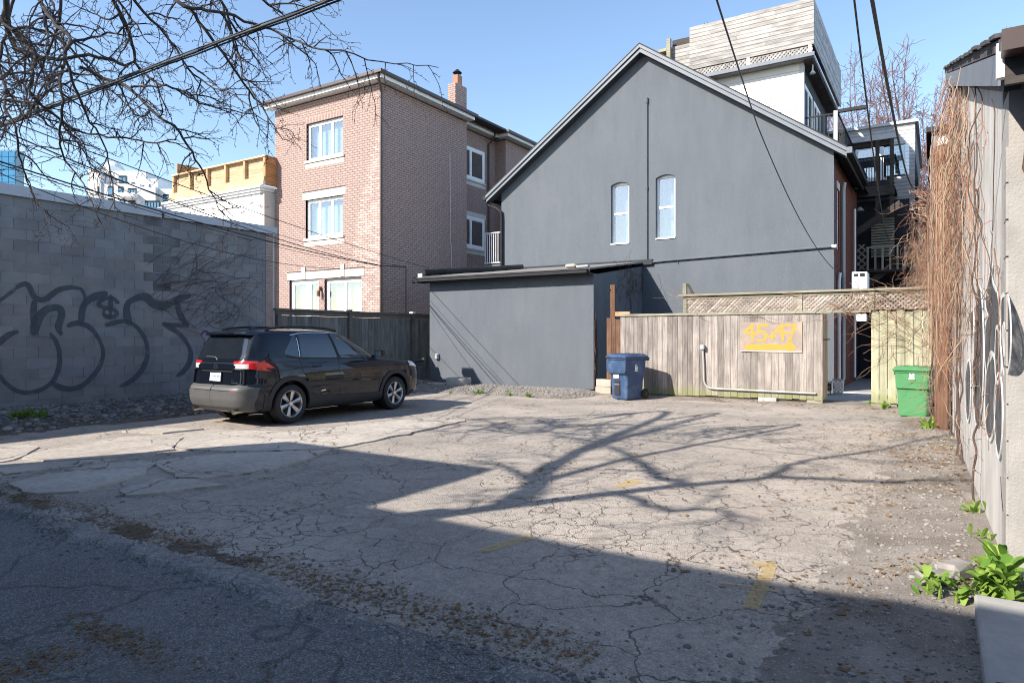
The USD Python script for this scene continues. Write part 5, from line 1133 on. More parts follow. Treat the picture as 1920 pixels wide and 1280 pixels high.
    # mirror
    mc = m3.Manifold.hull_points(np.array([(3.0 + a, s * (.93 + b), 1.11 + c) for a, b, c in ((0, 0, 0), (.0, .2, .02), (.0, .2, .14), (0, .0, .13), (.12, .03, .02), (.1, .18, .05), (.1, .18, .12), (.12, .03, .12))]))
    part(car, 'mirror', W_(cat(mc, beam((3.05, s * .82, 1.12), (3.05, s * .96, 1.14), .05, .04))), 'car_black')
    part(car, 'mirror_glass', W_(bx(2.992, 2.998, min(s * .95, s * 1.1), max(s * .95, s * 1.1), 1.13, 1.23)), 'chrome')
    # roof rail
    rp_ = [(.62, s * .6, 1.635), (.75, s * .615, 1.675), (1.1, s * .625, 1.7), (1.6, s * .625, 1.7), (2.0, s * .61, 1.675), (2.25, s * .6, 1.63)]
    part(car, 'roof_rail', W_(tube(rp_, .02, 8)), 'dark_metal', smooth=40)
    part(car, 'exhaust_tip', W_(cat(tube([(.3, s * .55, .27), (.04, s * .56, .26)], .035, 12), tube([(.06, s * .56, .26), (.02, s * .56, .26)], .042, 12))), 'exhaust_steel', smooth=40)
    for ax in (RA, FA):
        yw = s * .80
        wh = part(car, 'wheel', W_((lambda m: (np.array(m.vertices)[:, [0, 2, 1]] * [1, s, 1] + [ax, yw, RW], m.faces if s < 0 else m.faces[:, ::-1]))(revolve([(.18, -.11), (.235, -.118), (.31, -.115), (.335, -.1), (TR, -.07), (TR, .07), (.335, .1), (.31, .118), (.26, .122), (.235, .112), (.225, .08), (.22, .0), (.18, -.05)], 48))), 'rubber', smooth=35)
        loc = lambda m: W_((lambda v, f: (v[:, [0, 2, 1]] * [1, s, 1] + [ax, yw, RW], f if s < 0 else f[:, ::-1]))(*[np.array(q) for q in arr(m)]))
        part(wh, 'barrel', loc(revolve([(.225, -.1), (.226, .06), (.232, .1), (.238, .113), (.232, .118), (.222, .112), (.205, .07), (.2, -.09)], 48)), 'alloy', smooth=40)
        part(wh, 'brake_disc', loc(cyl((0, 0, -.02), .19, .02, 32)), 'alloy_dark')
        sp = []
        for k in range(6):
            a = k * math.pi / 3 + .3
            for da in (-.17, .17):
                p0 = np.array([.05 * math.cos(a + da * 2), .05 * math.sin(a + da * 2)]); p1 = np.array([.226 * math.cos(a + da * 1.15), .226 * math.sin(a + da * 1.15)])
            d0, d1 = .26, .2
            hull = [(.055 * math.cos(a + t * d0 * 1.6), .055 * math.sin(a + t * d0 * 1.6), z_) for t in (-1, 1) for z_ in (.05, .08)] + [(.228 * math.cos(a + t * d1), .228 * math.sin(a + t * d1), z_) for t in (-1, 1) for z_ in (.07, .098)] + [(r_ * math.cos(a), r_ * math.sin(a), z_) for r_, z_ in ((.08, .1), (.2, .112))]
            sp.append(arr(m3.Manifold.hull_points(np.array(hull))))
        part(wh, 'spokes', loc(cat(*sp)), 'alloy', smooth=25)
        part(wh, 'hub_cap', loc(cat(cyl((0, 0, .05), .06, .05, 24, r2=.045))), 'alloy')
        part(wh, 'wheel_nuts', loc(cat(*[cyl((.042 * math.cos(k * 1.257), .042 * math.sin(k * 1.257), .08), .009, .03, 8) for k in range(5)])), 'alloy_dark')
        part(wh, 'well', loc(cyl((0, 0, -.22), .38, .02, 32)), 'rubber')
# rear
part(car, 'rear_window', onrear(rnd(Polygon([(-.66, 1.14), (.66, 1.14), (.58, 1.44), (.5, 1.53), (-.5, 1.53), (-.58, 1.44)]), .03), -.004, .004), 'car_glass', smooth=40)
part(car, 'spoiler', W_(arr(m3.Manifold.hull_points(np.array([(x, y, z) for x, w_, z in ((.27, .56, 1.548), (.25, .54, 1.57), (.3, .57, 1.6), (.6, .58, 1.632), (.66, .63, 1.6), (.5, .69, 1.55)) for y in (-w_, w_)])))), 'car_black', smooth=20)
part(car, 'garnish', onrear(Polygon([(-.47, .955), (.47, .955), (.52, 1.02), (.45, 1.06), (-.45, 1.06), (-.52, 1.02)]), -.02, .022), 'car_black', smooth=30)
part(car, 'garnish_shadow', onrear(Polygon([(-.42, .925), (.42, .925), (.46, .953), (-.46, .953)]), -.01, .003), 'rubber')
part(car, 'chrome_strip', onrear(LineString([(-.5, 1.068), (.5, 1.068)]).buffer(.006), -.01, .024), 'chrome')
el = lambda a, b, w_: Polygon([(a * math.cos(t), 1.005 + b * math.sin(t)) for t in np.linspace(0, 2 * math.pi, 28)]).buffer(w_).difference(Polygon([(a * math.cos(t), 1.005 + b * math.sin(t)) for t in np.linspace(0, 2 * math.pi, 28)]))
part(car, 'emblem', onrear(unary_union([el(.052, .034, .007), affinity.translate(el(.022, .03, .006), 0, 0), affinity.translate(el(.036, .012, .006), 0, .016)]), .018, .03), 'chrome')
pl_ = part(car, 'licence_plate', onrear(sbox(-.155, .76, .155, .91), .012, .02), 'plate_white')
for k in range(7): part(pl_, 'plate_mark', onrear(sbox(.115 - k * .036 - .026 - .012 * (k > 3), .795, .115 - k * .036 - .012 * (k > 3), .86).difference(sbox(.115 - k * .036 - .019 - .012 * (k > 3), .808, .115 - k * .036 - .007 - .012 * (k > 3), .824 + .01 * (k % 2))), .02, .0215), 'plate_ink')
part(pl_, 'plate_frame', onrear(sbox(-.165, .75, .165, .92).difference(sbox(-.15, .765, .15, .905)), .01, .024), 'chrome')
part(car, 'tailgate_lower', onrear(Polygon([(-.72, .615), (.72, .615), (.76, .7), (-.76, .7)]), -.02, .02), 'bumper_grey', smooth=30)
part(car, 'bumper', onrear(rnd(Polygon([(-.84, .5), (-.8, .33), (.8, .33), (.84, .5), (.86, .66), (.7, .7), (.66, .605), (-.66, .605), (-.7, .7), (-.86, .66)]), .01), -.02, .03), 'bumper_grey', smooth=30)
part(car, 'lower_valance', onrear(Polygon([(-.76, .25), (.76, .25), (.8, .328), (-.8, .328)]), -.03, .012), 'bumper_grey')
tb_ = meshkit.text_mesh('XLE', .032, .004); v, f = arr(tb_); v = np.array(v)
xo_ = -.42
part(car, 'trim_badge', W_((np.stack([xrear(xo_ - v[:, 0], .77 + v[:, 1]) - .003 - v[:, 2], xo_ - v[:, 0], .77 + v[:, 1]], -1), f)), 'chrome')
part(car, 'trim_badge', onrear(sbox(-.58, .735, -.43, .752), .0, .006), 'chrome')
part(car, 'tailgate_seam', onrear(unary_union([LineString([(s * .7, .71), (s * .68, .95), (s * .48, .975)]).buffer(.004) for s in (-1, 1)] + [LineString([(0, .33), (0, .7)]).buffer(.003)]), -.005, .0312), 'rubber')
part(car, 'wiper', W_(tube([(.148, .05, 1.12), (.15, .1, 1.17), (.16, .38, 1.175)], .011, 6)), 'black_plastic')
part(car, 'antenna_fin', W_(arr(m3.Manifold.hull_points(np.array([(.75, -.03, 1.64), (.75, .03, 1.64), (1.0, -.02, 1.65), (1.0, .02, 1.65), (.78, 0, 1.72), (.74, 0, 1.71)])))), 'car_black')
part(car, 'grille', onrear(Polygon([(-.6, .5), (.6, .5), (.5, .85), (-.5, .85)]), -.02, .01, fn=xfront, sg=1), 'car_cladding')
part(car, 'windscreen', onrear(rnd(Polygon([(-.72, 1.15), (.72, 1.15), (.6, 1.54), (-.6, 1.54)]), .03), -.004, .004, fn=xfront, sg=1), 'car_glass', smooth=40)
part(car, 'underbody', W_(bx(.5, 4.1, -.7, .7, .2, .24)), 'rubber')
# ---------------------------------------------------------------- wheeled bins
def rrect(w, d, r, n=5):
    p = sbox(-w / 2, -d / 2, w / 2, d / 2).buffer(-r).buffer(r, quad_segs=n); return p
def loft(secs):
    """secs: (w, d, r, z, cx, cy) -> closed shell"""
    R = []
    for w, d, r, z, cx, cy in secs:
        c = []
        for sx, sy, a0 in ((1, 1, 0), (-1, 1, 90), (-1, -1, 180), (1, -1, 270)):
            for k in range(6):
                a = math.radians(a0 + 18 * k); c.append((cx + sx * (w / 2 - r) + r * math.cos(a), cy + sy * (d / 2 - r) + r * math.sin(a), z))
        R.append(c)
    n = len(R[0]); V = np.array(R).reshape(-1, 3); F = []
    for i in range(len(R) - 1):
        for j in range(n):
            k = (j + 1) % n; F += [[i * n + j, i * n + k, (i + 1) * n + k], [i * n + j, (i + 1) * n + k, (i + 1) * n + j]]
    F += [[0, j + 1, j] for j in range(1, n - 1)]; b = (len(R) - 1) * n; F += [[b, b + j, b + j + 1] for j in range(1, n - 1)]
    return V, np.array(F)
def place(m, x, y, rz, z=0):
    v, f = arr(m); c, s = math.cos(rz), math.sin(rz); v = np.array(v); return np.stack([x + c * v[:, 0] - s * v[:, 1], y + s * v[:, 0] + c * v[:, 1], z + v[:, 2]], -1), f
def skyline(h):
    """the small emblem of two curved towers over a base line"""
    return unary_union([sbox(-.36, 0, .36, .1), sbox(-.28, .16, -.12, .82), sbox(-.1, .16, .02, .55), sbox(.05, .16, .14, 1.0), sbox(.16, .16, .28, .7), sbox(-.28, .82, -.2, .95)]), h
def bin_(name, label, mat, x, y, rz, w, d, h, handle_front=True, lidmat=None):
    # local: the front (lid opening) faces -y, hinge and wheels at +y
    t = thing(name, label, 'bin', (x, y, 0)); P = lambda m: place(m, x, y, rz); lidmat = lidmat or mat
    k = h / 1.1
    part(t, 'cart', P(loft([(w * .74, d * .62, .05, .01, 0, -.02), (w * .78, d * .66, .05, .06, 0, -.02), (w * .84, d * .74, .05, .52 * k, 0, -.0), (w * .86, d * .77, .05, .60 * k, 0, -.005), (w * .9, d * .86, .05, .62 * k, 0, -.01), (w * .93, d * .9, .05, .94 * k, 0, -.01), (w * .94, d * .92, .05, .95 * k, 0, -.01), (w * 1.0, d * .99, .05, .965 * k, 0, -.0), (w * 1.0, d * .99, .05, 1.0 * k, 0, 0)])), mat, smooth=30)
    part(t, 'lid', P(loft([(w * 1.03, d * 1.03, .05, 1.002 * k, 0, -.01), (w * 1.05, d * 1.05, .05, 1.015 * k, 0, -.01), (w * 1.05, d * 1.05, .05, 1.035 * k, 0, -.01), (w * .99, d * .99, .05, 1.05 * k, 0, -.01), (w * .9, d * .86, .06, 1.085 * k, 0, -.0), (w * .84, d * .8, .06, 1.095 * k, 0, .0)])), lidmat, smooth=30)
    part(t, 'lid_rib', P(cat(*[bx(q - .012, q + .012, -d * .36, d * .34, 1.09 * k, 1.104 * k) for q in (-w * .25, 0, w * .25)])), lidmat)
    part(t, 'handle', P(cat(tube([(-w * .46, d * .48, .97 * k), (-w * .42, d * .6, .985 * k), (w * .42, d * .6, .985 * k), (w * .46, d * .48, .97 * k)], .018, 8), bx(-w * .46, -w * .4, d * .4, d * .56, .93 * k, 1.0 * k), bx(w * .4, w * .46, d * .4, d * .56, .93 * k, 1.0 * k), bx(-.04, .04, d * .42, d * .58, .95 * k, 1.0 * k))), mat, smooth=40)
    for s in (-1, 1):
        wv, wf = arr(revolve([(.03, -.03), (.1, -.035), (.125, -.02), (.125, .02), (.1, .035), (.03, .03)], 24)); wv = np.array(wv)[:, [2, 0, 1]]
        wl = part(t, 'wheel', P((wv + [s * (w * .43), d * .40, .126], wf)), 'rubber', smooth=35)
        part(wl, 'hub', P(cyl((s * w * .43 - .045, d * .40, .126), .05, .09, 14, 'x')), 'black_plastic')
    part(t, 'axle', P(cyl((-w * .42, d * .4, .126), .012, w * .84, 8, 'x')), 'dark_metal')
    return t, P, k
bx_, by_ = -6.42, 15.42
t, P, k = bin_('wheeled_bin', 'large dusty blue wheeled bin with closed lid at the left end of the fence', 'bin_blue', bx_, by_, math.radians(-20), .66, .80, 1.1)
w, d = .66, .80
part(t, 'lift_pocket', P(cat(*[bx(q - .007, q + .007, -d * .455, -d * .43, .66 * k, .9 * k) for q in np.linspace(-w * .3, w * .3, 8)])), 'bin_blue')
part(t, 'front_rim', P(loft([(w * .8, .05, .02, .63 * k, 0, -d * .44), (w * .95, .09, .02, .7 * k, 0, -d * .455), (w * .98, .1, .02, .93 * k, 0, -d * .455)])), 'bin_blue', smooth=30)
part(t, 'lift_slot', P(cat(bx(-w * .2, w * .06, -d * .392, -d * .36, .1, .46))), 'black_plastic')
part(t, 'lift_bar', P(cyl((-w * .2, -d * .385, .36), .018, w * .26, 10, 'x')), 'chrome')
part(t, 'sticker', P(bx(-w * .22, w * .02, -d * .405, -d * .40, .51, .6)), 'decal_white')
fr_side = Fr(0, 0, 1, 0)
def decal_at(t, P, ux, uz, h, face, off):
    p, _ = skyline(h); ms = []
    for m in extrude(affinity.scale(p, h, h, origin=(0, 0)), .003):
        v, f = arr(m); v = np.array(v)
        if face == 'x+': o = np.stack([np.full(len(v), off) + v[:, 2], ux + v[:, 0], uz + v[:, 1]], -1)
        else: o = np.stack([ux + v[:, 0], np.full(len(v), off) - v[:, 2], uz + v[:, 1]], -1)
        ms.append((o, f))
    part(t, 'emblem', P(cat(*ms)), 'decal_white')
decal_at(t, P, -.02, .68, .17, 'x+', w * .466)
gx, gy = -.38, 15.1
t, P, k = bin_('wheeled_bin', 'bright green wheeled bin leaning near the wooden post and dry vines', 'bin_green', gx, gy, math.radians(-8), .62, .72, .96)
part(t, 'side_grip', P(cat(bx(-.62 * .5 - .03, -.62 * .5 + .02, -.1, .0, .78, .93))), 'black_plastic')
decal_at(t, P, 0.0, .72, .15, 'y-', -.72 * .468)
# concrete blocks stacked beside the bin
cx0, cy0 = G(1134, 738)
for k, (lab, dz, rz, c2) in enumerate((('lower buff concrete block of the pair beside the blue bin', 0, .12, -.02), ('upper buff concrete block of the pair beside the blue bin', .195, .02, .0))):
    t = thing('concrete_block', lab, 'block', (cx0 + c2, cy0, dz), group='concrete blocks by the blue bin')
    b = m3.Manifold(m3.Mesh(*[q.astype(a) for q, a in zip(arr(chunk(-.21, .21, -.1, .1, 0, .19, .006)), (np.float32, np.uint32))]))
    for q in (-.1, .1): b = b - m3.Manifold.cube([.13, .13, .4], True).translate([q, 0, .1])
    part(t, 'shell', place(b, cx0 + c2, cy0, rz, dz), 'block_buff')
# black pot and buckets behind the car, concrete ring
px_, py_ = -13.62, 16.0
pt_ = thing('plant_pot', 'black plastic pot under a heap of black pipe at the left corner of the annex', 'pot', (px_, py_, 0))
part(pt_, 'pot', (lambda m: (np.array(m.vertices) + [px_, py_, .12], m.faces))(revolve([(0, 0), (.2, 0), (.25, .42), (.27, .42), (.27, .5), (.24, .5), (.2, .1), (0, .08)], 24)), 'pot_grey', smooth=35)
part(pt_, 'pipe', cat(tube([(px_ - .45, py_ - .1, .55), (px_ - .3, py_ - .1, .68), (px_ + .1, py_ - .05, .76), (px_ + .35, py_, .8)], .06, 10), tube([(px_ - .4, py_ - .12, .5), (px_ - .28, py_ - .12, .6), (px_ + .1, py_ - .1, .64)], .05, 10)), 'pot_grey', smooth=40)
rx, ry = (q * 19.6 for q in ray(860))
rg = thing('planter_ring', 'low round concrete planter ring full of gravel, before the annex', 'planter', (rx, ry, 0))
part(rg, 'ring', (lambda m: (np.array(m.vertices) + [rx, ry, .07], m.faces))(revolve([(.3, 0), (.36, 0), (.37, .2), (.35, .24), (.31, .24), (.3, .2), (.3, 0)], 32)), 'step_concrete', smooth=35)
part(rg, 'fill', cyl((rx, ry, .08), .3, .14, 20), 'gravel_stone')
top('paver', chunk(*np.add([rx - .9, rx - .35, ry - .25, ry + .1, .04, .14], 0), .01), 'step_concrete', label='flat grey paving slab left of the round planter ring', category='paver')
top('paver', chunk(-14.1, -13.0, 15.3, 16.3, .0, .12, .01), 'step_concrete', label='long concrete pad under the black plant pot', category='paver')
# things in the doorway
dx_, dy_ = G(1572, 741)
tq = thing('planter_box', 'grey square planter standing just inside the doorway', 'planter', (dx_, dy_, 0)); part(tq, 'box', loft([(.2, .2, .02, .0, dx_, dy_), (.26, .26, .02, .42, dx_, dy_)]), 'pipe_grey'); part(tq, 'soil', bx(dx_ - .11, dx_ + .11, dy_ - .11, dy_ + .11, .4, .425), 'dirt')
tq = thing('junk_crate', 'small dark crate of junk left of the doorway planter', 'crate', (dx_ - .35, dy_ - .1, 0))
part(tq, 'crate', bx(dx_ - .38, dx_ - .17, dy_ - .25, dy_ + .1, .12, .3), 'deck_wood'); part(tq, 'lid', chunk(dx_ - .4, dx_ - .16, dy_ - .3, dy_ + .1, .31, .36, .015), 'litter_metal'); part(tq, 'legs', cat(*[bx(dx_ + a, dx_ + a + .02, dy_ + b, dy_ + b + .02, 0, .12) for a in (-.37, -.2) for b in (-.24, .06)]), 'deck_wood')
xs_, ys_ = G(1605, 738)
top('threshold_strip', beam((xs_ - .3, ys_, .025), (xs_ + .38, ys_ + .03, .025), .03, .02), 'white_paint', label='white strip lying across the doorway floor', category='strip')
# rubble at the right edge
for k, (px, py, a, b, c, rz) in enumerate(((1788, 1064, .11, .03, .022, .5), (1793, 1082, .1, .07, .07, 1.0), (1764, 1092, .06, .06, .05, .2), (1738, 1095, .07, .05, .05, 2.0), (1809, 1058, .05, .04, .025, .1))):
    x, y = G(px, py, .03); v, f = chunk(-a, a, -b, b, 0, c * 1.5, min(a, b, c) * .35)
    v = np.array(v) + nr.normal(0, .006, np.shape(v))
    top('rubble_piece', place((v, f), x, y, rz, .02), 'gravel_stone' if k else 'step_concrete', label=['flat broken concrete strip lying before the green leaves', 'grey stone just under the broken concrete strip', 'small stone left of the grey stone by the leaves', 'dark stone farthest left among the rubble by the right wall', 'wedge of broken concrete behind the flat strip'][k], category='rubble')
# ---------------------------------------------------------------- stuff: stones, litter, straw
def stone(s):
    m = trimesh.creation.icosphere(1, 1.0); v = np.array(m.vertices); v *= 1 + .35 * (meshkit.noise(v * 1.3 + s * 7, s)[:, None] - .5); return v * [1, .8, .55], m.faces
ST = [stone(k) for k in range(4)]
def scatter(n, fx_, zf, keep=None, seed=0):
    q = np.random.default_rng(seed); xy = fx_(q, n)
    z = zf(xy[:, 0], xy[:, 1]); k = np.ones(n, bool) if keep is None else keep(xy[:, 0], xy[:, 1], z, q)
    return np.c_[xy, z][k], q
pos, q = scatter(9000, lambda q, n: np.c_[-14.4 + np.abs(q.normal(0, 1.35, n)), q.uniform(3.6, 15.8, n)], left_mound, lambda x, y, z, q: z > .0, 5)
instancer('gravel', ST, pos + [0, 0, .006], q.gamma(2.2, .011, len(pos)).clip(.006, .085), np.c_[q.uniform(0, 360, len(pos)), q.normal(0, 20, len(pos))], ['gravel_stone', 'dark_stone', 'dark_stone', 'gravel_stone'], 'loose stones on the dirt bank below the block wall')
pos, q = scatter(16000, lambda q, n: np.c_[q.uniform(-13, -6.9, n), 16.3 - np.abs(q.normal(0, 1.3, n))], shed_front, lambda x, y, z, q: z > .0, 6)
instancer('gravel', ST, pos + [0, 0, .003], q.gamma(1.8, .0058, len(pos)).clip(.003, .04), np.c_[q.uniform(0, 360, len(pos)), q.normal(0, 20, len(pos))], 'gravel_stone', 'pale gravel spread in front of the grey annex')
pos, q = scatter(6500, lambda q, n: np.c_[.2 - np.abs(q.normal(0, .75, n)), q.uniform(2.9, 13, n)], lambda x, y: np.maximum(right_edge(x, y), lotz(x, y)), lambda x, y, z, q: (x > -1.9), 7)
instancer('gravel', ST, pos + [0, 0, .002], q.gamma(1.5, .0045, len(pos)).clip(.002, .022), np.c_[q.uniform(0, 360, len(pos)), q.normal(0, 20, len(pos))], 'gravel_stone', 'small stones strewn along the right hand wall')
def leafbit(s):
    v = np.array([(-1, 0, 0), (-.3, .35, .12), (.5, .3, .05), (1, 0, .2), (.4, -.33, .0), (-.4, -.3, .1)], float); f = np.array([[0, 5, 1], [1, 5, 4], [1, 4, 2], [2, 4, 3]]); return v * [1, 1, 1 + s], f
def strawbit(s):
    return tube([(-1, 0, 0), (-.3, .12 * s, .05), (.4, -.1, .1), (1, .15 * s, 0)], .035, 3)
LBIT = [leafbit(0), leafbit(1.2), strawbit(1), strawbit(-1.5), strawbit(2.2), strawbit(.5)]
LM = ['brown_litter', 'brown_litter', 'straw', 'straw', 'straw', 'brown_litter']
gz = lambda x, y: np.maximum.reduce([lotz(x, y), right_edge(x, y), fence_front(x, y)])
pos, q = scatter(19000, lambda q, n: np.c_[.25 - np.abs(q.normal(0, 1.0, n)), q.uniform(2.8, 16.1, n)], gz, lambda x, y, z, q: fb(x, y, 1.5, 101) + q.uniform(-.06, .06, len(x)) > .56 - .05 * (x > -.5), 8)
instancer('leaf_litter', LBIT, pos + [0, 0, .006], q.gamma(2, .0075, len(pos)).clip(.005, .045), np.c_[q.uniform(0, 360, len(pos)), q.normal(0, 12, len(pos))], LM, 'brown straw and leaf litter along the right hand wall')
pos, q = scatter(5000, lambda q, n: np.c_[q.uniform(-7.2, .1, n), 16.25 - np.abs(q.normal(0, .4, n))], gz, lambda x, y, z, q: fb(x, y, 1.8, 102) + q.uniform(-.05, .05, len(x)) > .5, 9)
instancer('leaf_litter', LBIT, pos + [0, 0, .006], q.gamma(2, .008, len(pos)).clip(.005, .05), np.c_[q.uniform(0, 360, len(pos)), q.normal(0, 12, len(pos))], LM, 'dead leaves blown along the foot of the fence')
pos, q = scatter(16000, lambda q, n: np.c_[q.uniform(-8.4, -1.4, n), 2.96 + q.normal(0, .11, n)], lambda x, y: np.maximum(lotz(x, y), lip_dirt(x, y)), lambda x, y, z, q: fb(x, y, 1.5, 103) > .45, 10)
instancer('leaf_litter', LBIT, pos + [0, 0, .004], q.gamma(2, .0045, len(pos)).clip(.003, .02), np.c_[q.uniform(0, 360, len(pos)), q.normal(0, 12, len(pos))], LM, 'dead leaves caught beside the raised asphalt edge')
pos, q = scatter(7000, lambda q, n: np.c_[q.uniform(-9, .0, n), q.uniform(2.9, 16, n)], lotz, lambda x, y, z, q: fb(x, y, .8, 104) + q.uniform(-.08, .08, len(x)) > .6, 11)
instancer('leaf_litter', LBIT, pos + [0, 0, .005], q.gamma(2, .008, len(pos)).clip(.005, .05), np.c_[q.uniform(0, 360, len(pos)), q.normal(0, 12, len(pos))], LM, 'scattered litter in drifts over the parking lot')
pos, q = scatter(2600, lambda q, n: np.c_[q.uniform(-4.0, -.2, n), 2.2 + q.normal(0, .25, n)], lambda x, y: 0 * x, lambda x, y, z, q: fb(x, y, 1.6, 105) > .5, 12)
instancer('leaf_litter', LBIT, pos + [0, 0, .006], q.gamma(2, .004, len(pos)).clip(.003, .016), np.c_[q.uniform(0, 360, len(pos)), q.normal(0, 12, len(pos))], LM, 'dark leaf crumbs on the lane before the raised edge')
# ---------------------------------------------------------------- green plants
def blade(L, w, bend, yaw, c, lift):
    n = 7; V = []
    for i in range(n):
        t = i / (n - 1); r = L * (t * (1 - .25 * bend * t)); z = lift * math.sin(min(t * 1.2, 1.57)) * L - bend * .35 * L * t * t
        ww = w * math.sin(math.pi * min(1, .12 + t * .88)) ** .8 * (1 if t < .98 else .05)
        for s, dz in ((-1, .25 * ww), (0, 0), (1, .25 * ww)): V.append((r * math.cos(yaw) - s * ww * math.sin(yaw), r * math.sin(yaw) + s * ww * math.cos(yaw), z + dz))
    F = []
    for i in range(n - 1):
        for s in (0, 1): a = i * 3 + s; F += [[a, a + 3, a + 4], [a, a + 4, a + 1]]
    return np.array(V) + np.array(c), np.array(F)
hs = thing('hosta_plant', 'bright green broad leaved plants growing between the step and the right hand wall', 'plant', (.3, 4.85, 0))
q = random.Random(12)
CL = [(.30, 5.05), (.26, 4.85), (.33, 4.75), (.22, 4.66), (.17, 4.6), (.08, 4.58), (.0, 4.62), (.3, 4.62), (-.06, 4.66)]
for cxy in CL:
    big = 1.0 if cxy[0] > .2 else .62
    for i in range(26 if big == 1 else 12):
        yaw = q.uniform(0, 6.28); L = q.uniform(.07, .155) * big; part(hs, 'leaf', blade(L, L * q.uniform(.2, .29), q.uniform(.5, 1.3), yaw, (cxy[0] + q.uniform(-.04, .04), cxy[1] + q.uniform(-.05, .05), .02 + q.uniform(.0, .2) * big), q.uniform(.5, 1.3)), 'hosta_leaf', smooth=60)
part(hs, 'stems', cat(*[tube([(x, y, -.02), (x + .01, y, .2 if x > .2 else .1)], .008, 5) for x, y in CL]), 'weed_leaf')
def weed(x, y, z, n, L, lab, seed, mat='weed_leaf'):
    t = thing('weed', lab, 'weed', (x, y, z)); r = random.Random(seed); ms = []
    for i in range(n): l = L * r.uniform(.5, 1); ms.append(blade(l, l * r.uniform(.1, .25), r.uniform(.2, 1.0), r.uniform(0, 6.28), (x + r.gauss(0, L * .35), y + r.gauss(0, L * .35), z), r.uniform(.4, 1.6)))
    part(t, 'leaves', cat(*ms), mat); part(t, 'stem', tube([(x, y, z - .03), (x, y, z + L * .5)], .006, 5), mat)
for k, (px, py, n, L, lab) in enumerate(((1749, 800, 60, .2, 'green weed tuft left of the wooden post'), (1660, 762, 36, .13, 'small green weeds under the greenish fence panel'), (1637, 756, 26, .12, 'small weed at the fence edge beside the doorway'), (1829, 955, 22, .12, 'small weed at the right wall halfway to the post'), (1845, 1000, 16, .09, 'tiny weed at the right wall above the broad leaves'),
        (898, 735, 34, .13, 'bright weed tuft in the gravel by the planter ring'), (955, 738, 22, .1, 'small weed at the foot of the annex, left of centre'), (990, 741, 24, .1, 'small weed at the foot of the annex, near its middle'), (40, 785, 70, .2, 'green weeds on the dirt bank at the far left'), (72, 782, 40, .16, 'green weed clump right beside the far left weeds'), (120, 770, 30, .12, 'small weed on the dirt bank near the graffiti circle'), (845, 735, 16, .08, 'tiny weed in the gravel left of the annex front'))):
    zz = .12 if px < 200 else .05
    x, y = G(px, py, zz); weed(x, y, zz - .03, n, L, lab, 60 + k, 'hosta_leaf' if k in (0, 5) else 'weed_leaf')

pos, q = scatter(4200, lambda q, n: np.c_[q.uniform(-8.4, -.6, n), 2.75 + q.normal(0, .22, n)], lambda x, y: np.where(y > 2.74, np.maximum(lotz(x, y), lip_dirt(x, y)), 0), lambda x, y, z, q: fb(x, y, 2.0, 106) > .42, 13)
instancer('gravel', ST, pos + [0, 0, .002], q.gamma(1.6, .004, len(pos)).clip(.002, .022), np.c_[q.uniform(0, 360, len(pos)), q.normal(0, 20, len(pos))], ['dark_stone', 'gravel_stone', 'dark_stone', 'dark_stone'], 'crumbled asphalt bits along the raised lane edge')

cxa, cya = G(215, 1196); cxb, cyb = G(60, 1245)
pos, q = scatter(2600, lambda q, n: np.where((q.random(n) < .6)[:, None], np.c_[cxa + q.normal(0, .26, n), cya + q.normal(0, .06, n)], np.c_[cxb + q.normal(0, .1, n), cyb + q.normal(0, .12, n)]), lambda x, y: 0 * x, None, 14)
instancer('leaf_litter', LBIT, pos + [0, 0, .004], q.gamma(2, .0045, len(pos)).clip(.003, .018), np.c_[q.uniform(0, 360, len(pos)), q.normal(0, 14, len(pos))], LM, 'streaks of dark debris on the lane at the lower left')
# ---------------------------------------------------------------- wires
def sag(a, b, s, n=24):
    a, b = np.array(a, float), np.array(b, float); t = np.linspace(0, 1, n)[:, None]; p = a + (b - a) * t; p[:, 2] -= s * 4 * (t * (1 - t))[:, 0]; return p
def wire(label, pts, w, mat='cable_black', name='overhead_wire'):
    return top(name, tube(pts, w / 2, 6), mat, label=label, category='wire', smooth=60)
YC, ZC = 3.85, 4.27
t_ = thing('overhead_cable', 'thick bundled black cable running across the upper left sky', 'cable', (-7, YC, ZC))
xw0, xw1 = -22.0, 14.0
for k, (dy, dz, w_) in enumerate(((0, 0, .024), (.016, -.017, .016), (-.01, .015, .012))):
    part(t_, 'strand', tube([(x, YC + dy + .004 * math.sin(x * 9 + k), ZC + dz + .004 * math.cos(x * 9 + k)) for x in np.linspace(xw0, xw1, 80)], w_ / 2, 6), 'cable_black', smooth=60)
e1_ = np.array([XS + .03, *atX(760, 500, XS)]); e2_ = np.array([XS + .03, *atX(713, 497, XS)])
for k, (p0, d0, e, s_, w_, lab) in enumerate((((-40, 205), 9.0, (805, 503, 23.5), .12, .016, 'highest of the thin wires sagging from the left towards the brick house'), ((-40, 225), 9.0, (716, 498, 20.6), .25, .02, 'second wire down of the thin wires at the left'), ((-40, 290), 9.5, (716, 499, 20.6), .15, .024, 'thicker middle wire of those passing over the block wall coping'),
        ((-40, 296), 9.6, (622, 486, 21.5), .1, .014, 'lower thin wire ending on the front of the brick house'), ((-40, 308), 9.8, (716, 500, 20.6), .55, .014, 'lowest thin wire sagging over the block wall'), ((-40, 240), 9.2, (760, 501, 22), .2, .012, 'thin wire ending halfway along the brick side wall'))):
    wire(lab, sag(atD(*p0, d0), atD(*e), s_), w_)
hx = np.array([GR + .06, 20.3, 3.45])
wire('thin black wire drooping across the gable to its right corner', np.vstack([sag(atD(1325, -60, 5.5), atD(1420, 235, 11.5), .02, 12)[:-1], sag(atD(1420, 235, 11.5), atD(1562, 503, 17.9), .3, 20)[:-1], sag(atD(1562, 503, 17.9), hx, .03, 6)]), .02)
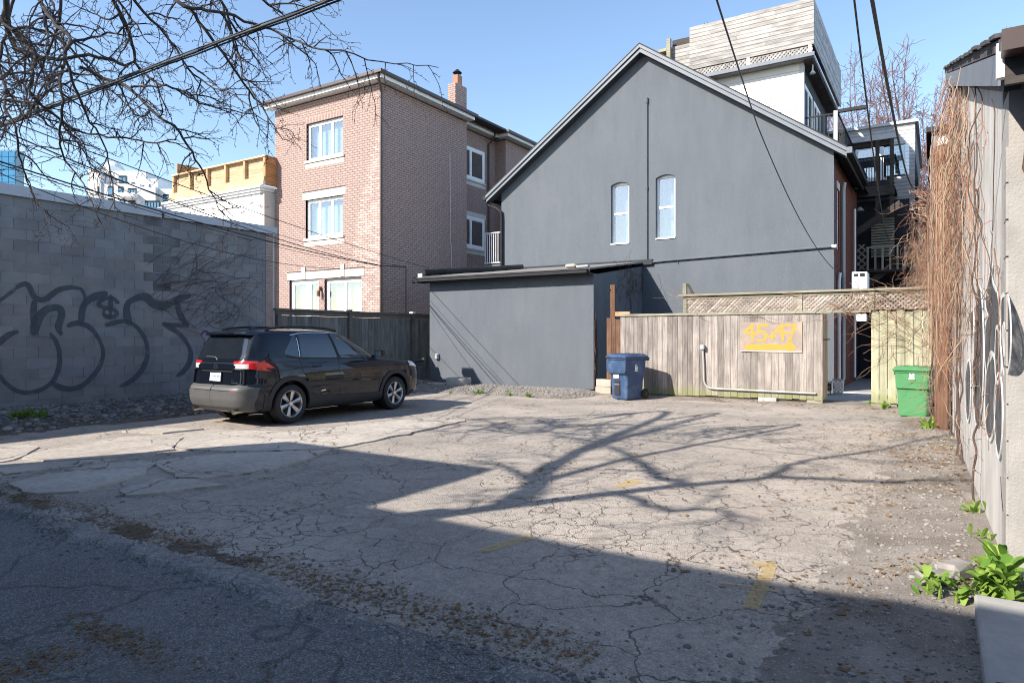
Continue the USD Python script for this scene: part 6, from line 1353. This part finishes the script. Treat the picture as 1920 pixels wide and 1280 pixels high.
wire('thin wire falling past the gable to the timber stairs', sag(atD(1597, -40, 6), atD(1668, 450, 24), .55), .02)
wire('thick black wire slanting down to the shingled rear house', sag(atD(1628, -40, 6), atD(1713, 350, 27), .5), .038)

# ---------------------------------------------------------------- the bare tree over the lane
def walk(p, d, L, n, wob, droop, r):
    pts = [np.array(p, float)]; d = np.array(d, float); d /= np.linalg.norm(d)
    for i in range(n):
        d = d + np.array([r.gauss(0, wob), r.gauss(0, wob), r.gauss(0, wob) + droop]); d /= np.linalg.norm(d); pts.append(pts[-1] + d * L / n)
    return np.array(pts), d
class Twigs:
    def __init__(s): s.P, s.W = [], []
    def add(s, p, w0, w1): s.P.append(p); s.W.append(np.linspace(w0, w1, len(p)))
def sprout(T, pts, rad, r, every, lmin, lmax, level, droop=-.05, spurs=True, minr=.0022):
    d = np.linalg.norm(np.diff(pts, axis=0), axis=1); cum = np.concatenate([[0], np.cumsum(d)]); t = every * r.uniform(.3, 1)
    while t < cum[-1]:
        i = min(np.searchsorted(cum, t) - 1, len(pts) - 2); i = max(i, 0); f = (t - cum[i]) / max(d[i], 1e-6)
        p = pts[i] + (pts[i + 1] - pts[i]) * f; tan = (pts[i + 1] - pts[i]) / max(d[i], 1e-6); rr_ = rad[i] + (rad[i + 1] - rad[i]) * f
        q = np.array([r.gauss(0, 1), r.gauss(0, 1), r.gauss(0, .8)]); q -= tan * (q @ tan); q /= np.linalg.norm(q) + 1e-9
        ang = r.uniform(.6, 1.15); dr_ = tan * math.cos(ang) + q * math.sin(ang)
        frac = 1 - .55 * t / cum[-1]; L = r.uniform(lmin, lmax) * frac; n = max(4, int(L / .055))
        w0 = max(min(rr_ * .62, .004 + .010 * L), minr)
        b, _ = walk(p, dr_, L, n, .17, droop, r); T.add(b, 2 * w0, 2 * minr * .8)
        rb = np.linspace(w0, minr, len(b))
        if level > 0: sprout(T, b, rb, r, every * .62, lmin * .42, lmax * .45, level - 1, droop, spurs, minr)
        if spurs:
            for k in range(1, len(b)):
                if r.random() < .75:
                    dd = np.array([r.gauss(0, 1), r.gauss(0, 1), r.gauss(0, 1)]); dd /= np.linalg.norm(dd); l = r.uniform(.012, .04)
                    T.add(np.array([b[k], b[k] + dd * l * .6, b[k] + dd * l + np.array([0, 0, .004])]), 2 * minr * 1.15, 2 * minr * 1.5)
        t += every * r.uniform(.5, 1.5)
tree = thing('bare_tree', 'leafless tree whose drooping dark branches hang into the upper left sky', 'tree', (-7.0, -1.6, 0))
TB = np.array([-7.0, -1.6, 0.]); FK = np.array([-6.95, -1.5, 4.5])
part(tree, 'trunk', tube([TB + [0, 0, -.2], TB + [.02, .03, .5], TB + [-.03, .05, 2], TB + [.04, .06, 3.4], FK + [0, 0, .15]], [.27, .23, .2, .19, .17], 14), 'bark', smooth=50)
LIMBS = [(8.2, .055, .02, [(15, -20), (12, 25), (14, 60), (30, 94), (52, 100), (67, 106), (90, 108), (118, 111), (168, 104), (205, 112), (240, 126)]),
         (8.0, .035, .012, [(27, 60), (44, 78), (58, 92), (67, 106), (62, 140), (54, 168), (66, 186), (84, 201), (117, 228), (140, 243), (168, 252), (235, 260), (290, 269), (330, 262)]),
         (7.6, .034, .008, [(66, -20), (80, 12), (105, 45), (134, 77), (121, 111), (135, 150), (144, 175), (160, 215), (180, 240), (201, 285), (209, 330), (215, 392)]),
         (7.2, .032, .008, [(310, -25), (333, 4), (363, 27), (386, 57), (416, 97), (447, 141), (465, 170), (487, 195), (505, 225), (530, 262)]),
         (7.0, .03, .006, [(318, -10), (345, 12), (375, 20), (403, 23), (440, 30), (477, 47), (510, 56), (537, 70), (575, 84), (600, 94), (640, 95), (690, 112), (740, 120), (822, 127)]),
         (7.9, .032, .007, [(205, -20), (222, 20), (242, 67), (250, 95), (255, 121), (270, 138), (285, 151), (310, 160), (336, 168), (362, 186), (386, 198), (430, 206), (480, 216), (505, 232)]),
         (7.7, .028, .012, [(121, 111), (130, 80), (160, 73), (185, 67), (218, 60), (250, 40)]),
         (7.5, .028, .006, [(150, 125), (190, 143), (235, 161), (260, 182), (285, 208), (312, 228), (336, 249), (352, 272), (366, 296), (382, 325), (393, 353), (402, 375), (413, 396), (430, 410), (455, 440)]),
         (8.3, .028, .006, [(-15, 90), (0, 134), (13, 175), (8, 203), (27, 235), (32, 262), (34, 292), (45, 318), (52, 340), (67, 373), (84, 397), (95, 422)]),
         (8.0, .026, .006, [(121, 111), (117, 135), (114, 158), (120, 190), (117, 228), (112, 250), (113, 270), (124, 302), (140, 322), (154, 339), (163, 360), (175, 383), (180, 400), (191, 420)]),
         (8.5, .03, .008, [(-20, 20), (20, 55), (50, 52), (90, 62), (130, 90), (170, 130), (210, 170), (250, 205), (275, 230)]),
         (8.1, .026, .006, [(118, -20), (112, 40), (100, 75), (85, 110), (70, 150), (62, 185), (40, 215), (22, 240)]),
         (7.4, .026, .006, [(238, -20), (265, 20), (300, 52), (330, 90), (352, 130), (392, 160), (440, 178), (470, 200)]),
         (7.1, .024, .006, [(400, -20), (425, 20), (432, 60), (446, 100), (455, 140), (478, 185), (488, 215)]),
         (8.6, .024, .006, [(-20, 190), (20, 186), (60, 200), (90, 235), (130, 250), (160, 290), (170, 312), (205, 330)]),
         (8.4, .024, .006, [(0, 235), (40, 225), (85, 175), (110, 160), (140, 150), (180, 160), (225, 158), (262, 180)]),
         (7.3, .022, .005, [(470, -20), (505, 8), (548, 10), (600, 18)])]
rt = random.Random(31)
TW = Twigs()
GS = lambda a, b, z: np.array([*(np.array(G(a, b)) - np.array([LX, LY]) / TAN * z), z])
BK = [(.1, .05, [FK, GS(930, 948, 5.0), GS(1003, 900, 5.7), GS(1040, 868, 6.0), atD(60, -150, 8.6), atD(30, -40, 8.3)]), (.065, .03, [GS(1003, 900, 5.7), GS(1075, 850, 6.1), atD(170, -210, 8.2), atD(190, -60, 8.0)]), (.06, .03, [GS(930, 948, 5.0), GS(1090, 880, 5.6), atD(330, -240, 7.0), atD(330, -60, 7.1)])]
BOUGH = []
for k, (r0, r1, P) in enumerate(BK):
    Q = smooth(P, 8); BOUGH.append(Q); part(tree, 'bough', tube(Q + nr.normal(0, .012, Q.shape), np.linspace(r0, r1, len(Q)), 9), 'bark', smooth=60)
for k, (dd, r0, r1, pix) in enumerate(LIMBS):
    P = np.array([atD(px, py, dd + .35 * math.sin(j * .7 + k)) for j, (px, py) in enumerate(pix)])
    if pix[0][1] < 0 or pix[0][0] < 0:   # back to the bough it grows from
        a = P[0]; e = min(BOUGH, key=lambda b: np.linalg.norm(b[-1] - a)); d_ = np.linalg.norm(e - a, axis=1); o = e[max(0, min(len(e) - 2, int(np.argmin(d_)) - 3))]
        P = np.vstack([[o, o * .5 + a * .5 + [0, 0, .12]], P]); R = np.concatenate([[r0 * 1.35, r0 * 1.15], np.linspace(r0, r1, len(pix))])
    else: R = np.linspace(r0, r1, len(pix))
    Q, RQ = [], []
    for j in range(len(P) - 1):
        n = max(2, int(np.linalg.norm(P[j + 1] - P[j]) / .12))
        for i in range(n): Q.append(P[j] + (P[j + 1] - P[j]) * i / n + np.array([rt.gauss(0, .008) for _ in range(3)])); RQ.append(R[j] + (R[j + 1] - R[j]) * i / n)
    Q.append(P[-1]); RQ.append(R[-1]); Q, RQ = np.array(Q), np.array(RQ)
    part(tree, 'branch', tube(Q, RQ * .68, 7), 'bark', smooth=60)
    s0 = len(Q) // 4 if len(P) > len(pix) else 0
    sprout(TW, Q[s0:], RQ[s0:], rt, .17, .25, 1.15, 1, -.06)
# limbs that cast the tree shadow over the lot
SHL = [(.1, .025, [(830, 960, 4.6), (930, 948, 5.0), (980, 925, 5.4), (1003, 900, 5.8), (1040, 868, 6.2), (1085, 845, 6.7), (1180, 817, 7.2), (1320, 790, 7.9)]),
       (.1, .025, [(830, 962, 4.6), (1000, 941, 5.2), (1150, 921, 5.7), (1290, 907, 6.2), (1440, 893, 6.7), (1500, 862, 7.0), (1650, 842, 7.4), (1800, 815, 7.8)]),
       (.07, .02, [(1290, 907, 6.2), (1240, 895, 6.5), (1205, 868, 6.9), (1150, 838, 7.4), (1050, 815, 8.0)]), (.06, .02, [(1440, 893, 6.7), (1560, 897, 7.0), (1700, 905, 7.3), (1850, 905, 7.6)]), (.05, .02, [(1150, 921, 5.8), (1250, 955, 6.1), (1330, 950, 6.5), (1430, 975, 7.0)]), (.05, .02, [(1003, 900, 5.9), (950, 875, 6.5), (880, 860, 7.0)])]
for k, (r0, r1, pp_) in enumerate(SHL):
    P = np.array([[*(np.array(G(a, b)) - np.array([LX, LY]) / TAN * z), z] for a, b, z in pp_])
    if k < 2: P = np.vstack([[FK + [0, 0, .05]], P[1:]]) if False else np.vstack([[FK], P])
    Q = np.vstack([P[j] + (P[j + 1] - P[j]) * np.linspace(0, 1, 6, endpoint=False)[:, None] for j in range(len(P) - 1)] + [P[-1:]]); Q += nr.normal(0, .015, Q.shape)
    R = r1 + (r0 - r1) * (1 - np.linspace(0, 1, len(Q)) ** 1.6); part(tree, 'branch', tube(Q, R, 8), 'bark', smooth=60)
    sprout(TW, Q[6:], R[6:], rt, .3, .5, 1.6, 1, -.0, spurs=False, minr=.0075)
curves(tree, 'twigs', TW.P, TW.W, 'twig')

# ---------------------------------------------------------------- bare trees behind the houses
def fan_tree(label, x, y, z0, h, spread, seed, n=11, mat='red_twig', thick=.1):
    t = thing('bare_tree', label, 'tree', (x, y, 0)); r = random.Random(seed); T = Twigs()
    part(t, 'trunk', tube([(x, y, -.2), (x + .05, y, z0 * .5), (x, y, z0)], [thick * 2, thick * 1.6, thick * 1.4], 8), 'bark', smooth=50)
    for k in range(n):
        a = r.uniform(0, 6.28); tilt = spread * math.sqrt(r.random()); d = np.array([math.cos(a) * math.sin(tilt), math.sin(a) * math.sin(tilt), math.cos(tilt)])
        L = (h - z0) * r.uniform(.75, 1.02); b, _ = walk((x, y, z0 - .4 * r.random()), d, L, 22, .05, .01, r); R = np.linspace(thick, .014, len(b)); T.add(b, thick * 2, .028)
        sprout(T, b[3:], R[3:], r, .34, .7, 3.0, 1, .035, spurs=False, minr=.011)
    curves(t, 'branches', T.P, T.W, mat)
x, y = atD(1690, 0, 36)[:2]; fan_tree('tall bare tree with reddish buds rising behind the rear house', x, y, 3.0, zat(60, 36), .85, 51, 46, thick=.09)
x, y = atD(1618, 0, 46)[:2]; fan_tree('smaller bare tree left of the tall one, just above the roof edge', x, y, 4.0, zat(120, 46), .65, 52, 24)
x, y = atD(1745, 0, 33)[:2]; fan_tree('slim bare tree seen between rear house and slate clad house', x, y, 2.0, zat(300, 33), .5, 53, 12, thick=.07)

# ---------------------------------------------------------------- dry vines
vn = thing('hanging_vine', 'mass of dry reddish vines hanging from the garage eave and wooden post', 'vine', (.1, 11, 0))
rv = random.Random(77)
VP, VW, DP, DW_, PP, PW = [], [], [], [], [], []
def strand(p, L, r, wob=.055, drift=(0, 0), w0=.011, n=None, out=None):
    n = n or max(8, int(L / .09)); pts = [np.array(p, float)]; d = np.array([r.gauss(0, .2), r.gauss(0, .2), -1.0])
    for i in range(n):
        d = d * .8 + np.array([r.gauss(drift[0], wob * 4), r.gauss(drift[1], wob * 4), -.25]) * .5; d /= np.linalg.norm(d); q = pts[-1] + d * L / n
        lim = out(q) if out else None
        q[:2] = np.clip(q[:2], np.array(p[:2], float) - [.2, .3], np.array(p[:2], float) + [.2, .3])
        if lim is not None: q[0] = min(q[0], lim)
        if q[2] < .03: break
        pts.append(q)
    return np.array(pts)
def putv(p, w0, w1=.003):
    c = rv.random(); (PP if c < .3 else (DP if c < .48 else VP)).append(p); (PW if c < .3 else (DW_ if c < .48 else VW)).append(np.linspace(w0, w1, len(p)))
wallx = lambda q: float(fwl.at(float(12.9 - q[1]), 0, .02)[0])
def twiglets(p, n, L, r, lim=None):
    for i in range(n):
        k = r.randrange(1, len(p)); d = np.array([r.gauss(0, 1), r.gauss(0, 1), r.gauss(-.15, .8)]); b, _ = walk(p[k], d, r.uniform(.3, 1) * L, 6, .45, -.08, r)
        if lim: b[:, 0] = np.minimum(np.maximum(b[:, 0], [lim(q) - .16 for q in b]), [lim(q) for q in b])
        putv(b, .005, .002)
# on the wall: thick at the far end, thin towards the lane
for i in range(210):
    u = abs(rv.gauss(0, 2.4)) if i < 150 else rv.uniform(0, 7.2)
    if u > 7.3: continue
    zt = zfar - rs * u + .1; z = zt * rv.uniform(.7, 1.03) if rv.random() < .75 else rv.uniform(1, zt)
    p = fwl.at(u, z, rv.uniform(.02, .16)); s = strand(p, rv.uniform(.75, 1.05) * (z - rv.uniform(.2, 2.2)), rv, .09, (0, .0), out=wallx)
    if len(s) > 4: putv(s, rv.uniform(.004, .01)); twiglets(s, 4 if u > 3 else 7, .3, rv, wallx)
# round the post and the far corner of the garage: a dense curtain
for i in range(105):
    px = rv.gauss(1768, 12); d = rv.uniform(11.0, 13.2); z = rv.uniform(1.8, 3.9)
    p = atD(px, 628, d); p[2] = z; p[0] = min(p[0], .17 if p[1] < 12.95 else .5)
    s = strand(p, rv.uniform(.7, 1.9), rv, .15, out=lambda q: .17 if q[1] < 12.95 else .6)
    if len(s) > 4: putv(s, rv.uniform(.004, .009)); twiglets(s, 14, .3, rv)
# the clump hung over the lattice left of the post
for i in range(115):
    px = max(1702, rv.gauss(1734, 15)); d = rv.uniform(13.2, 15.6); p = atD(px, 628, d); p[2] = rv.uniform(2.9, 4.4) * (1 - .004 * abs(px - 1718))
    s = strand(p, min(rv.uniform(.7, 1.9), p[2] - 1.75), rv, .16, (-.004, 0))
    if len(s) > 4: putv(s, rv.uniform(.004, .009)); twiglets(s, 11, .3, rv)
for i in range(26):   # arching runners from the garage to the clump
    a = atD(rv.uniform(1705, 1725), rv.uniform(350, 400), 14.5); b = np.array([.12, rv.uniform(12.2, 13.2), rv.uniform(3.1, 3.8)]); m_ = (a + b) / 2 + np.array([0, 0, rv.uniform(-.3, .25)]); t = np.linspace(0, 1, 16)[:, None]
    p = (1 - t) ** 2 * a + 2 * t * (1 - t) * m_ + t * t * b + nr.normal(0, .025, (16, 3)); putv(p, .016, .006); twiglets(p, 6, .35, rv)
for i in range(14):   # loose ends that stick out to the left
    a = atD(rv.uniform(1700, 1722), rv.uniform(370, 560), 14.3); b, _ = walk(a, (-.6, -.2, rv.uniform(-.9, .5)), rv.uniform(.3, .8), 10, .2, -.1, rv); putv(b, .009)
for i in range(13):   # old woody stems
    if i < 8: u = rv.uniform(0, 5.5); p = fwl.at(u, .03, .04); tz = zfar - rs * u; pts = [p + np.array([-.03 * rv.random(), 0, 0]) + fwl.u * .09 * math.sin(t * 3.1 + i * 2) + [0, 0, t * tz] for t in np.linspace(0, 1, 26)]
    else: a_ = rv.uniform(0, 6.28); pts = [np.array([xpst + .13 * math.cos(a_ + t * 3), ypst + .13 * math.sin(a_ + t * 3), .0 + t * 3.7]) for t in np.linspace(0, 1, 26)]
    pts = np.array(pts) + nr.normal(0, .008, (26, 3)); DP.append(pts); DW_.append(np.linspace(.02, .01, 26)); twiglets(pts, 24, .25, rv)
# trailing over the lattice, sign and right fence panel
for i in range(120):
    x = rv.uniform(xl0, .1) if i < 60 else rv.uniform(-1.8, .1); z = rv.uniform(2.0, 2.55); a = rv.choice((0, math.pi)) + rv.gauss(0, .5); L = rv.uniform(.3, 1.4); pts = []
    for j in range(16):
        pts.append((x, YF - .03 - .03 * rv.random(), z)); a += rv.gauss(0, .22); x += math.cos(a) * L / 16; z += math.sin(a) * L / 16 * .6 - .004
    putv(np.array(pts), .008)
for i in range(34):
    x = rv.uniform(-1.0, .1); z = rv.uniform(1.1, 2.2); a = rv.uniform(2.2, 5.6); L = rv.uniform(.4, 1.5); pts = []
    for j in range(16):
        pts.append((x, YF - .035 - .04 * rv.random(), z)); a += rv.gauss(0, .2); x += math.cos(a) * L / 16; z += math.sin(a) * L / 16
        if z < .05: break
    if len(pts) > 3: putv(np.array(pts), .009)
for i in range(150):  # tangle on the ground by the green bin
    p = np.array([rv.uniform(-.02, .12), rv.uniform(13.2, 15.6), rv.uniform(.1, .9)]); b, _ = walk(p, (rv.gauss(0, 1), rv.gauss(0, 1), rv.gauss(0, .7)), rv.uniform(.3, .9), 9, .3, -.04, rv); b[:, 2] = np.maximum(b[:, 2], .02); putv(b, .007)
for P_, W__, m in ((VP, VW, 'vine'), (DP, DW_, 'vine_dark'), (PP, PW, 'vine_pale')): curves(vn, 'stems', P_, W__, m, kind='stuff')
# creeper on the shaded side of the annex
cv = thing('dry_creeper', 'thin dry creeper on the shaded right side of the annex and its corner', 'vine', (SR0, 18, 2))
P_, W__ = [], []
for i in range(46):
    y = rv.uniform(18.2, 19.9); z = rv.uniform(2.6, 3.6); a = rv.uniform(0, 6.28); pts = []
    for j in range(14): pts.append((SR0 + .02 + .02 * rv.random(), y, z)); a += rv.gauss(0, .35); y = min(19.88, y + math.cos(a) * .06); z += math.sin(a) * .05
    P_.append(np.array(pts)); W__.append(np.full(len(pts), .008))
for i in range(16):
    y = 16.4 + rv.uniform(.01, .12); z = rv.uniform(1.4, 2.3); pts = []
    for j in range(22): pts.append((SR0 + .02 + .015 * rv.random(), y, z)); y += rv.gauss(.0, .012); z -= .085; z = max(z, .1)
    P_.append(np.array(pts)); W__.append(np.full(len(pts), .012))
curves(cv, 'stems', P_, W__, 'vine_dark', kind='stuff')
